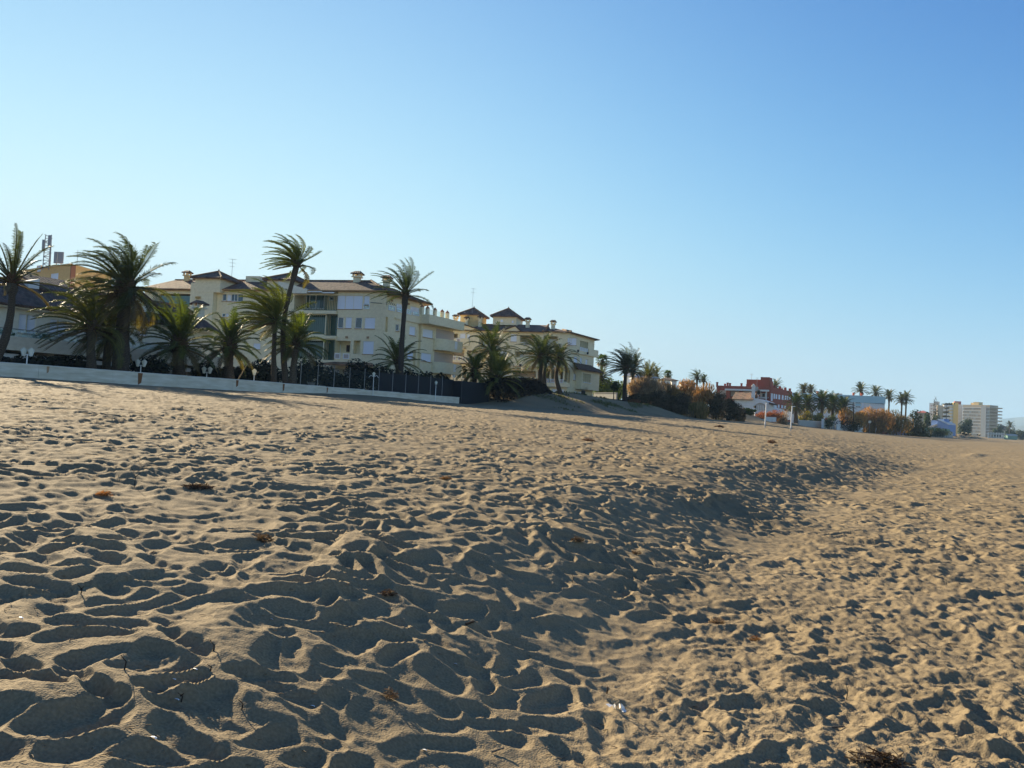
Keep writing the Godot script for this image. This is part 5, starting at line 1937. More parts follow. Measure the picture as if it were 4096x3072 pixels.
	bush("hedge", "dark green hedge above the pale wall right of the blue canvas", "hedge", 935, 430.5, 300, 38, 5, 1500, 0.4, greens, 196, 0.0, "", 0.15)
	# far right
	bush("tree", "dark green broad tree left of the far blue-shadowed villa", "tree", 931.5, 424, 410, 13, 14, 1200, 0.9, greens, 200)
	bush("tree", "dark green round tree in front of the far apartment tower", "tree", 965, 430, 520, 14, 13, 1400, 1.0, greens, 201)
	bush("tree", "thin ragged tree before the left far tower", "tree", 936, 414, 600, 7, 12, 700, 1.1, [lin(0.06, 0.055, 0.03), lin(0.10, 0.08, 0.04)], 202, 0.4)
	bush("tree", "dark tree at the foot of the far tower's stepped balconies", "tree", 998, 435, 640, 8, 9, 600, 1.2, greens, 203)
	bush("tree", "darker tree right of the far tower near the hills", "tree", 1011, 436, 640, 9, 9, 600, 1.2, greens, 204)
	bush("tree", "last grey-green tree at the right edge below the hills", "tree", 1020, 438, 640, 10, 8, 600, 1.2, [lin(0.05, 0.06, 0.03), lin(0.08, 0.08, 0.04)], 205)
	# a tiered conifer in front of the far flats
	var cp := stand(946, 425, 600)
	var ct := thing("conifer_tree", "tall tiered conifer with a dark tuft on top before the far flats", "tree", cp)
	var cs := Shape.new()
	cs.tint = Color(0.10, 0.07, 0.05)
	var ch := at(946, 404, 600).y - cp.y
	cs.tube([cp - Vector3(0, 1, 0), cp + Vector3(0, ch, 0)], [0.5, 0.12], 6)
	obj("trunk", cs, M.bark, ct)
	for j in 7:
		var wd: float = [4.6, 4.2, 3.6, 3.2, 2.8, 2.6, 6.4][j]
		obj("tier", leaf_cloud(cp + Vector3(0, ch * (0.22 + 0.13 * j), 0), Vector3(wd, 0.8, wd), 160, 1.1, [lin(0.07, 0.06, 0.035), lin(0.10, 0.075, 0.04)] if j < 6 else [lin(0.03, 0.035, 0.03)], 300 + j), M.leaf, ct)
	palm("lone far palm tuft against the hills near the right edge", Vector2(1009.8, 434), Vector2(1009.8, 426.5), 600, {"seed": 80, "size": 3.8, "fronds": 26, "droop": 0.8, "high": 80, "low": -20, "trunk": 0.4, "leaf": 0.2, "leaflets": 9, "width": 0.35, "green": Color(0.03, 0.04, 0.03)})


# low creeping plants along the wall and on the dune: nobody could count them
func make_ground_cover() -> void:
	var g := RandomNumberGenerator.new()
	g.seed = 77
	var s := Shape.new()
	for i in 5200:
		var sh: float
		var p: float
		if i < 1500:
			sh = g.randf_range(48.0, 79.0)
			p = g.randf_range(59.5, 61.0)
		else:
			sh = g.randf_range(88.0, 165.0)
			p = g.randf_range(49.0, 62.0)
		var w := from_shore(sh, p)
		if i >= 1500 and soft.get_noise_2d(w.x * 3.0, w.y * 3.0) + 0.035 * (p - 55.0) < 0.12:
			continue
		var q := Vector3(w.x, ground(w.x, w.y), w.y)
		var a := g.randf() * TAU
		var k := g.randf_range(0.10, 0.30)
		var l := g.randf_range(0.6, 1.3)
		var c := Color(0.10, 0.12, 0.04) if g.randf() < 0.6 else Color(0.16, 0.13, 0.07)
		s.tint = Color(c.r * l, c.g * l, c.b * l)
		var e := Vector3(cos(a), 0, sin(a))
		var tip := q + Vector3(-e.z * 0.5, 0.9, e.x * 0.5) * k
		s.tri(q - e * k * 0.4, q + e * k * 0.4, tip)
		s.tri(q - Vector3(-e.z, 0, e.x) * k * 0.4, q + Vector3(-e.z, 0, e.x) * k * 0.4, tip + e * k * 0.5)
	var o := obj("ground_cover", s, M.leaf)
	tag(o, "low creeping green plants behind the beach wall and on the dune", "ground cover")
	stuff(o)


# ---------------------------------------------------------------- buildings further along the shore
func block(s: Shape, f: Dictionary, z: Vector3, r: Array, out0: float, out1: float) -> Array:
	var q := rect(f, z, r)
	fbox(s, f, q[0], q[1], q[2], q[3], out0, out1)
	return q


func red_building() -> void:
	var f := front(716, 250, 771, 243)
	var side := front(771, 243, 792, 268)
	var home := thing("apartment_building", "brick-red building with a taller square block on its flat roof and rows of roof stubs", "building", fp(f, f.len, 3.2))
	var L: float = f.len
	var low := 3.0
	var top := hit(f, pix(V6B, 600, 355)).y
	# the wide shaded gallery with its tan shutters
	var gal := rect(f, V6B, [385, 450, 1235, 600])
	f.holes.append([gal[0], gal[1], gal[2] - 1.2, gal[3], 1.8])
	var left := rect(f, V6B, [165, 450, 295, 610])
	window_at(home, f, left, "tan", 0.3)
	var w := Shape.new()
	wall(w, f, 0, L, low, top)
	for x in [[1285, 508, 1338, 690], [1352, 520, 1390, 640], [1398, 528, 1440, 642], [1458, 538, 1506, 655], [1534, 548, 1582, 662], [1600, 560, 1640, 668], [1646, 565, 1684, 672], [1694, 572, 1738, 660], [1388, 752, 1428, 830], [1448, 760, 1492, 838], [1524, 772, 1570, 850], [1586, 780, 1632, 858]]:
		window(home, side, V6B, x, "shutter", 0.2)
	var top_s := hit(side, pix(V6B, 1500, 435)).y
	wall(w, side, 0, side.len, low, top)
	var deep := out_of(f) * -14.0
	w.quad(fp(side, side.len, low), fp(f, 0, low) + deep, fp(f, 0, top) + deep, fp(side, side.len, top), deep)
	w.quad(fp(f, 0, low), fp(f, 0, low) + deep, fp(f, 0, top) + deep, fp(f, 0, top), -along(f))
	w.quad(fp(f, 0, top - 0.5), fp(f, L, top - 0.5), fp(side, side.len, top - 0.5), fp(f, 0, top - 0.5) + deep, Vector3.UP)
	obj("wall", w, M.red_plaster, home)
	# piers, shutters and doors in the gallery
	var inn := moved(f, -1.7)
	for r in [[390, 468, 586, 555], [1050, 500, 1085, 600], [1085, 515, 1175, 605]]:
		var q := rect(inn, V6B, r)
		var s := Shape.new()
		fbox(s, inn, q[0], q[1], q[2] - 0.4, q[3], 0.0, 0.1)
		obj("shutter", s, M.tan_shutter if r[0] < 1000 else M.white_frame, home)
	for r in [[660, 475, 860, 560], [1086, 520, 1176, 605]]:
		var q := rect(inn, V6B, r)
		var s := Shape.new()
		fbox(s, inn, q[0] + 0.2, q[1] - 0.2, q[2], q[3], 0.11, 0.14)
		obj("pane", s, M.shutter if r[0] == 660 else M.dark_pane, home)
	for r in [[590, 455, 655, 560], [950, 470, 1045, 600]]:
		var q := rect(f, V6B, r)
		var s := Shape.new()
		fbox(s, f, q[0], q[1], q[2] - 1.0, q[3], -0.5, -0.05)
		obj("pier", s, M.red_plaster, home)
	# white awning slab and white corner post
	var aw := Shape.new()
	var q0 := hit(f, pix(V6B, 285, 415))
	var q1 := hit(f, pix(V6B, 1255, 470))
	fbox(aw, f, q0.x, q1.x, gal[3] - 0.05, gal[3] + 0.45, 0.004, 0.9)
	obj("white_ledge", aw, M.white_plaster, home)
	var cp := Shape.new()
	var qc := rect(f, V6B, [1182, 470, 1204, 660])
	fbox(cp, f, qc[0], qc[1], qc[2], gal[3] - 0.06, 0.1, 0.4)
	obj("white_post", cp, M.white_plaster, home)
	railing(home, f, rect(f, V6B, [910, 590, 1240, 625]), 0.1, M.white_frame, 0.5, 0.06)
	# roof block in two parts
	var rb := Shape.new()
	var b3 := moved(f, -3.0)
	var bq := rect(b3, V6B, [755, 207, 1080, 360])
	fbox(rb, f, bq[0], bq[1], top - 0.6, hit(b3, pix(V6B, 760, 207)).y, -9.0, -3.0)
	var bq2 := rect(b3, V6B, [1080, 160, 1262, 380])
	fbox(rb, f, bq2[0], bq2[1], top - 0.6, hit(b3, pix(V6B, 1090, 160)).y, -8.0, -2.0)
	var bq3 := rect(b3, V6B, [1262, 235, 1282, 380])
	fbox(rb, f, bq3[0] + 0.01, bq3[1], top - 0.6, hit(b3, pix(V6B, 1270, 236)).y, -8.0, -2.4)
	obj("roof_block", rb, M.red_plaster, home)
	for k in [[105, 0.5, 0.85], [243, -2.0, 0.55], [322, -0.5, 0.85], [367, -1.0, 0.75], [630, -0.5, 0.75], [722, -3.0, 0.6]]:
		var u := hit(f, pix(V6B, k[0], 350)).x
		var s := Shape.new()
		fbox(s, f, u - 0.25, u + 0.25, top - 0.5, top + k[2], k[1] - 0.6, k[1] - 0.02)
		fbox(s, f, u - 0.34, u + 0.34, top + k[2] + 0.001, top + k[2] + 0.14, k[1] - 0.65, k[1] + 0.05)
		obj("roof_stub", s, M.red_plaster, home)
	for k in [[1518, 0.8], [1560, 0.35], [1638, 0.85], [1738, 0.9], [1400, 0.8]]:
		var u := hit(side, pix(V6B, k[0], 420)).x
		var s := Shape.new()
		fbox(s, side, u - 0.3, u + 0.3, top - 0.5, top + k[1], -0.7, -0.05)
		obj("roof_stub", s, M.red_plaster, home)
	var tank := Shape.new()
	var tu := rect(f, V6B, [942, 376, 1025, 460])
	fbox(tank, f, tu[0], tu[1], tu[2], tu[3], 0.95, 2.0)
	obj("water_tank", tank, M.grey_plaster, home)
	for k in [[822, 200, 1.7, -3.2], [990, 380, 2.7, 0.6]]:
		var q := hit(f, pix(V6B, k[0], k[1]))
		antenna(home, fp(f, q.x, q.y, k[3]), k[2], 2, 0.05)
	antenna(home, fp(side, hit(side, pix(V6B, 1600, 430)).x, top - 0.5, -3.0), 1.6, 2, 0.05)


const V6B := Vector3(712.5, 370.0, 0.045208)


func white_house() -> void:
	var f := front(738, 196, 775, 192)
	var home := thing("villa", "white villa with a curved gable, an arched grey door and a small tiled roof", "house", fp(f, f.len * 0.5, 3.0))
	var low := 2.2
	var q_door := rect(f, V6B, [950, 735, 1170, 895])
	var w := Shape.new()
	# the front with its sloping, curved top edge, in strips
	var tops := [[470, 645], [520, 650], [680, 655], [895, 660], [905, 620], [1000, 632], [1100, 655], [1200, 690], [1270, 715], [1300, 790], [1340, 850], [1420, 905]]
	var pts := []
	for t in tops:
		pts.append(hit(f, pix(V6B, t[0], t[1])))
	var out := out_of(f)
	var back := out * -6.0
	for i in pts.size() - 1:
		var a: Vector2 = pts[i]
		var b: Vector2 = pts[i + 1]
		if b.x - a.x < 0.01:
			continue
		w.prism([fp(f, a.x, low), fp(f, b.x, low), fp(f, b.x, low) + back, fp(f, a.x, low) + back], [fp(f, a.x, a.y), fp(f, b.x, b.y), fp(f, b.x, b.y) + back, fp(f, a.x, a.y) + back])
	obj("wall", w, M.white_plaster, home)
	# arched door
	var d := Shape.new()
	var m: float = (q_door[0] + q_door[1]) / 2.0
	var r: float = (q_door[1] - q_door[0]) / 2.0
	var yc: float = q_door[3] - r * 0.75
	var n := 14
	for i in n:
		var t0 := PI * i / n
		var t1 := PI * (i + 1) / n
		var a := Vector2(m - r * cos(t0), yc + r * 0.75 * sin(t0))
		var b := Vector2(m - r * cos(t1), yc + r * 0.75 * sin(t1))
		d.prism([fp(f, a.x, q_door[2], 0.004), fp(f, b.x, q_door[2], 0.004), fp(f, b.x, q_door[2], 0.07), fp(f, a.x, q_door[2], 0.07)], [fp(f, a.x, a.y, 0.004), fp(f, b.x, b.y, 0.004), fp(f, b.x, b.y, 0.07), fp(f, a.x, a.y, 0.07)])
	obj("arched_door", d, M.grey_plaster, home)
	var rim := Shape.new()
	var path := []
	var rr := []
	for i in 15:
		var t := PI * i / 14.0
		path.append(fp(f, m - r * cos(t), yc + r * 0.75 * sin(t), 0.08))
		rr.append(0.1)
	rim.tube(path, rr, 5)
	obj("arch_rim", rim, M.beige_plaster, home)
	for i in 5:
		var u: float = lerpf(q_door[0], q_door[1], (i + 1) / 6.0)
		var s := Shape.new()
		fbox(s, f, u - 0.05, u + 0.05, q_door[2], yc + 0.4, 0.072, 0.11)
		obj("door_bar", s, M.white_paint, home)
	# tiled roof, its chimney, the dark canopy on the right
	var ra := hit(f, pix(V6B, 462, 640))
	var rb := hit(f, pix(V6B, 905, 655))
	var rf := Shape.new()
	slope(rf, fp(f, ra.x - 0.3, ra.y, 0.5), fp(f, rb.x, ra.y, 0.5), fp(f, ra.x - 0.3, ra.y + 1.75, -3.4), fp(f, rb.x, ra.y + 1.75, -3.4))
	slope(rf, fp(f, rb.x, ra.y, -6.5), fp(f, ra.x - 0.3, ra.y, -6.5), fp(f, rb.x, ra.y + 1.75, -3.4), fp(f, ra.x - 0.3, ra.y + 1.75, -3.4))
	obj("roof", rf, M.light_roof_tiles, home)
	var c := hit(f, pix(V6B, 880, 640))
	var cs := Shape.new()
	fbox(cs, f, c.x - 0.35, c.x + 0.35, c.y - 0.5, c.y + 3.0, -1.2, -0.5)
	cs.tube([fp(f, c.x, c.y + 3.0, -0.85), fp(f, c.x, c.y + 3.6, -0.85)], [0.55, 0.1], 6)
	obj("chimney", cs, M.white_plaster, home)
	var cv := Shape.new()
	var ca := hit(f, pix(V6B, 1265, 712))
	var cb := hit(f, pix(V6B, 1385, 752))
	cv.prism([fp(f, ca.x, ca.y - 0.5, 1.0), fp(f, cb.x, cb.y - 0.3, 1.0), fp(f, cb.x, cb.y - 0.3, -3), fp(f, ca.x, ca.y - 0.5, -3)], [fp(f, ca.x, ca.y, 1.0), fp(f, cb.x, cb.y, 1.0), fp(f, cb.x, cb.y, -3), fp(f, ca.x, ca.y, -3)])
	obj("canopy", cv, M.dark_roof_tiles, home)
	# satellite dish that catches the light, on the gable
	var sp := hit(f, pix(V6B, 972, 500))
	var dp := fp(f, sp.x, sp.y, -2.0)
	var ds := Shape.new()
	ds.tube([dp + Vector3(0, -2.6, 0), dp + Vector3(0, 0, 0)], [0.06, 0.05], 5)
	ds.ball(dp + Vector3(0.1, 0.1, 0.05), Vector3(0.45, 0.65, 0.16))
	obj("satellite_dish", ds, M.white_paint, home)
	# white forecourt wall pieces and the ramp before the house
	var y := 0
	var walls := thing("garden_wall", "low white garden wall running below the white villa and the red building", "wall", stand(770, 419, 180))
	for k in [[930, 895, 1110, 960, 189], [1560, 915, 1740, 1000, 200], [1180, 1035, 1410, 1085, 178], [930, 1000, 1180, 1030, 183]]:
		var ff := front(738, k[4], 800, k[4])
		var q := rect(ff, V6B, k.slice(0, 4))
		var s := Shape.new()
		fbox(s, ff, q[0], q[1], minf(q[2], ground(fp(ff, q[0], 0).x, fp(ff, q[0], 0).z)) - 0.2, q[3], -0.3, 0.0)
		obj("wall_section", s, M.white_plaster, walls)
	var ramp := Shape.new()
	var ff2 := front(740, 172, 800, 172)
	var rq := rect(ff2, V6B, [560, 1035, 1180, 1100])
	fbox(ramp, ff2, rq[0], rq[1], rq[2] - 0.3, rq[2] + (rq[3] - rq[2]) * 0.35, -1.5, 0.0)
	obj("paved_ramp", ramp, M.grey_plaster, walls)
	var sw := Shape.new()
	var ff3 := front(740, 198, 800, 198)
	var spts := [[1340, 850], [1420, 840], [1500, 850], [1580, 880], [1590, 910]]
	for i in spts.size() - 1:
		var a := hit(ff3, pix(V6B, spts[i][0], spts[i][1]))
		var b := hit(ff3, pix(V6B, spts[i + 1][0], spts[i + 1][1]))
		sw.prism([fp(ff3, a.x, 2.0), fp(ff3, b.x, 2.0), fp(ff3, b.x, 2.0, -0.4), fp(ff3, a.x, 2.0, -0.4)], [fp(ff3, a.x, a.y), fp(ff3, b.x, b.y), fp(ff3, b.x, b.y, -0.4), fp(ff3, a.x, a.y, -0.4)])
	obj("curved_wall", sw, M.white_plaster, walls)
	# globe lamp before the door
	var lp := stand(754.8, 413, 178)
	var lamp := thing("street_lamp", "single white globe lamp left of the villa's arched door", "lamp", lp)
	var ls := Shape.new()
	ls.tube([lp, lp + Vector3(0, 1.7, 0)], [0.06, 0.05], 6)
	obj("post", ls, M.white_paint, lamp)
	var gl := Shape.new()
	gl.ball(lp + Vector3(0, 1.98, 0), Vector3.ONE * 0.3)
	obj("globe", gl, M.lamp_globe, lamp)


# white villas between the scrub
func small_villas() -> void:
	var i := 0
	for k in [[[625, 387, 640, 376], 205, "pale villa with a sloping roof half hidden behind the lit orange palm trunk"], [[633, 391, 657, 378.5], 195, "white villa wall behind the pale tamarisk scrub"], [[660, 388, 676, 380], 225, "white villa with dark flat tiles behind the small fan palm"], [[671, 387.5, 674.8, 382], 205, "white square chimney tower among the villas"], [[682, 388, 694, 382.5], 245, "low villa with a brown roof and grey chimney block left of the wind-bent palm"], [[688.5, 386, 693.5, 381], 240, "light grey chimney block over the brown villa roof"], [[592, 390, 612, 380], 215, "white villa with a turret seen through the green shrub by the flats"]]:
		var r: Array = k[0]
		var f := front(r[0], k[1], r[2], k[1])
		var y1 := hit(f, Vector2((r[0] + r[2]) / 2.0, r[3])).y
		var g := ground(f.o.x, f.o.y) - 0.3
		var t := thing("villa" if i != 3 and i != 5 else "chimney_tower", k[2], "house" if i != 3 and i != 5 else "chimney", fp(f, f.len / 2, g))
		var s := Shape.new()
		fbox(s, f, 0, f.len, g, y1, -5.0 if i != 3 and i != 5 else -1.2, 0.0)
		obj("wall", s, M.white_plaster if i != 5 else M.grey_plaster, t)
		if i in [0, 1, 2, 4]:
			var rf := Shape.new()
			var h: float = [0.9, 1.8, 0.7, 0.7, 0.6][i]
			slope(rf, fp(f, -0.4, y1 + 0.01, 0.4), fp(f, f.len + 0.4, y1 + 0.01, 0.4), fp(f, f.len * 0.3, y1 + h, -2.5), fp(f, f.len * 0.7, y1 + h, -2.5))
			slope(rf, fp(f, f.len + 0.4, y1 + 0.01, 0.4), fp(f, f.len + 0.4, y1 + 0.01, -5.4), fp(f, f.len * 0.7, y1 + h, -2.5), fp(f, f.len * 0.7, y1 + h, -2.5))
			slope(rf, fp(f, -0.4, y1 + 0.01, -5.4), fp(f, -0.4, y1 + 0.01, 0.4), fp(f, f.len * 0.3, y1 + h, -2.5), fp(f, f.len * 0.3, y1 + h, -2.5))
			obj("roof", rf, M.grey_plaster if i < 2 else M.dark_roof_tiles, t)
			for j in 2:
				var wn := Shape.new()
				var u: float = f.len * (0.28 + 0.4 * j)
				fbox(wn, f, u - 0.5, u + 0.5, y1 - 1.6, y1 - 0.5, 0.004, 0.05)
				obj("window", wn, M.shutter, t)
		if i == 6:
			var tu := Shape.new()
			fbox(tu, f, f.len * 0.2, f.len * 0.35, y1, y1 + 2.2, -2.0, -0.4)
			tu.tube([fp(f, f.len * 0.275, y1 + 2.2, -1.2), fp(f, f.len * 0.275, y1 + 3.0, -1.2)], [1.3, 0.1], 4)
			obj("turret", tu, M.white_plaster, t)
		if i == 3 or i == 5:
			var cp := Shape.new()
			fbox(cp, f, -0.15, f.len + 0.15, y1 + 0.002, y1 + 0.2, -1.3, 0.15)
			obj("cap", cp, M.grey_plaster, t)
		i += 1
	# white wall right of the flats
	var fa := front(593.5, 156, 616, 150)
	var w := thing("garden_wall", "long plain white wall between the cream flats and the big dark dune palm", "wall", fp(fa, 0, ground(fa.o.x, fa.o.y)))
	var s := Shape.new()
	var y2 := hit(fa, Vector2(594, 393)).y
	fbox(s, fa, 0, fa.len, y2 - 2.6, y2, -0.25, 0)
	obj("wall", s, M.white_plaster, w)
	var cp2 := Shape.new()
	fbox(cp2, fa, -0.05, fa.len + 0.05, y2 + 0.001, y2 + 0.1, -0.3, 0.05)
	obj("coping", cp2, M.white_plaster, w)


func pale_long_building() -> void:
	var f := front(792, 300, 885, 296)
	var home := thing("apartment_building", "long pale blue-white flat-roofed building behind the dark palm cluster", "building", fp(f, f.len, 3.0))
	var y1 := hit(f, pix(V7, 900, 275)).y
	var low := 2.0
	for r in [[985, 325, 1075, 362], [985, 370, 1075, 412], [985, 462, 1075, 486], [1105, 350, 1130, 500]]:
		window(home, f, V7, r, "pane" if r[0] < 1100 else "shutter", 0.3)
	for r in [[590, 310, 690, 400], [710, 308, 845, 400], [1215, 330, 1360, 420], [1372, 345, 1480, 430]]:
		recess(f, V7, r, 2.0)
	var w := Shape.new()
	wall(w, f, 0, f.len, low, y1)
	var side := front_between(f.o + f.e * f.len, f.o + f.e * (f.len + 2.5) + f.n * -14.0)
	wall(w, side, 0, side.len, low, y1)
	w.quad(fp(f, 0, y1 - 0.3), fp(f, f.len, y1 - 0.3), fp(f, f.len, y1 - 0.3, -14), fp(f, 0, y1 - 0.3, -14), Vector3.UP)
	w.quad(fp(f, 0, low), fp(f, 0, low, -14), fp(f, 0, y1, -14), fp(f, 0, y1), -along(f))
	obj("wall", w, M.white_plaster, home)
	var b := Shape.new()
	fbox(b, f, -0.1, f.len + 0.1, y1 - 2.4, y1 + 0.12, 0.004, 0.22)
	obj("roof_band", b, mat("pale_turquoise", lin(0.42, 0.60, 0.64), 0.85), home)
	var gp := Shape.new()
	var q := rect(f, V7, [983, 414, 1076, 460])
	fbox(gp, f, q[0], q[1], q[2], q[3], 0.004, 0.05)
	obj("blue_panel", gp, M.pale_turquoise, home)
	for x in [320, 462, 958, 1102]:
		var u := hit(f, pix(V7, x, 240)).x
		var s := Shape.new()
		fbox(s, f, u - 0.28, u + 0.28, y1 - 0.3, y1 + 0.9, -1.0, -0.5)
		fbox(s, f, u - 0.42, u + 0.42, y1 + 0.901, y1 + 1.1, -1.1, -0.4)
		obj("roof_stub", s, M.red_plaster, home)
	for x in [700, 750]:
		var u := hit(f, pix(V7, x, 250)).x
		var s := Shape.new()
		fbox(s, f, u - 0.9, u + 0.9, y1 - 0.3, y1 + 0.7, -5.0, -3.5)
		obj("roof_vent", s, M.grey_plaster, home)


func far_towers() -> void:
	# tan tower with ribbon balconies
	var f := front(962.8, 905, 990, 880)
	var home := thing("apartment_tower", "far ten-storey tan tower with white floor lines and balconies stepping out on its right", "building", fp(f, f.len, 2.0))
	var top := hit(f, pix(V8, 1590, 300)).y
	var w := Shape.new()
	fbox(w, f, 0, f.len, 0.0, top, -16.0, 0.0)
	var o := obj("wall", w, M.beige_plaster, home)
	for i in 9:
		var y := top - 3.2 - i * 3.45
		var s := Shape.new()
		fbox(s, f, 0, f.len + 0.1, y, y + 0.5, 0.01, 0.35)
		obj("floor_band", s, M.white_plaster, home)
		for j in 12:
			var u: float = f.len * (j + 0.5) / 12.0
			var g := Shape.new()
			fbox(g, f, u - 0.8, u + 0.8, y - 2.3, y - 0.3, 0.01, 0.12)
			obj("window", g, M.tan_wall if (j * 7 + i * 3) % 4 != 0 else M.grey_plaster, home)
		var bl := Shape.new()
		fbox(bl, f, f.len + 0.02, f.len + (5.8 if i < 6 else 7.5), y - 0.3, y + 0.9, -14.0, -0.5)
		obj("balcony", bl, M.beige_plaster, home)
	var gl := Shape.new()
	var gq := rect(f, V8, [1370, 310, 1460, 780])
	fbox(gl, f, gq[0], gq[1], 0, top - 1.0, 0.36, 0.8)
	obj("glazed_shaft", gl, M.grey_plaster, home)
	var rb := Shape.new()
	var rq := rect(f, V8, [1190, 235, 1290, 320])
	fbox(rb, f, rq[0], rq[1], top - 1, rq[3], -10, -2)
	rq = rect(f, V8, [1125, 252, 1188, 320])
	fbox(rb, f, rq[0], rq[1] - 0.02, top - 1, rq[3], -9, -3)
	obj("roof_block", rb, M.ochre_plaster, home)
	var annex := Shape.new()
	fbox(annex, f, f.len + 8.0, f.len + 24.0, 0, 9.0, -14.0, -1.0)
	obj("annex", annex, M.grey_plaster, home)
	var an := Shape.new()
	slope(an, fp(f, f.len + 7.6, 9.1, -0.5), fp(f, f.len + 24.5, 9.1, -0.5), fp(f, f.len + 7.6, 15.0, -8), fp(f, f.len + 13, 13.0, -8))
	obj("annex_roof", an, M.roof_tiles, home)
	# white slab beside it and the yellow stair shaft
	var f2 := front(944, 925, 962.6, 918)
	var mid := thing("apartment_tower", "far yellow-shafted tower with pale curved balconies left of the tan tower", "building", fp(f2, f2.len, 2.0))
	var ms := Shape.new()
	var t2 := hit(f2, pix(V8, 900, 285)).y
	fbox(ms, f2, 0.0, f2.len, 0, t2, -14, 0)
	obj("wall", ms, M.white_plaster, mid)
	var ys := Shape.new()
	var yq := rect(f2, V8, [808, 250, 893, 740])
	fbox(ys, f2, yq[0], yq[1], 0, yq[3], -8, 1.6)
	obj("stair_shaft", ys, mat("yellow_plaster", lin(0.62, 0.47, 0.14), 0.9), mid)
	var yr := Shape.new()
	yq = rect(f2, V8, [840, 220, 968, 282])
	fbox(yr, f2, yq[0], yq[1], t2 - 1, yq[3], -10, -2)
	obj("roof_block", yr, M.red_plaster, mid)
	for i in 9:
		var y := t2 - 4.0 - i * 3.6
		var s := Shape.new()
		var u0 := hit(f2, pix(V8, 700, 400)).x
		var u1 := hit(f2, pix(V8, 806, 400)).x
		fbox(s, f2, u0, u1, y, y + 1.3, -9.0, 0.8)
		obj("balcony", s, M.ochre_plaster, mid)
		var k := Shape.new()
		fbox(k, f2, yq[0] + 2.0, f2.len + 0.1, y, y + 0.5, 0.01, 0.5)
		obj("floor_band", k, M.white_paint, mid)
	var cs := Shape.new()
	fbox(cs, f2, hit(f2, pix(V8, 500, 400)).x, hit(f2, pix(V8, 800, 400)).x, 0, t2 - 1.5, -12, -4)
	obj("core", cs, M.beige_plaster, mid)
	# the white tower on the left
	var f3 := front(929.5, 960, 938.5, 955)
	var wt := thing("apartment_tower", "far slim white tower with a dark roof block, leftmost of the three towers", "building", fp(f3, f3.len, 2.0))
	var s3 := Shape.new()
	var t3 := hit(f3, pix(V8, 370, 258)).y
	fbox(s3, f3, 0, f3.len, 0, t3, -12, 0)
	obj("wall", s3, M.white_plaster, wt)
	var r3 := Shape.new()
	var q3 := rect(f3, V8, [425, 228, 522, 280])
	fbox(r3, f3, q3[0], q3[1], t3 - 2.5, q3[3], -9, 0.8)
	obj("roof_block", r3, M.grey_plaster, wt)
	for j in 9:
		for u in [0.25, 0.55]:
			var g := Shape.new()
			fbox(g, f3, f3.len * u - 0.9, f3.len * u + 0.9, t3 - 4.0 - j * 3.6, t3 - 2.0 - j * 3.6, 0.01, 0.1)
			obj("window", g, M.tan_shutter, wt)
	# red pyramid roof peeping over the thicket
	var f4 := front(916.5, 520, 927.5, 516)
	var hs := thing("house", "far house with a red pyramid roof peeping over the right end of the autumn thicket", "house", fp(f4, f4.len / 2, 2.0))
	var y4 := hit(f4, pix(V8, 190, 450)).y
	var b4 := Shape.new()
	fbox(b4, f4, 0, f4.len, 0, y4, -8, 0)
	obj("wall", b4, M.beige_plaster, hs)
	var r4 := Shape.new()
	var c4 := [fp(f4, -0.5, y4 + 0.01, 0.5), fp(f4, f4.len + 0.5, y4 + 0.01, 0.5), fp(f4, f4.len + 0.5, y4 + 0.01, -8.5), fp(f4, -0.5, y4 + 0.01, -8.5)]
	var p4 := fp(f4, f4.len / 2, hit(f4, pix(V8, 190, 402)).y, -4)
	for i in 4:
		slope(r4, c4[i], c4[(i + 1) % 4], p4, p4)
	obj("roof", r4, M.pink_roof, hs)
	# the white villa, its blue shade put into the wall colour
	var f5 := front(929.5, 352, 950, 346)
	var bv := thing("villa", "white villa in blue shade with a steep mono-pitch gable before the far towers", "house", fp(f5, f5.len / 2, 1.8))
	var b5 := Shape.new()
	var g5 := 1.0
	var pts := [[345, 600], [496, 590], [498, 588], [640, 660], [720, 690]]
	for i in pts.size() - 1:
		var a := hit(f5, pix(V8, pts[i][0], pts[i][1]))
		var b := hit(f5, pix(V8, pts[i + 1][0], pts[i + 1][1]))
		var o2 := 0.0 if i > 1 else -1.5
		b5.prism([fp(f5, a.x, g5, o2), fp(f5, b.x, g5, o2), fp(f5, b.x, g5, o2 - 8), fp(f5, a.x, g5, o2 - 8)], [fp(f5, a.x, a.y, o2), fp(f5, b.x, b.y, o2), fp(f5, b.x, b.y, o2 - 8), fp(f5, a.x, a.y, o2 - 8)])
	obj("wall", b5, M.blue_shade_and_canvas, bv)
	var c5 := Shape.new()
	var q5 := rect(f5, V8, [570, 568, 642, 650])
	fbox(c5, f5, q5[0], q5[1], q5[2], q5[3], -5, -3)
	obj("chimney", c5, M.blue_shade_and_canvas, bv)
	var p5 := Shape.new()
	var pa := hit(f5, pix(V8, 335, 725))
	var pb := hit(f5, pix(V8, 495, 675))
	p5.prism([fp(f5, pa.x, pa.y - 0.4, 1.5), fp(f5, pb.x, pb.y - 0.4, 1.5), fp(f5, pb.x, pb.y - 0.4, -1.4), fp(f5, pa.x, pa.y - 0.4, -1.4)], [fp(f5, pa.x, pa.y, 1.5), fp(f5, pb.x, pb.y, 1.5), fp(f5, pb.x, pb.y, -1.4), fp(f5, pa.x, pa.y, -1.4)])
	obj("porch_roof", p5, M.white_plaster, bv)
	var e5 := Shape.new()
	var ea := hit(f5, pix(V8, 500, 586))
	var eb := hit(f5, pix(V8, 720, 688))
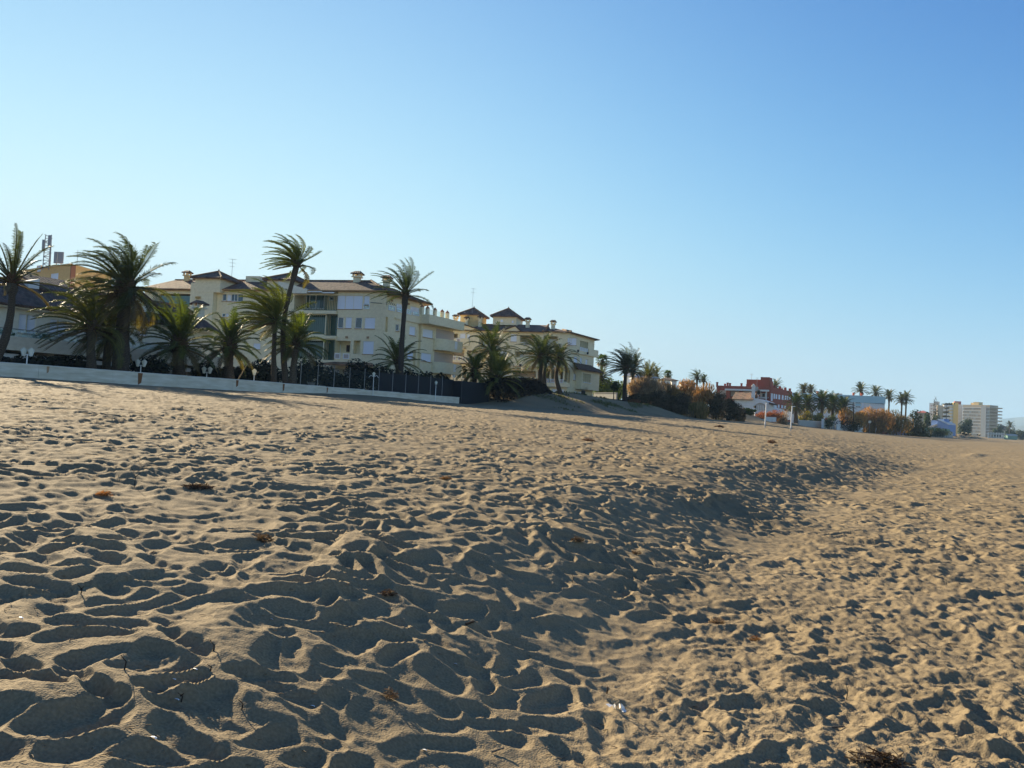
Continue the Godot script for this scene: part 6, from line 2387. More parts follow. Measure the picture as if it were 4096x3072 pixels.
	e5.prism([fp(f5, ea.x, ea.y, 0.25), fp(f5, eb.x, eb.y, 0.25), fp(f5, eb.x, eb.y, -8), fp(f5, ea.x, ea.y, -8)], [fp(f5, ea.x, ea.y + 0.35, 0.25), fp(f5, eb.x, eb.y + 0.35, 0.25), fp(f5, eb.x, eb.y + 0.35, -8), fp(f5, ea.x, ea.y + 0.35, -8)])
	obj("roof_edge", e5, M.white_plaster, bv)
	var l5 := hit(f5, pix(V8, 480, 605))
	var d5 := Shape.new()
	d5.ball(fp(f5, l5.x, l5.y + 0.3, -1.0), Vector3(0.55, 0.6, 0.3))
	d5.tube([fp(f5, l5.x, l5.y - 1.5, -1.2), fp(f5, l5.x, l5.y, -1.2)], [0.06, 0.06], 4)
	obj("satellite_dish", d5, M.white_paint, bv)


# low walls and beach things between the thicket and the far dunes
func shore_edge() -> void:
	var defs := [
		[[670, 785, 1130, 868], 205, 0.25, "white_plaster", "beach_wall", "white beach wall below the dark hedge and the autumn thicket", "wall"],
		[[425, 715, 655, 805], 200, 0.25, "pale_plaster", "beach_wall", "short pale wall with a white panel and a small emblem", "wall"],
		[[0, 715, 425, 775], 196, 0.3, "grey_plaster", "beach_wall", "low grey wall foot left of the panelled wall", "wall"],
		[[1485, 832, 1985, 938], 245, 0.15, "blue_shade_and_canvas", "canvas_fence", "long blue canvas fence under the thicket", "fence"],
		[[1985, 850, 2122, 958], 250, 0.2, "white_plaster", "white_panel", "tall white panel at the right end of the blue canvas fence", "panel"],
	]
	for k in defs:
		var a := pix(V7, k[0][0], k[0][1])
		var b := pix(V7, k[0][2], k[0][3])
		var f := front(a.x, k[1], b.x, k[1] * 1.04)
		var q := rect(f, V7, k[0])
		var y1 := hit(f, pix(V7, (k[0][0] + k[0][2]) / 2.0, k[0][1] + (k[0][2] - k[0][0]) * 0.03)).y
		var g := minf(ground(f.o.x, f.o.y), ground(fp(f, f.len, 0).x, fp(f, f.len, 0).z))
		var t := thing(k[4], k[5], k[6], fp(f, f.len / 2, g))
		var s := Shape.new()
		fbox(s, f, 0, f.len, minf(g - 0.3, q[2]), y1, -k[2], 0)
		obj("wall", s, M[k[3]], t)
		var c := Shape.new()
		fbox(c, f, -0.03, f.len + 0.03, y1 + 0.001, y1 + 0.08, -k[2] - 0.04, 0.05)
		obj("coping", c, M.white_plaster if k[3] != "blue_shade_and_canvas" else M.grey_metal, t)
		if k[4] == "canvas_fence":
			for i in 9:
				var p := Shape.new()
				var u: float = f.len * i / 8.0
				fbox(p, f, u - 0.05, u + 0.05, g - 0.2, y1 + 0.2, 0.002, 0.1)
				obj("post", p, M.grey_metal, t)
			var dk := Shape.new()
			fbox(dk, f, f.len * 0.985, f.len * 1.0, g - 0.2, y1, 0.11, 0.16)
			obj("end_canvas", dk, M.deep_blue_cloth, t)
		if k[0][0] == 425:
			var p := Shape.new()
			var pq := rect(f, V7, [485, 722, 650, 775])
			fbox(p, f, pq[0], pq[1], pq[2], pq[3], 0.004, 0.06)
			var po := obj("white_panel", p, M.white_paint, t)
			var em := Shape.new()
			var m: float = (pq[0] + pq[1]) / 2.0
			var y: float = (pq[2] + pq[3]) / 2.0
			fbox(em, f, m - 0.35, m - 0.05, y - 0.3, y + 0.3, 0.064, 0.075)
			fbox(em, f, m + 0.05, m + 0.3, y - 0.1, y + 0.35, 0.064, 0.075)
			obj("emblem", em, M.red_cloth, po)
			for e in [0.0, f.len]:
				var ps := Shape.new()
				fbox(ps, f, e - 0.25, e + 0.25, g - 0.3, y1 + 0.35, -0.35, 0.1)
				obj("pier", ps, M.white_plaster, t)
	# pale overgrown wall further right
	var f2 := front(920, 300, 954, 330)
	var g2 := ground(fp(f2, 5, 0).x, fp(f2, 5, 0).z)
	var t2 := thing("beach_wall", "long pale greenish wall right of the white panel, before the far dune", "wall", fp(f2, f2.len / 2, g2))
	var s2 := Shape.new()
	var y2 := hit(f2, pix(V8, 300, 808)).y
	fbox(s2, f2, 0, f2.len, g2 - 0.6, y2, -0.3, 0)
	obj("wall", s2, M.grey_plaster, t2)
	var gp := Shape.new()
	fbox(gp, f2, 0.5, f2.len * 0.9, y2 + 0.002, y2 + 1.1, -0.1, -0.05)
	obj("green_screen", gp, M.green_paint, t2)
	# sign board, beach shower, marker, red boards, dark shelters
	var sp := stand(869.5, 428, 222)
	var sg := thing("sign_board", "pale board on a thin pole in front of the autumn thicket", "sign", sp)
	var ss := Shape.new()
	ss.tube([sp, sp + Vector3(0, 2.9, 0)], [0.05, 0.05], 6)
	obj("pole", ss, M.grey_metal, sg)
	var sb := Shape.new()
	sb.box(sp + Vector3(0, 2.9, 0.08), Vector3(0.85, 0.65, 0.05), 0.3)
	obj("board", sb, M.pale_plaster, sg)
	var wp := stand(862, 428.5, 214)
	var wt := thing("wall_pillar", "white square pillar at the right end of the white wall", "pillar", wp)
	var ws := Shape.new()
	ws.box(wp + Vector3(0, 0.95, 0), Vector3(0.4, 2.1, 0.4))
	ws.box(wp + Vector3(0, 2.07, 0), Vector3(0.52, 0.12, 0.52))
	obj("shaft", ws, M.white_plaster, wt)
	var bp := stand(876, 430, 222)
	var bt := thing("beach_shower", "short white beach shower post with a dark top by the red boards", "shower", bp)
	var bs := Shape.new()
	bs.tube([bp, bp + Vector3(0, 1.5, 0)], [0.16, 0.13], 8)
	obj("column", bs, M.white_paint, bt)
	var bh := Shape.new()
	bh.ball(bp + Vector3(0, 1.68, 0), Vector3(0.18, 0.2, 0.18))
	obj("head", bh, M.dark_metal, bt)
	var i := 0
	for k in [[868, 429.8, 5.0, "low red board fence left of the white shower post"], [880.5, 431, 3.4, "low red-brown board fence right of the white shower post"]]:
		var p := stand(k[0], k[1], 226)
		var t := thing("board_fence", k[3], "fence", p)
		for j in 6:
			var s := Shape.new()
			s.box(p + Vector3((j - 2.5) * k[2] / 6.0, 0.45, (j % 2) * 0.03), Vector3(k[2] / 6.0 - 0.03, 0.95, 0.05))
			obj("board", s, mat("dull_red_%d" % (i * 6 + j), lin(0.16 + 0.02 * (j % 3), 0.055, 0.045), 0.9), t)
		i += 1
	var np := stand(880.5, 429.5, 225)
	var nt := thing("notice_panel", "tilted white notice panel beside the red-brown boards", "sign", np)
	var ns := Shape.new()
	ns.tube([np, np + Vector3(0, 1.5, 0)], [0.05, 0.05], 5)
	obj("post", ns, M.grey_metal, nt)
	var nb := Shape.new()
	nb.prism([np + Vector3(-0.5, 1.3, 0), np + Vector3(0.5, 1.0, 0), np + Vector3(0.5, 1.0, -0.06), np + Vector3(-0.5, 1.3, -0.06)], [np + Vector3(-0.4, 2.0, -0.3), np + Vector3(0.6, 1.7, -0.3), np + Vector3(0.6, 1.7, -0.36), np + Vector3(-0.4, 2.0, -0.36)])
	obj("board", nb, M.white_paint, nt)
	var mp := stand(825.8, 421.5, 204)
	var mt := thing("marker_post", "thin pole with a red and white striped marker before the dark palms", "marker", mp)
	var mm := Shape.new()
	mm.tube([mp, mp + Vector3(0, 5.0, 0)], [0.06, 0.05], 6)
	obj("pole", mm, M.grey_metal, mt)
	for j in 3:
		var s := Shape.new()
		s.box(mp + Vector3(0, 1.4 + 0.5 * j, 0.09), Vector3(0.42, 0.48, 0.04))
		obj("stripe", s, M.red_cloth if j != 1 else M.white_paint, mt)
	var bare := stand(853.3, 422, 207)
	var brt := thing("bare_trunk", "bare forked brown trunk standing before the pale long building", "tree trunk", bare)
	var brs := Shape.new()
	brs.tint = Color(0.10, 0.06, 0.05)
	var bh2 := at(853, 402, 207).y - bare.y
	brs.tube([bare, bare + Vector3(0.05, bh2 * 0.6, 0), bare + Vector3(-0.1, bh2, 0)], [0.14, 0.11, 0.07], 6)
	brs.tube([bare + Vector3(0.03, bh2 * 0.6, 0), bare + Vector3(-0.5, bh2 * 0.98, 0.1)], [0.08, 0.03], 5)
	obj("trunk", brs, M.bark, brt)
	# rubble and a dune with debris at the far right
	var dn := Shape.new()
	var dg := RandomNumberGenerator.new()
	dg.seed = 5
	var dp := stand(968, 434, 360)
	var hill := thing("sand_mound", "low far dune with pale rubble below the apartment towers", "dune", dp)
	for r in 14:
		for c in 40:
			var v := []
			for q in [Vector2(r, c), Vector2(r, c + 1), Vector2(r + 1, c + 1), Vector2(r + 1, c)]:
				var u: float = q.y / 40.0
				var d: float = q.x / 14.0
				var h := sin(PI * d) * pow(sin(PI * clampf(u, 0, 1)), 0.6) * (2.3 + 0.8 * soft.get_noise_2d(q.y * 4.0, q.x * 6.0))
				v.append(Vector3(dp.x + (u - 0.5) * 26.0, dp.y - 0.5 + h, dp.z - d * 22.0 + 8.0 - u * 10.0))
			dn.quad(v[0], v[1], v[2], v[3], Vector3.UP)
	obj("sand", dn, M.sand, hill)
	for k in [[962, 433, 0.8], [965, 434, 1.2], [969.5, 434.5, 0.9], [979, 434.8, 0.8]]:
		var rp := at(k[0], k[1], 352)
		var s := Shape.new()
		s.ball(rp, Vector3(k[2], k[2] * 0.6, k[2] * 0.8), 4, 6)
		obj("rubble", s, M.white_plaster, hill)
	# far fence, blue hut
	var fh := front(989, 560, 1005, 590)
	var ft := thing("beach_wall", "far pale fence with posts below the tower's stepped balconies", "fence", stand(997, 438, 575))
	for j in 7:
		var s := Shape.new()
		fbox(s, fh, fh.len * j / 6.0 - 0.2, fh.len * j / 6.0 + 0.2, 0.5, 4.6, -0.2, 0.2)
		obj("post", s, M.white_plaster, ft)
	var rl := Shape.new()
	fbox(rl, fh, 0, fh.len, 2.9, 4.3, -0.1, 0.1)
	fbox(rl, fh, 0, fh.len, 0.6, 1.6, -0.1, 0.1)
	obj("rail", rl, M.grey_plaster, ft)
	var hp := stand(1010.5, 439, 560)
	var ht := thing("beach_hut", "far blue-green beach hut at the right edge of the photo", "hut", hp)
	var hs := Shape.new()
	hs.box(hp + Vector3(0, 1.3, 0), Vector3(6.5, 2.8, 4.0))
	obj("wall", hs, M.green_paint, ht)
	var hr := Shape.new()
	slope(hr, hp + Vector3(-3.6, 2.72, 2.4), hp + Vector3(3.6, 2.72, 2.4), hp + Vector3(-3.6, 3.8, 0), hp + Vector3(3.6, 3.8, 0))
	slope(hr, hp + Vector3(3.6, 2.72, -2.4), hp + Vector3(-3.6, 2.72, -2.4), hp + Vector3(3.6, 3.8, 0), hp + Vector3(-3.6, 3.8, 0))
	obj("roof", hr, M.grey_plaster, ht)


func make_hills() -> void:
	var s := Shape.new()
	var n := fast(41, 0.0006, 4)
	for k in [[4600.0, 120.0, 0.0, 0.07], [6800.0, 260.0, 7000.0, 0.10]]:
		var prev := []
		for i in 61:
			var az := deg_to_rad(lerpf(27.5, 60.0, i / 60.0))
			var ring := []
			for j in 7:
				var d: float = k[0] + j * 350.0
				var h: float = k[1] * sin(PI * 0.5 * j / 6.0) * (0.75 + 0.7 * n.get_noise_2d(i * 90.0 + k[2], j * 200.0)) * smoothstep(0.0, 8.0, float(i))
				ring.append(Vector3(sin(az) * d, -2.0 + h, -cos(az) * d))
			if i > 0:
				for j in 6:
					s.quad(prev[j], ring[j], ring[j + 1], prev[j + 1], Vector3(0, 1, 0.5))
			prev = ring
	structure("hills", s, mat("hillside", lin(0.09, 0.10, 0.07), 0.95))


# ---------------------------------------------------------------- along the beach wall
func beach_wall() -> void:
	var a := from_shore(14.0, 59.0)
	var b := from_shore(79.5, 59.0)
	var f := front_between(a, b)
	var t := thing("beach_wall", "long low whitewashed beach wall with rust streaks along the foot of the gardens", "wall", fp(f, f.len / 2, 2.4))
	var n := 12
	for i in n:
		var u0: float = f.len * i / n
		var u1: float = f.len * (i + 1) / n - 0.015
		var top0: float = 3.42
		var s := Shape.new()
		var drop: float = maxf(0.0, (i - 6) * 0.035)
		fbox(s, f, u0, u1, 1.6, top0 - drop, -0.22, 0.0)
		obj("wall_panel", s, M.stained_plaster, t)
		var c := Shape.new()
		fbox(c, f, u0, u1, top0 - drop + 0.001, top0 - drop + 0.05, -0.25, 0.03)
		obj("coping", c, M.white_plaster, t)
	for k in [[12.6, 0.9, 0.10, 0], [24.05, 0.92, 0.2, 1], [17.0, 0.5, 0.1, 0], [33.2, 0.6, 0.14, 1], [38.4, 0.7, 0.12, 1], [43.9, 0.55, 0.1, 1]]:
		var s := Shape.new()
		var y: float = 3.40 - maxf(0.0, (k[0] / f.len * n - 6) * 0.035)
		s.prism([fp(f, k[0] - k[2] * 0.75, y - k[1], 0.002), fp(f, k[0] + k[2] * 0.6, y - k[1] * 0.8, 0.002), fp(f, k[0] + k[2] * 0.6, y - k[1] * 0.8, 0.006), fp(f, k[0] - k[2] * 0.75, y - k[1], 0.006)],
			[fp(f, k[0] - k[2], y, 0.002), fp(f, k[0] + k[2], y, 0.002), fp(f, k[0] + k[2], y, 0.006), fp(f, k[0] - k[2], y, 0.006)])
		obj("rust_streak", s, M.rust if k[3] == 1 else M.cornice, t)
	# twin and single globe lamps in the garden
	var i := 0
	for k in [[26.8, 352.5, 362, 57.5, 2, "twin white globe lamp at the left end of the beach wall"], [140.5, 363.5, 372, 66.5, 2, "twin white globe lamp right of the shaggy palm trunk"], [206.5, 370.5, 378.5, 72.5, 2, "twin white globe lamp between the two low palms"], [253.8, 372.5, 382, 76.5, 1, "single white lantern right of the leaning bamboo pole"]]:
		var p := stand(k[0], k[2], k[3])
		var top := at(k[0], k[1], k[3]).y
		var l := thing("garden_lamp", k[5], "lamp", p, "white garden lamps behind the beach wall")
		var s := Shape.new()
		s.tube([p, Vector3(p.x, top - 0.1, p.z)], [0.05, 0.045], 6)
		if k[4] == 2:
			s.tube([Vector3(p.x - 0.26, top - 0.25, p.z), Vector3(p.x, top - 0.12, p.z), Vector3(p.x + 0.26, top - 0.25, p.z)], [0.03, 0.03, 0.03], 5)
		obj("post", s, M.white_paint, l)
		for o in ([-0.26, 0.26] if k[4] == 2 else [0.0]):
			var g := Shape.new()
			g.tube([Vector3(p.x + o, top - 0.25, p.z), Vector3(p.x + o, top + 0.12, p.z), Vector3(p.x + o, top + 0.16, p.z), Vector3(p.x + o, top + 0.34, p.z)], [0.1, 0.21, 0.24, 0.05], 8)
			obj("lantern", g, M.lamp_globe, l)
		i += 1
	# leaning bamboo pole
	var bp := stand(241, 379, 75.5)
	var b0 := at(238.5, 378.5, 75.5)
	var b1 := at(246.8, 365, 75.5)
	var bs := Shape.new()
	bs.tube([b0 - Vector3(0.2, 0.4, 0), b1], [0.06, 0.045], 6)
	var bo := obj("bamboo_pole", bs, M.straw)
	tag(bo, "pale bamboo pole leaning right behind the beach wall under the low palm", "pole")
	# the netting fence with posts
	var fa := from_shore(55.5, 60.2)
	var fb := from_shore(79.8, 60.2)
	var nf := front_between(fa, fb)
	var fence := thing("netting_fence", "dark green netting fence on thin posts behind the right half of the beach wall", "fence", fp(nf, nf.len / 2, 2.9))
	var fn := 11
	for j in fn:
		var u0: float = nf.len * j / fn
		var u1: float = nf.len * (j + 1) / fn
		var s := Shape.new()
		s.quad(fp(nf, u0 + 0.03, 2.9), fp(nf, u1 - 0.03, 2.9), fp(nf, u1 - 0.03, 5.35), fp(nf, u0 + 0.03, 5.35), out_of(nf))
		fbox(s, nf, u0 + 0.03, u1 - 0.03, 5.35, 5.38, -0.01, 0.01)
		obj("netting", s, M.see_through_netting if j < 5 else M.netting, fence)
	for j in fn + 1:
		var s := Shape.new()
		s.tube([fp(nf, nf.len * j / fn, 2.6), fp(nf, nf.len * j / fn, 5.6)], [0.035, 0.03], 6)
		obj("post", s, M.grey_metal, fence)
	# planter and low white step behind the fence
	var pp := fp(nf, hit(nf, pix(V3, 404, 1390)).x, 2.95, -0.9)
	pp.y = ground(pp.x, pp.z)
	var pt := thing("planter", "white tapered planter behind the netting fence", "planter", pp)
	var ps := Shape.new()
	ps.tube([pp, pp + Vector3(0, 0.62, 0), pp + Vector3(0, 0.66, 0), pp + Vector3(0, 0.72, 0)], [0.24, 0.36, 0.42, 0.42], 12)
	obj("body", ps, M.white_plaster, pt)
	var st := rect(nf, V3, [340, 1396, 745, 1425])
	var stp := fp(nf, (st[0] + st[1]) / 2, 2.95, -0.7)
	var so := Shape.new()
	fbox(so, nf, st[0], st[1], 2.6, 3.22, -0.9, -0.45)
	var step := obj("garden_step", so, M.white_plaster)
	tag(step, "long low white step beside the planter behind the fence", "step")
	# white garden lampposts at the fence
	for k in [[373.0, 376, 391, 86, "thin white lamppost with two arms before the flats' corner"], [435.3, 384.5, 398, 93, "white lamppost with a small lantern near the right end of the beach wall"], [453.0, 378, 392, 101, "white lamppost rising over the dark hedge between the two blocks"]]:
		var p := stand(k[0], k[2], k[3])
		var top := at(k[0], k[1], k[3]).y
		var l := thing("garden_lamp", k[4], "lamp", p, "white garden lampposts by the fence")
		var s := Shape.new()
		s.tube([p, Vector3(p.x, top, p.z)], [0.04, 0.03], 6)
		if k[0] < 400.0:
			s.tube([Vector3(p.x, top - 0.1, p.z), Vector3(p.x - 0.3, top + 0.08, p.z), Vector3(p.x - 0.5, top - 0.15, p.z)], [0.03, 0.03, 0.03], 5)
			s.tube([Vector3(p.x, top - 0.1, p.z), Vector3(p.x + 0.3, top + 0.08, p.z), Vector3(p.x + 0.5, top - 0.15, p.z)], [0.03, 0.03, 0.03], 5)
		obj("post", s, M.white_paint, l)
		var g := Shape.new()
		g.tube([Vector3(p.x, top, p.z), Vector3(p.x, top + 0.28, p.z), Vector3(p.x, top + 0.42, p.z)], [0.1, 0.17, 0.03], 7)
		obj("lantern", g, M.lamp_globe, l)
	# netted corner and the clipped hedge that bulges to the right
	var ha := from_shore(79.6, 58.9)
	var hb := from_shore(85.0, 58.6)
	var cf := front_between(ha, hb)
	var ct := thing("netted_corner", "box of blue-black netting at the end of the beach wall", "fence", fp(cf, cf.len / 2, 2.5))
	var cs := Shape.new()
	fbox(cs, cf, 0, cf.len, 2.0, 5.25, -2.2, 0)
	obj("netting", cs, M.netting, ct)
	for u in [0.02, cf.len - 0.02]:
		var s := Shape.new()
		s.tube([fp(cf, u, 2.2, 0.05), fp(cf, u, 5.5, 0.05)], [0.05, 0.05], 6)
		obj("post", s, M.dark_metal, ct)
	var g := RandomNumberGenerator.new()
	g.seed = 12
	var hs := Shape.new()
	var hc := from_shore(92.5, 57.6)
	for j in 15000:
		# a long rounded body, denser at its skin, falling away at the right end
		var u := g.randf()
		var sh := lerpf(84.6, 101.5, u)
		var hgt := 3.3 * (1.0 - 0.55 * smoothstep(0.65, 1.0, u))
		var dep := 1.7 * (1.0 - 0.6 * smoothstep(0.75, 1.0, u))
		var ang := g.randf() * PI
		var rr := pow(g.randf(), 0.22)
		var w := from_shore(sh, 57.8 + 1.2 * u - cos(ang) * dep * rr * (1.15 if sin(ang) < 0.5 else 1.0))
		var y := ground(w.x, w.y) * 0.3 + 0.7 * 2.55 + pow(sin(ang), 0.6) * hgt * rr
		var p := Vector3(w.x, y, w.y)
		var n2 := Vector3(g.randfn(), g.randfn(), g.randfn()).normalized()
		var e := n2.cross(Vector3(g.randfn(), 1, g.randfn())).normalized()
		var l := g.randf_range(0.6, 1.4)
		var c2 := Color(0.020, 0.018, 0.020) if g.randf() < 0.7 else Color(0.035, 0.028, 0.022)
		hs.tint = Color(c2.r * l, c2.g * l, c2.b * l)
		var k := g.randf_range(0.14, 0.28)
		hs.tri(p - e * k, p + n2 * k * 0.5, p + e * k)
	var ho := thing("hedge", "long dark clipped hedge bulging out of the garden at the beach's edge", "hedge", Vector3(hc.x, 2.4, hc.y))
	obj("foliage", hs, M.leaf, ho)
	obj("stems", stems(Vector3(hc.x, 2.5, hc.y), Vector3(4, 1.2, 4), 20, 0.05, Color(0.3, 0.25, 0.2), 13), M.bark, ho)
	# pool house roof edge seen over the fence
	var rf := front(446, 118, 467, 118)
	var rt := thing("garden_canopy", "pale flat canopy edge showing over the dark fence between the two blocks", "canopy", fp(rf, rf.len / 2, 3.0))
	var rs := Shape.new()
	var ry := hit(rf, pix(V4, 420, 1130)).y
	fbox(rs, rf, 0, rf.len, ry - 0.2, ry, -3.0, 0)
	for u in [0.3, rf.len - 0.3]:
		fbox(rs, rf, u - 0.1, u + 0.1, 2.6, ry - 0.2, -0.4, -0.2)
	obj("slab", rs, M.shutter, rt)


func volleyball_posts() -> void:
	for k in [[764.9, 425.4, 411.2, 85.5, "left white volleyball post, farther one, standing alone on the sand"], [790.7, 428.6, 414.6, 85.0, "right white volleyball post with a small bracket on its top"]]:
		var p := stand(k[0], k[1], k[3])
		var t := thing("volleyball_post", k[4], "post", p, "pair of white volleyball posts on the sand")
		var h: float = at(k[0] + 0.7, k[2], k[3]).y - p.y + 0.9
		var top := p + Vector3(0.08, h, 0)
		var s := Shape.new()
		s.tube([p - Vector3(0, 0.3, 0), p + Vector3(0, 0.3, 0)], [0.07, 0.07], 10)
		var o := obj("base", s, M.grey_plaster, t)
		var q := Shape.new()
		q.tube([p + Vector3(0, 0.3, 0), top], [0.062, 0.058], 10)
		obj("pole", q, M.white_paint, t)
		if k[0] > 780.0:
			var b := Shape.new()
			b.box(top + Vector3(0.16, -0.05, 0), Vector3(0.3, 0.06, 0.06))
			obj("bracket", b, M.white_paint, t)
		else:
			var b := Shape.new()
			b.tube([top, top + Vector3(0, 0.06, 0)], [0.1, 0.06], 8)
			obj("cap", b, M.grey_metal, t)


# ---------------------------------------------------------------- bits on the sand
func sand_bits() -> void:
	var g := RandomNumberGenerator.new()
	g.seed = 40
	# upright twigs
	var i := 0
	for k in [[80, 595, 0.085, "twig with a pale broken tip on the crest at the left edge, above the shell"], [123.5, 670, 0.10, "thin dark twig standing left of the deep hollow in the bottom left"], [212, 652, 0.09, "upright twig right of the white shells in the bottom left"], [209, 672, 0.05, "short twig just below the upright twig in the bottom left"], [180, 702, 0.06, "forked twig beside a white shell on the crest near the bottom left"], [240.5, 710, 0.07, "little twig right of the forked twig near the bottom"], [134, 487, 0.28, "weathered stick poking up left of the dark weed line"], [572, 583, 0.13, "thin pale stalk standing in the shaded bank"], [846, 700, 0.16, "stalk leaning over the dark hollow on the lower sand"]]:
		var p := on_sand(k[0], k[1])
		var s := Shape.new()
		s.tint = Color(0.09, 0.06, 0.04) if i != 7 else Color(0.4, 0.32, 0.2)
		var h: float = k[2] * 0.72
		s.tube([p - Vector3(0, 0.03, 0), p + Vector3(0.01, h * 0.5, 0), p + Vector3(-0.12 * h, h, 0.02)], [0.004, 0.003, 0.0015], 5)
		if i in [0, 4, 6]:
			s.tube([p + Vector3(0, h * 0.5, 0), p + Vector3(h * 0.35, h * 0.8, 0)], [0.004, 0.002], 4)
		var o := obj("twig", s, M.bark)
		tag(o, k[3], "twig", "twigs standing in the sand")
		i += 1
	# shells
	i = 0
	for k in [[19.8, 619, 0.018, "white shell on the crest at the far left, below the twig"], [173, 682, 0.013, "bright white shell at the edge of the shaded hollow in the bottom left"], [194, 671, 0.016, "white shell fragment right of the bright shell in the bottom left"], [176, 701, 0.015, "white shell touching the forked twig"], [152, 742, 0.018, "white shell on the rim above the lowest left hollow"], [271, 621, 0.012, "tiny white shell left of centre on a long crest"], [661, 712, 0.012, "white shell chip right of the white litter"], [312, 708, 0.014, "pale shell on the long rim, bottom centre-left"], [455, 665, 0.014, "small white shell under the shaded crest, bottom centre"], [424, 752, 0.014, "pale pebble in the big shaded hollow at the bottom"]]:
		var p := on_sand(k[0], k[1])
		var s := Shape.new()
		var r: float = k[2]
		for a in 7:
			var a0 := TAU * 0.5 * a / 7.0 - 0.4
			var a1 := TAU * 0.5 * (a + 1) / 7.0 - 0.4
			var e0 := p + Vector3(cos(a0) * r, 0.004, -sin(a0) * r)
			var e1 := p + Vector3(cos(a1) * r, 0.004, -sin(a1) * r)
			var m0 := p + Vector3(cos(a0) * r * 0.6, r * 0.5, -sin(a0) * r * 0.6)
			var m1 := p + Vector3(cos(a1) * r * 0.6, r * 0.5, -sin(a1) * r * 0.6)
			s.quad(e0, e1, m1, m0, Vector3.UP)
			s.tri(m0, m1, p + Vector3(0, r * 0.55, r * 0.2))
		var o := obj("shell", s, M.white_paint)
		tag(o, k[3], "shell", "white shells on the sand")
		i += 1
	# dry weed clumps
	i = 0
	for k in [[261.5, 541, 0.10, 0.06, Color(0.10, 0.075, 0.05), "round brown clump of dried seaweed left of centre"], [104, 495.5, 0.08, 0.05, Color(0.30, 0.15, 0.05), "orange-brown weed scrap on the left sand"], [199, 488, 0.17, 0.03, Color(0.05, 0.04, 0.035), "dark tangled weed line on the left sand"], [389, 596, 0.06, 0.045, Color(0.06, 0.045, 0.035), "small dark weed tuft on the crest left of centre"], [390, 699, 0.05, 0.06, Color(0.10, 0.07, 0.04), "brown weed tuft on a peak in the lower centre"], [880, 764, 0.15, 0.07, Color(0.05, 0.038, 0.028), "big dark clump of weed at the bottom edge on the right"], [718, 624, 0.08, 0.055, Color(0.17, 0.13, 0.09), "furry pale weed ball at the foot of the bank"], [755, 641, 0.05, 0.045, Color(0.20, 0.11, 0.04), "round brown weed ball on the lower sand"], [636, 554, 0.06, 0.05, Color(0.12, 0.085, 0.05), "weed scrap on the bank's shaded slope"], [772, 443, 0.24, 0.16, Color(0.10, 0.05, 0.03), "dark red-brown weed heap on the far sand below the posts"], [588, 441, 0.22, 0.08, Color(0.14, 0.08, 0.05), "brown weed patch on the far sand right of centre"], [446, 479, 0.09, 0.04, Color(0.20, 0.12, 0.05), "tan weed scrap on the sand at mid-distance"], [719, 427, 0.4, 0.14, Color(0.06, 0.04, 0.04), "dark weed heap far off below the villa's wall"], [578, 541, 0.08, 0.05, Color(0.07, 0.055, 0.04), "weed with white litter in it on the bank"]]:
		var p := on_sand(k[0], k[1])
		var s := Shape.new()
		var c: Color = k[4]
		for j in 150:
			var d := Vector3(g.randfn(), absf(g.randfn()) * 0.8, g.randfn()).normalized() * pow(g.randf(), 0.4)
			var q: Vector3 = p + Vector3(d.x * k[2], d.y * k[3], d.z * k[2] * 0.7)
			var e: Vector3 = Vector3(g.randfn(), g.randfn() * 0.4, g.randfn()).normalized() * (k[2] * 0.28)
			var l := g.randf_range(0.5, 1.5)
			s.tint = Color(c.r * l, c.g * l, c.b * l)
			var wv: Vector3 = e.cross(Vector3(g.randfn(), g.randfn(), g.randfn())).normalized() * k[2] * 0.05
			s.quad(q - e, q - e + wv, q + e + wv, q + e)
		var o := obj("seaweed_clump", s, M.twigs)
		tag(o, k[5], "seaweed", "dried seaweed clumps on the sand")
		i += 1
	# chips of wood and litter
	i = 0
	for k in [[469, 625, 0.05, 0.02, Color(0.24, 0.13, 0.06), "reddish wood chip lying on a crest below the centre"], [496, 753, 0.045, 0.012, Color(0.6, 0.58, 0.52), "white split stick at the bottom edge"], [607, 694, 0.012, 0.035, Color(0.28, 0.13, 0.03), "orange sliver standing in the bank's shade"], [892, 644, 0.07, 0.02, Color(0.62, 0.56, 0.45), "pale upright stick end on the lower sand"], [836, 730, 0.05, 0.014, Color(0.6, 0.55, 0.45), "pale stick lying on the lower sand near the bottom"], [951, 646, 0.05, 0.012, Color(0.6, 0.54, 0.44), "pale straw on the lower sand at the right"], [938, 752, 0.05, 0.012, Color(0.6, 0.54, 0.44), "pale straw at the bottom right"], [152.5, 568, 0.0, 0.0, Color.WHITE, ""], [707, 734, 0.04, 0.012, Color(0.5, 0.45, 0.38), "white sliver beside a brown leaf at the bottom, right of centre"]]:
		if k[2] == 0.0:
			continue
		var p := on_sand(k[0], k[1])
		var s := Shape.new()
		s.tint = k[4]
		var a := g.randf_range(-0.8, 0.8)
		var e: Vector3 = Vector3(cos(a), g.randf_range(-0.1, 0.3), sin(a)) * k[2]
		if k[3] > k[2]:
			e = Vector3(0.1, 1.0, 0.1) * k[3]
		s.tube([p - e * 0.6 + Vector3(0, 0.012, 0), p + e + Vector3(0, 0.012, 0)], [minf(k[2], k[3]) * 0.45, minf(k[2], k[3]) * 0.3], 5)
		var o := obj("wood_chip", s, M.bark)
		tag(o, k[5], "wood chip", "wood chips and straws on the sand")
		i += 1
	var lp := on_sand(619, 712)
	var lt := thing("litter", "crumpled white litter at the foot of the bank near the bottom centre", "litter", lp)
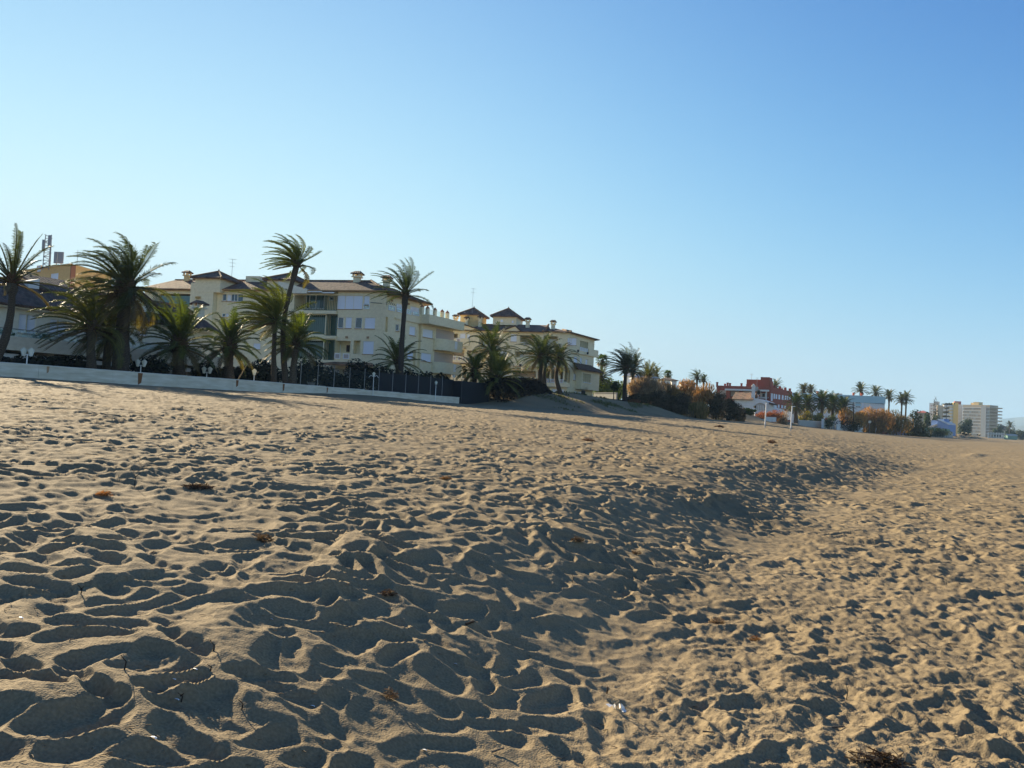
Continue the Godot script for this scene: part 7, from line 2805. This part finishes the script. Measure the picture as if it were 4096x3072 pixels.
	for j in 7:
		var s := Shape.new()
		var q := lp + Vector3(g.randfn() * 0.035, 0.01 + 0.01 * (j % 3), g.randfn() * 0.03)
		var e := Vector3(g.randfn(), g.randfn() * 0.5, g.randfn()).normalized() * 0.022
		var w := e.cross(Vector3(g.randfn(), g.randfn(), g.randfn())).normalized() * 0.014
		s.quad(q - e, q + w, q + e + Vector3(0, 0.01, 0), q - w)
		obj("scrap", s, M.white_paint, lt)
	# uncountable: shell grit and weed flecks
	for kind in 2:
		var mm := MultiMesh.new()
		mm.transform_format = MultiMesh.TRANSFORM_3D
		var s := Shape.new()
		if kind == 0:
			s.ball(Vector3.ZERO, Vector3(1, 0.4, 0.7), 3, 5)
		else:
			s.tube([Vector3(-1, 0, 0), Vector3(0.1, 0.15, 0.1), Vector3(1, 0, 0)], [0.1, 0.14, 0.06], 4)
		mm.mesh = s.mesh(M.white_paint if kind == 0 else M.straw_fleck)
		var n := 2200 if kind == 0 else 5200
		mm.instance_count = n
		var placed := 0
		while placed < n:
			var az := deg_to_rad(g.randf_range(-36, 36))
			var r := 3.0 * pow(16.0, g.randf())
			var x := sin(az) * r
			var z := -cos(az) * r
			var s2 := shore(x, z)
			var toe := -0.2 + 1.28 * log(maxf(s2.x, 1.5))
			var keep := 0.25
			if s2.y < toe + 0.7:
				keep = 1.0
			elif soft.get_noise_2d(x * 5.0, z * 5.0) > 0.25:
				keep = 0.7
			if g.randf() > keep:
				continue
			var k := (g.randf_range(0.002, 0.006) if kind == 0 else g.randf_range(0.006, 0.022)) * (0.7 + r * 0.03)
			var y := ground(x, z) + relief(x, z, r) + k * 0.3
			var bs := Basis(Vector3.UP, g.randf() * TAU) * Basis(Vector3.RIGHT, g.randf_range(-0.4, 0.4))
			mm.set_instance_transform(placed, Transform3D(bs.scaled(Vector3.ONE * k), Vector3(x, y, z)))
			placed += 1
		var o := MultiMeshInstance3D.new()
		o.name = "shell_grit" if kind == 0 else "weed_flecks"
		o.multimesh = mm
		add_child(o, true)
		tag(o, "white shell grit strewn over the sand" if kind == 0 else "brown straw and weed flecks strewn over the sand", "shell grit" if kind == 0 else "weed flecks")
		stuff(o)
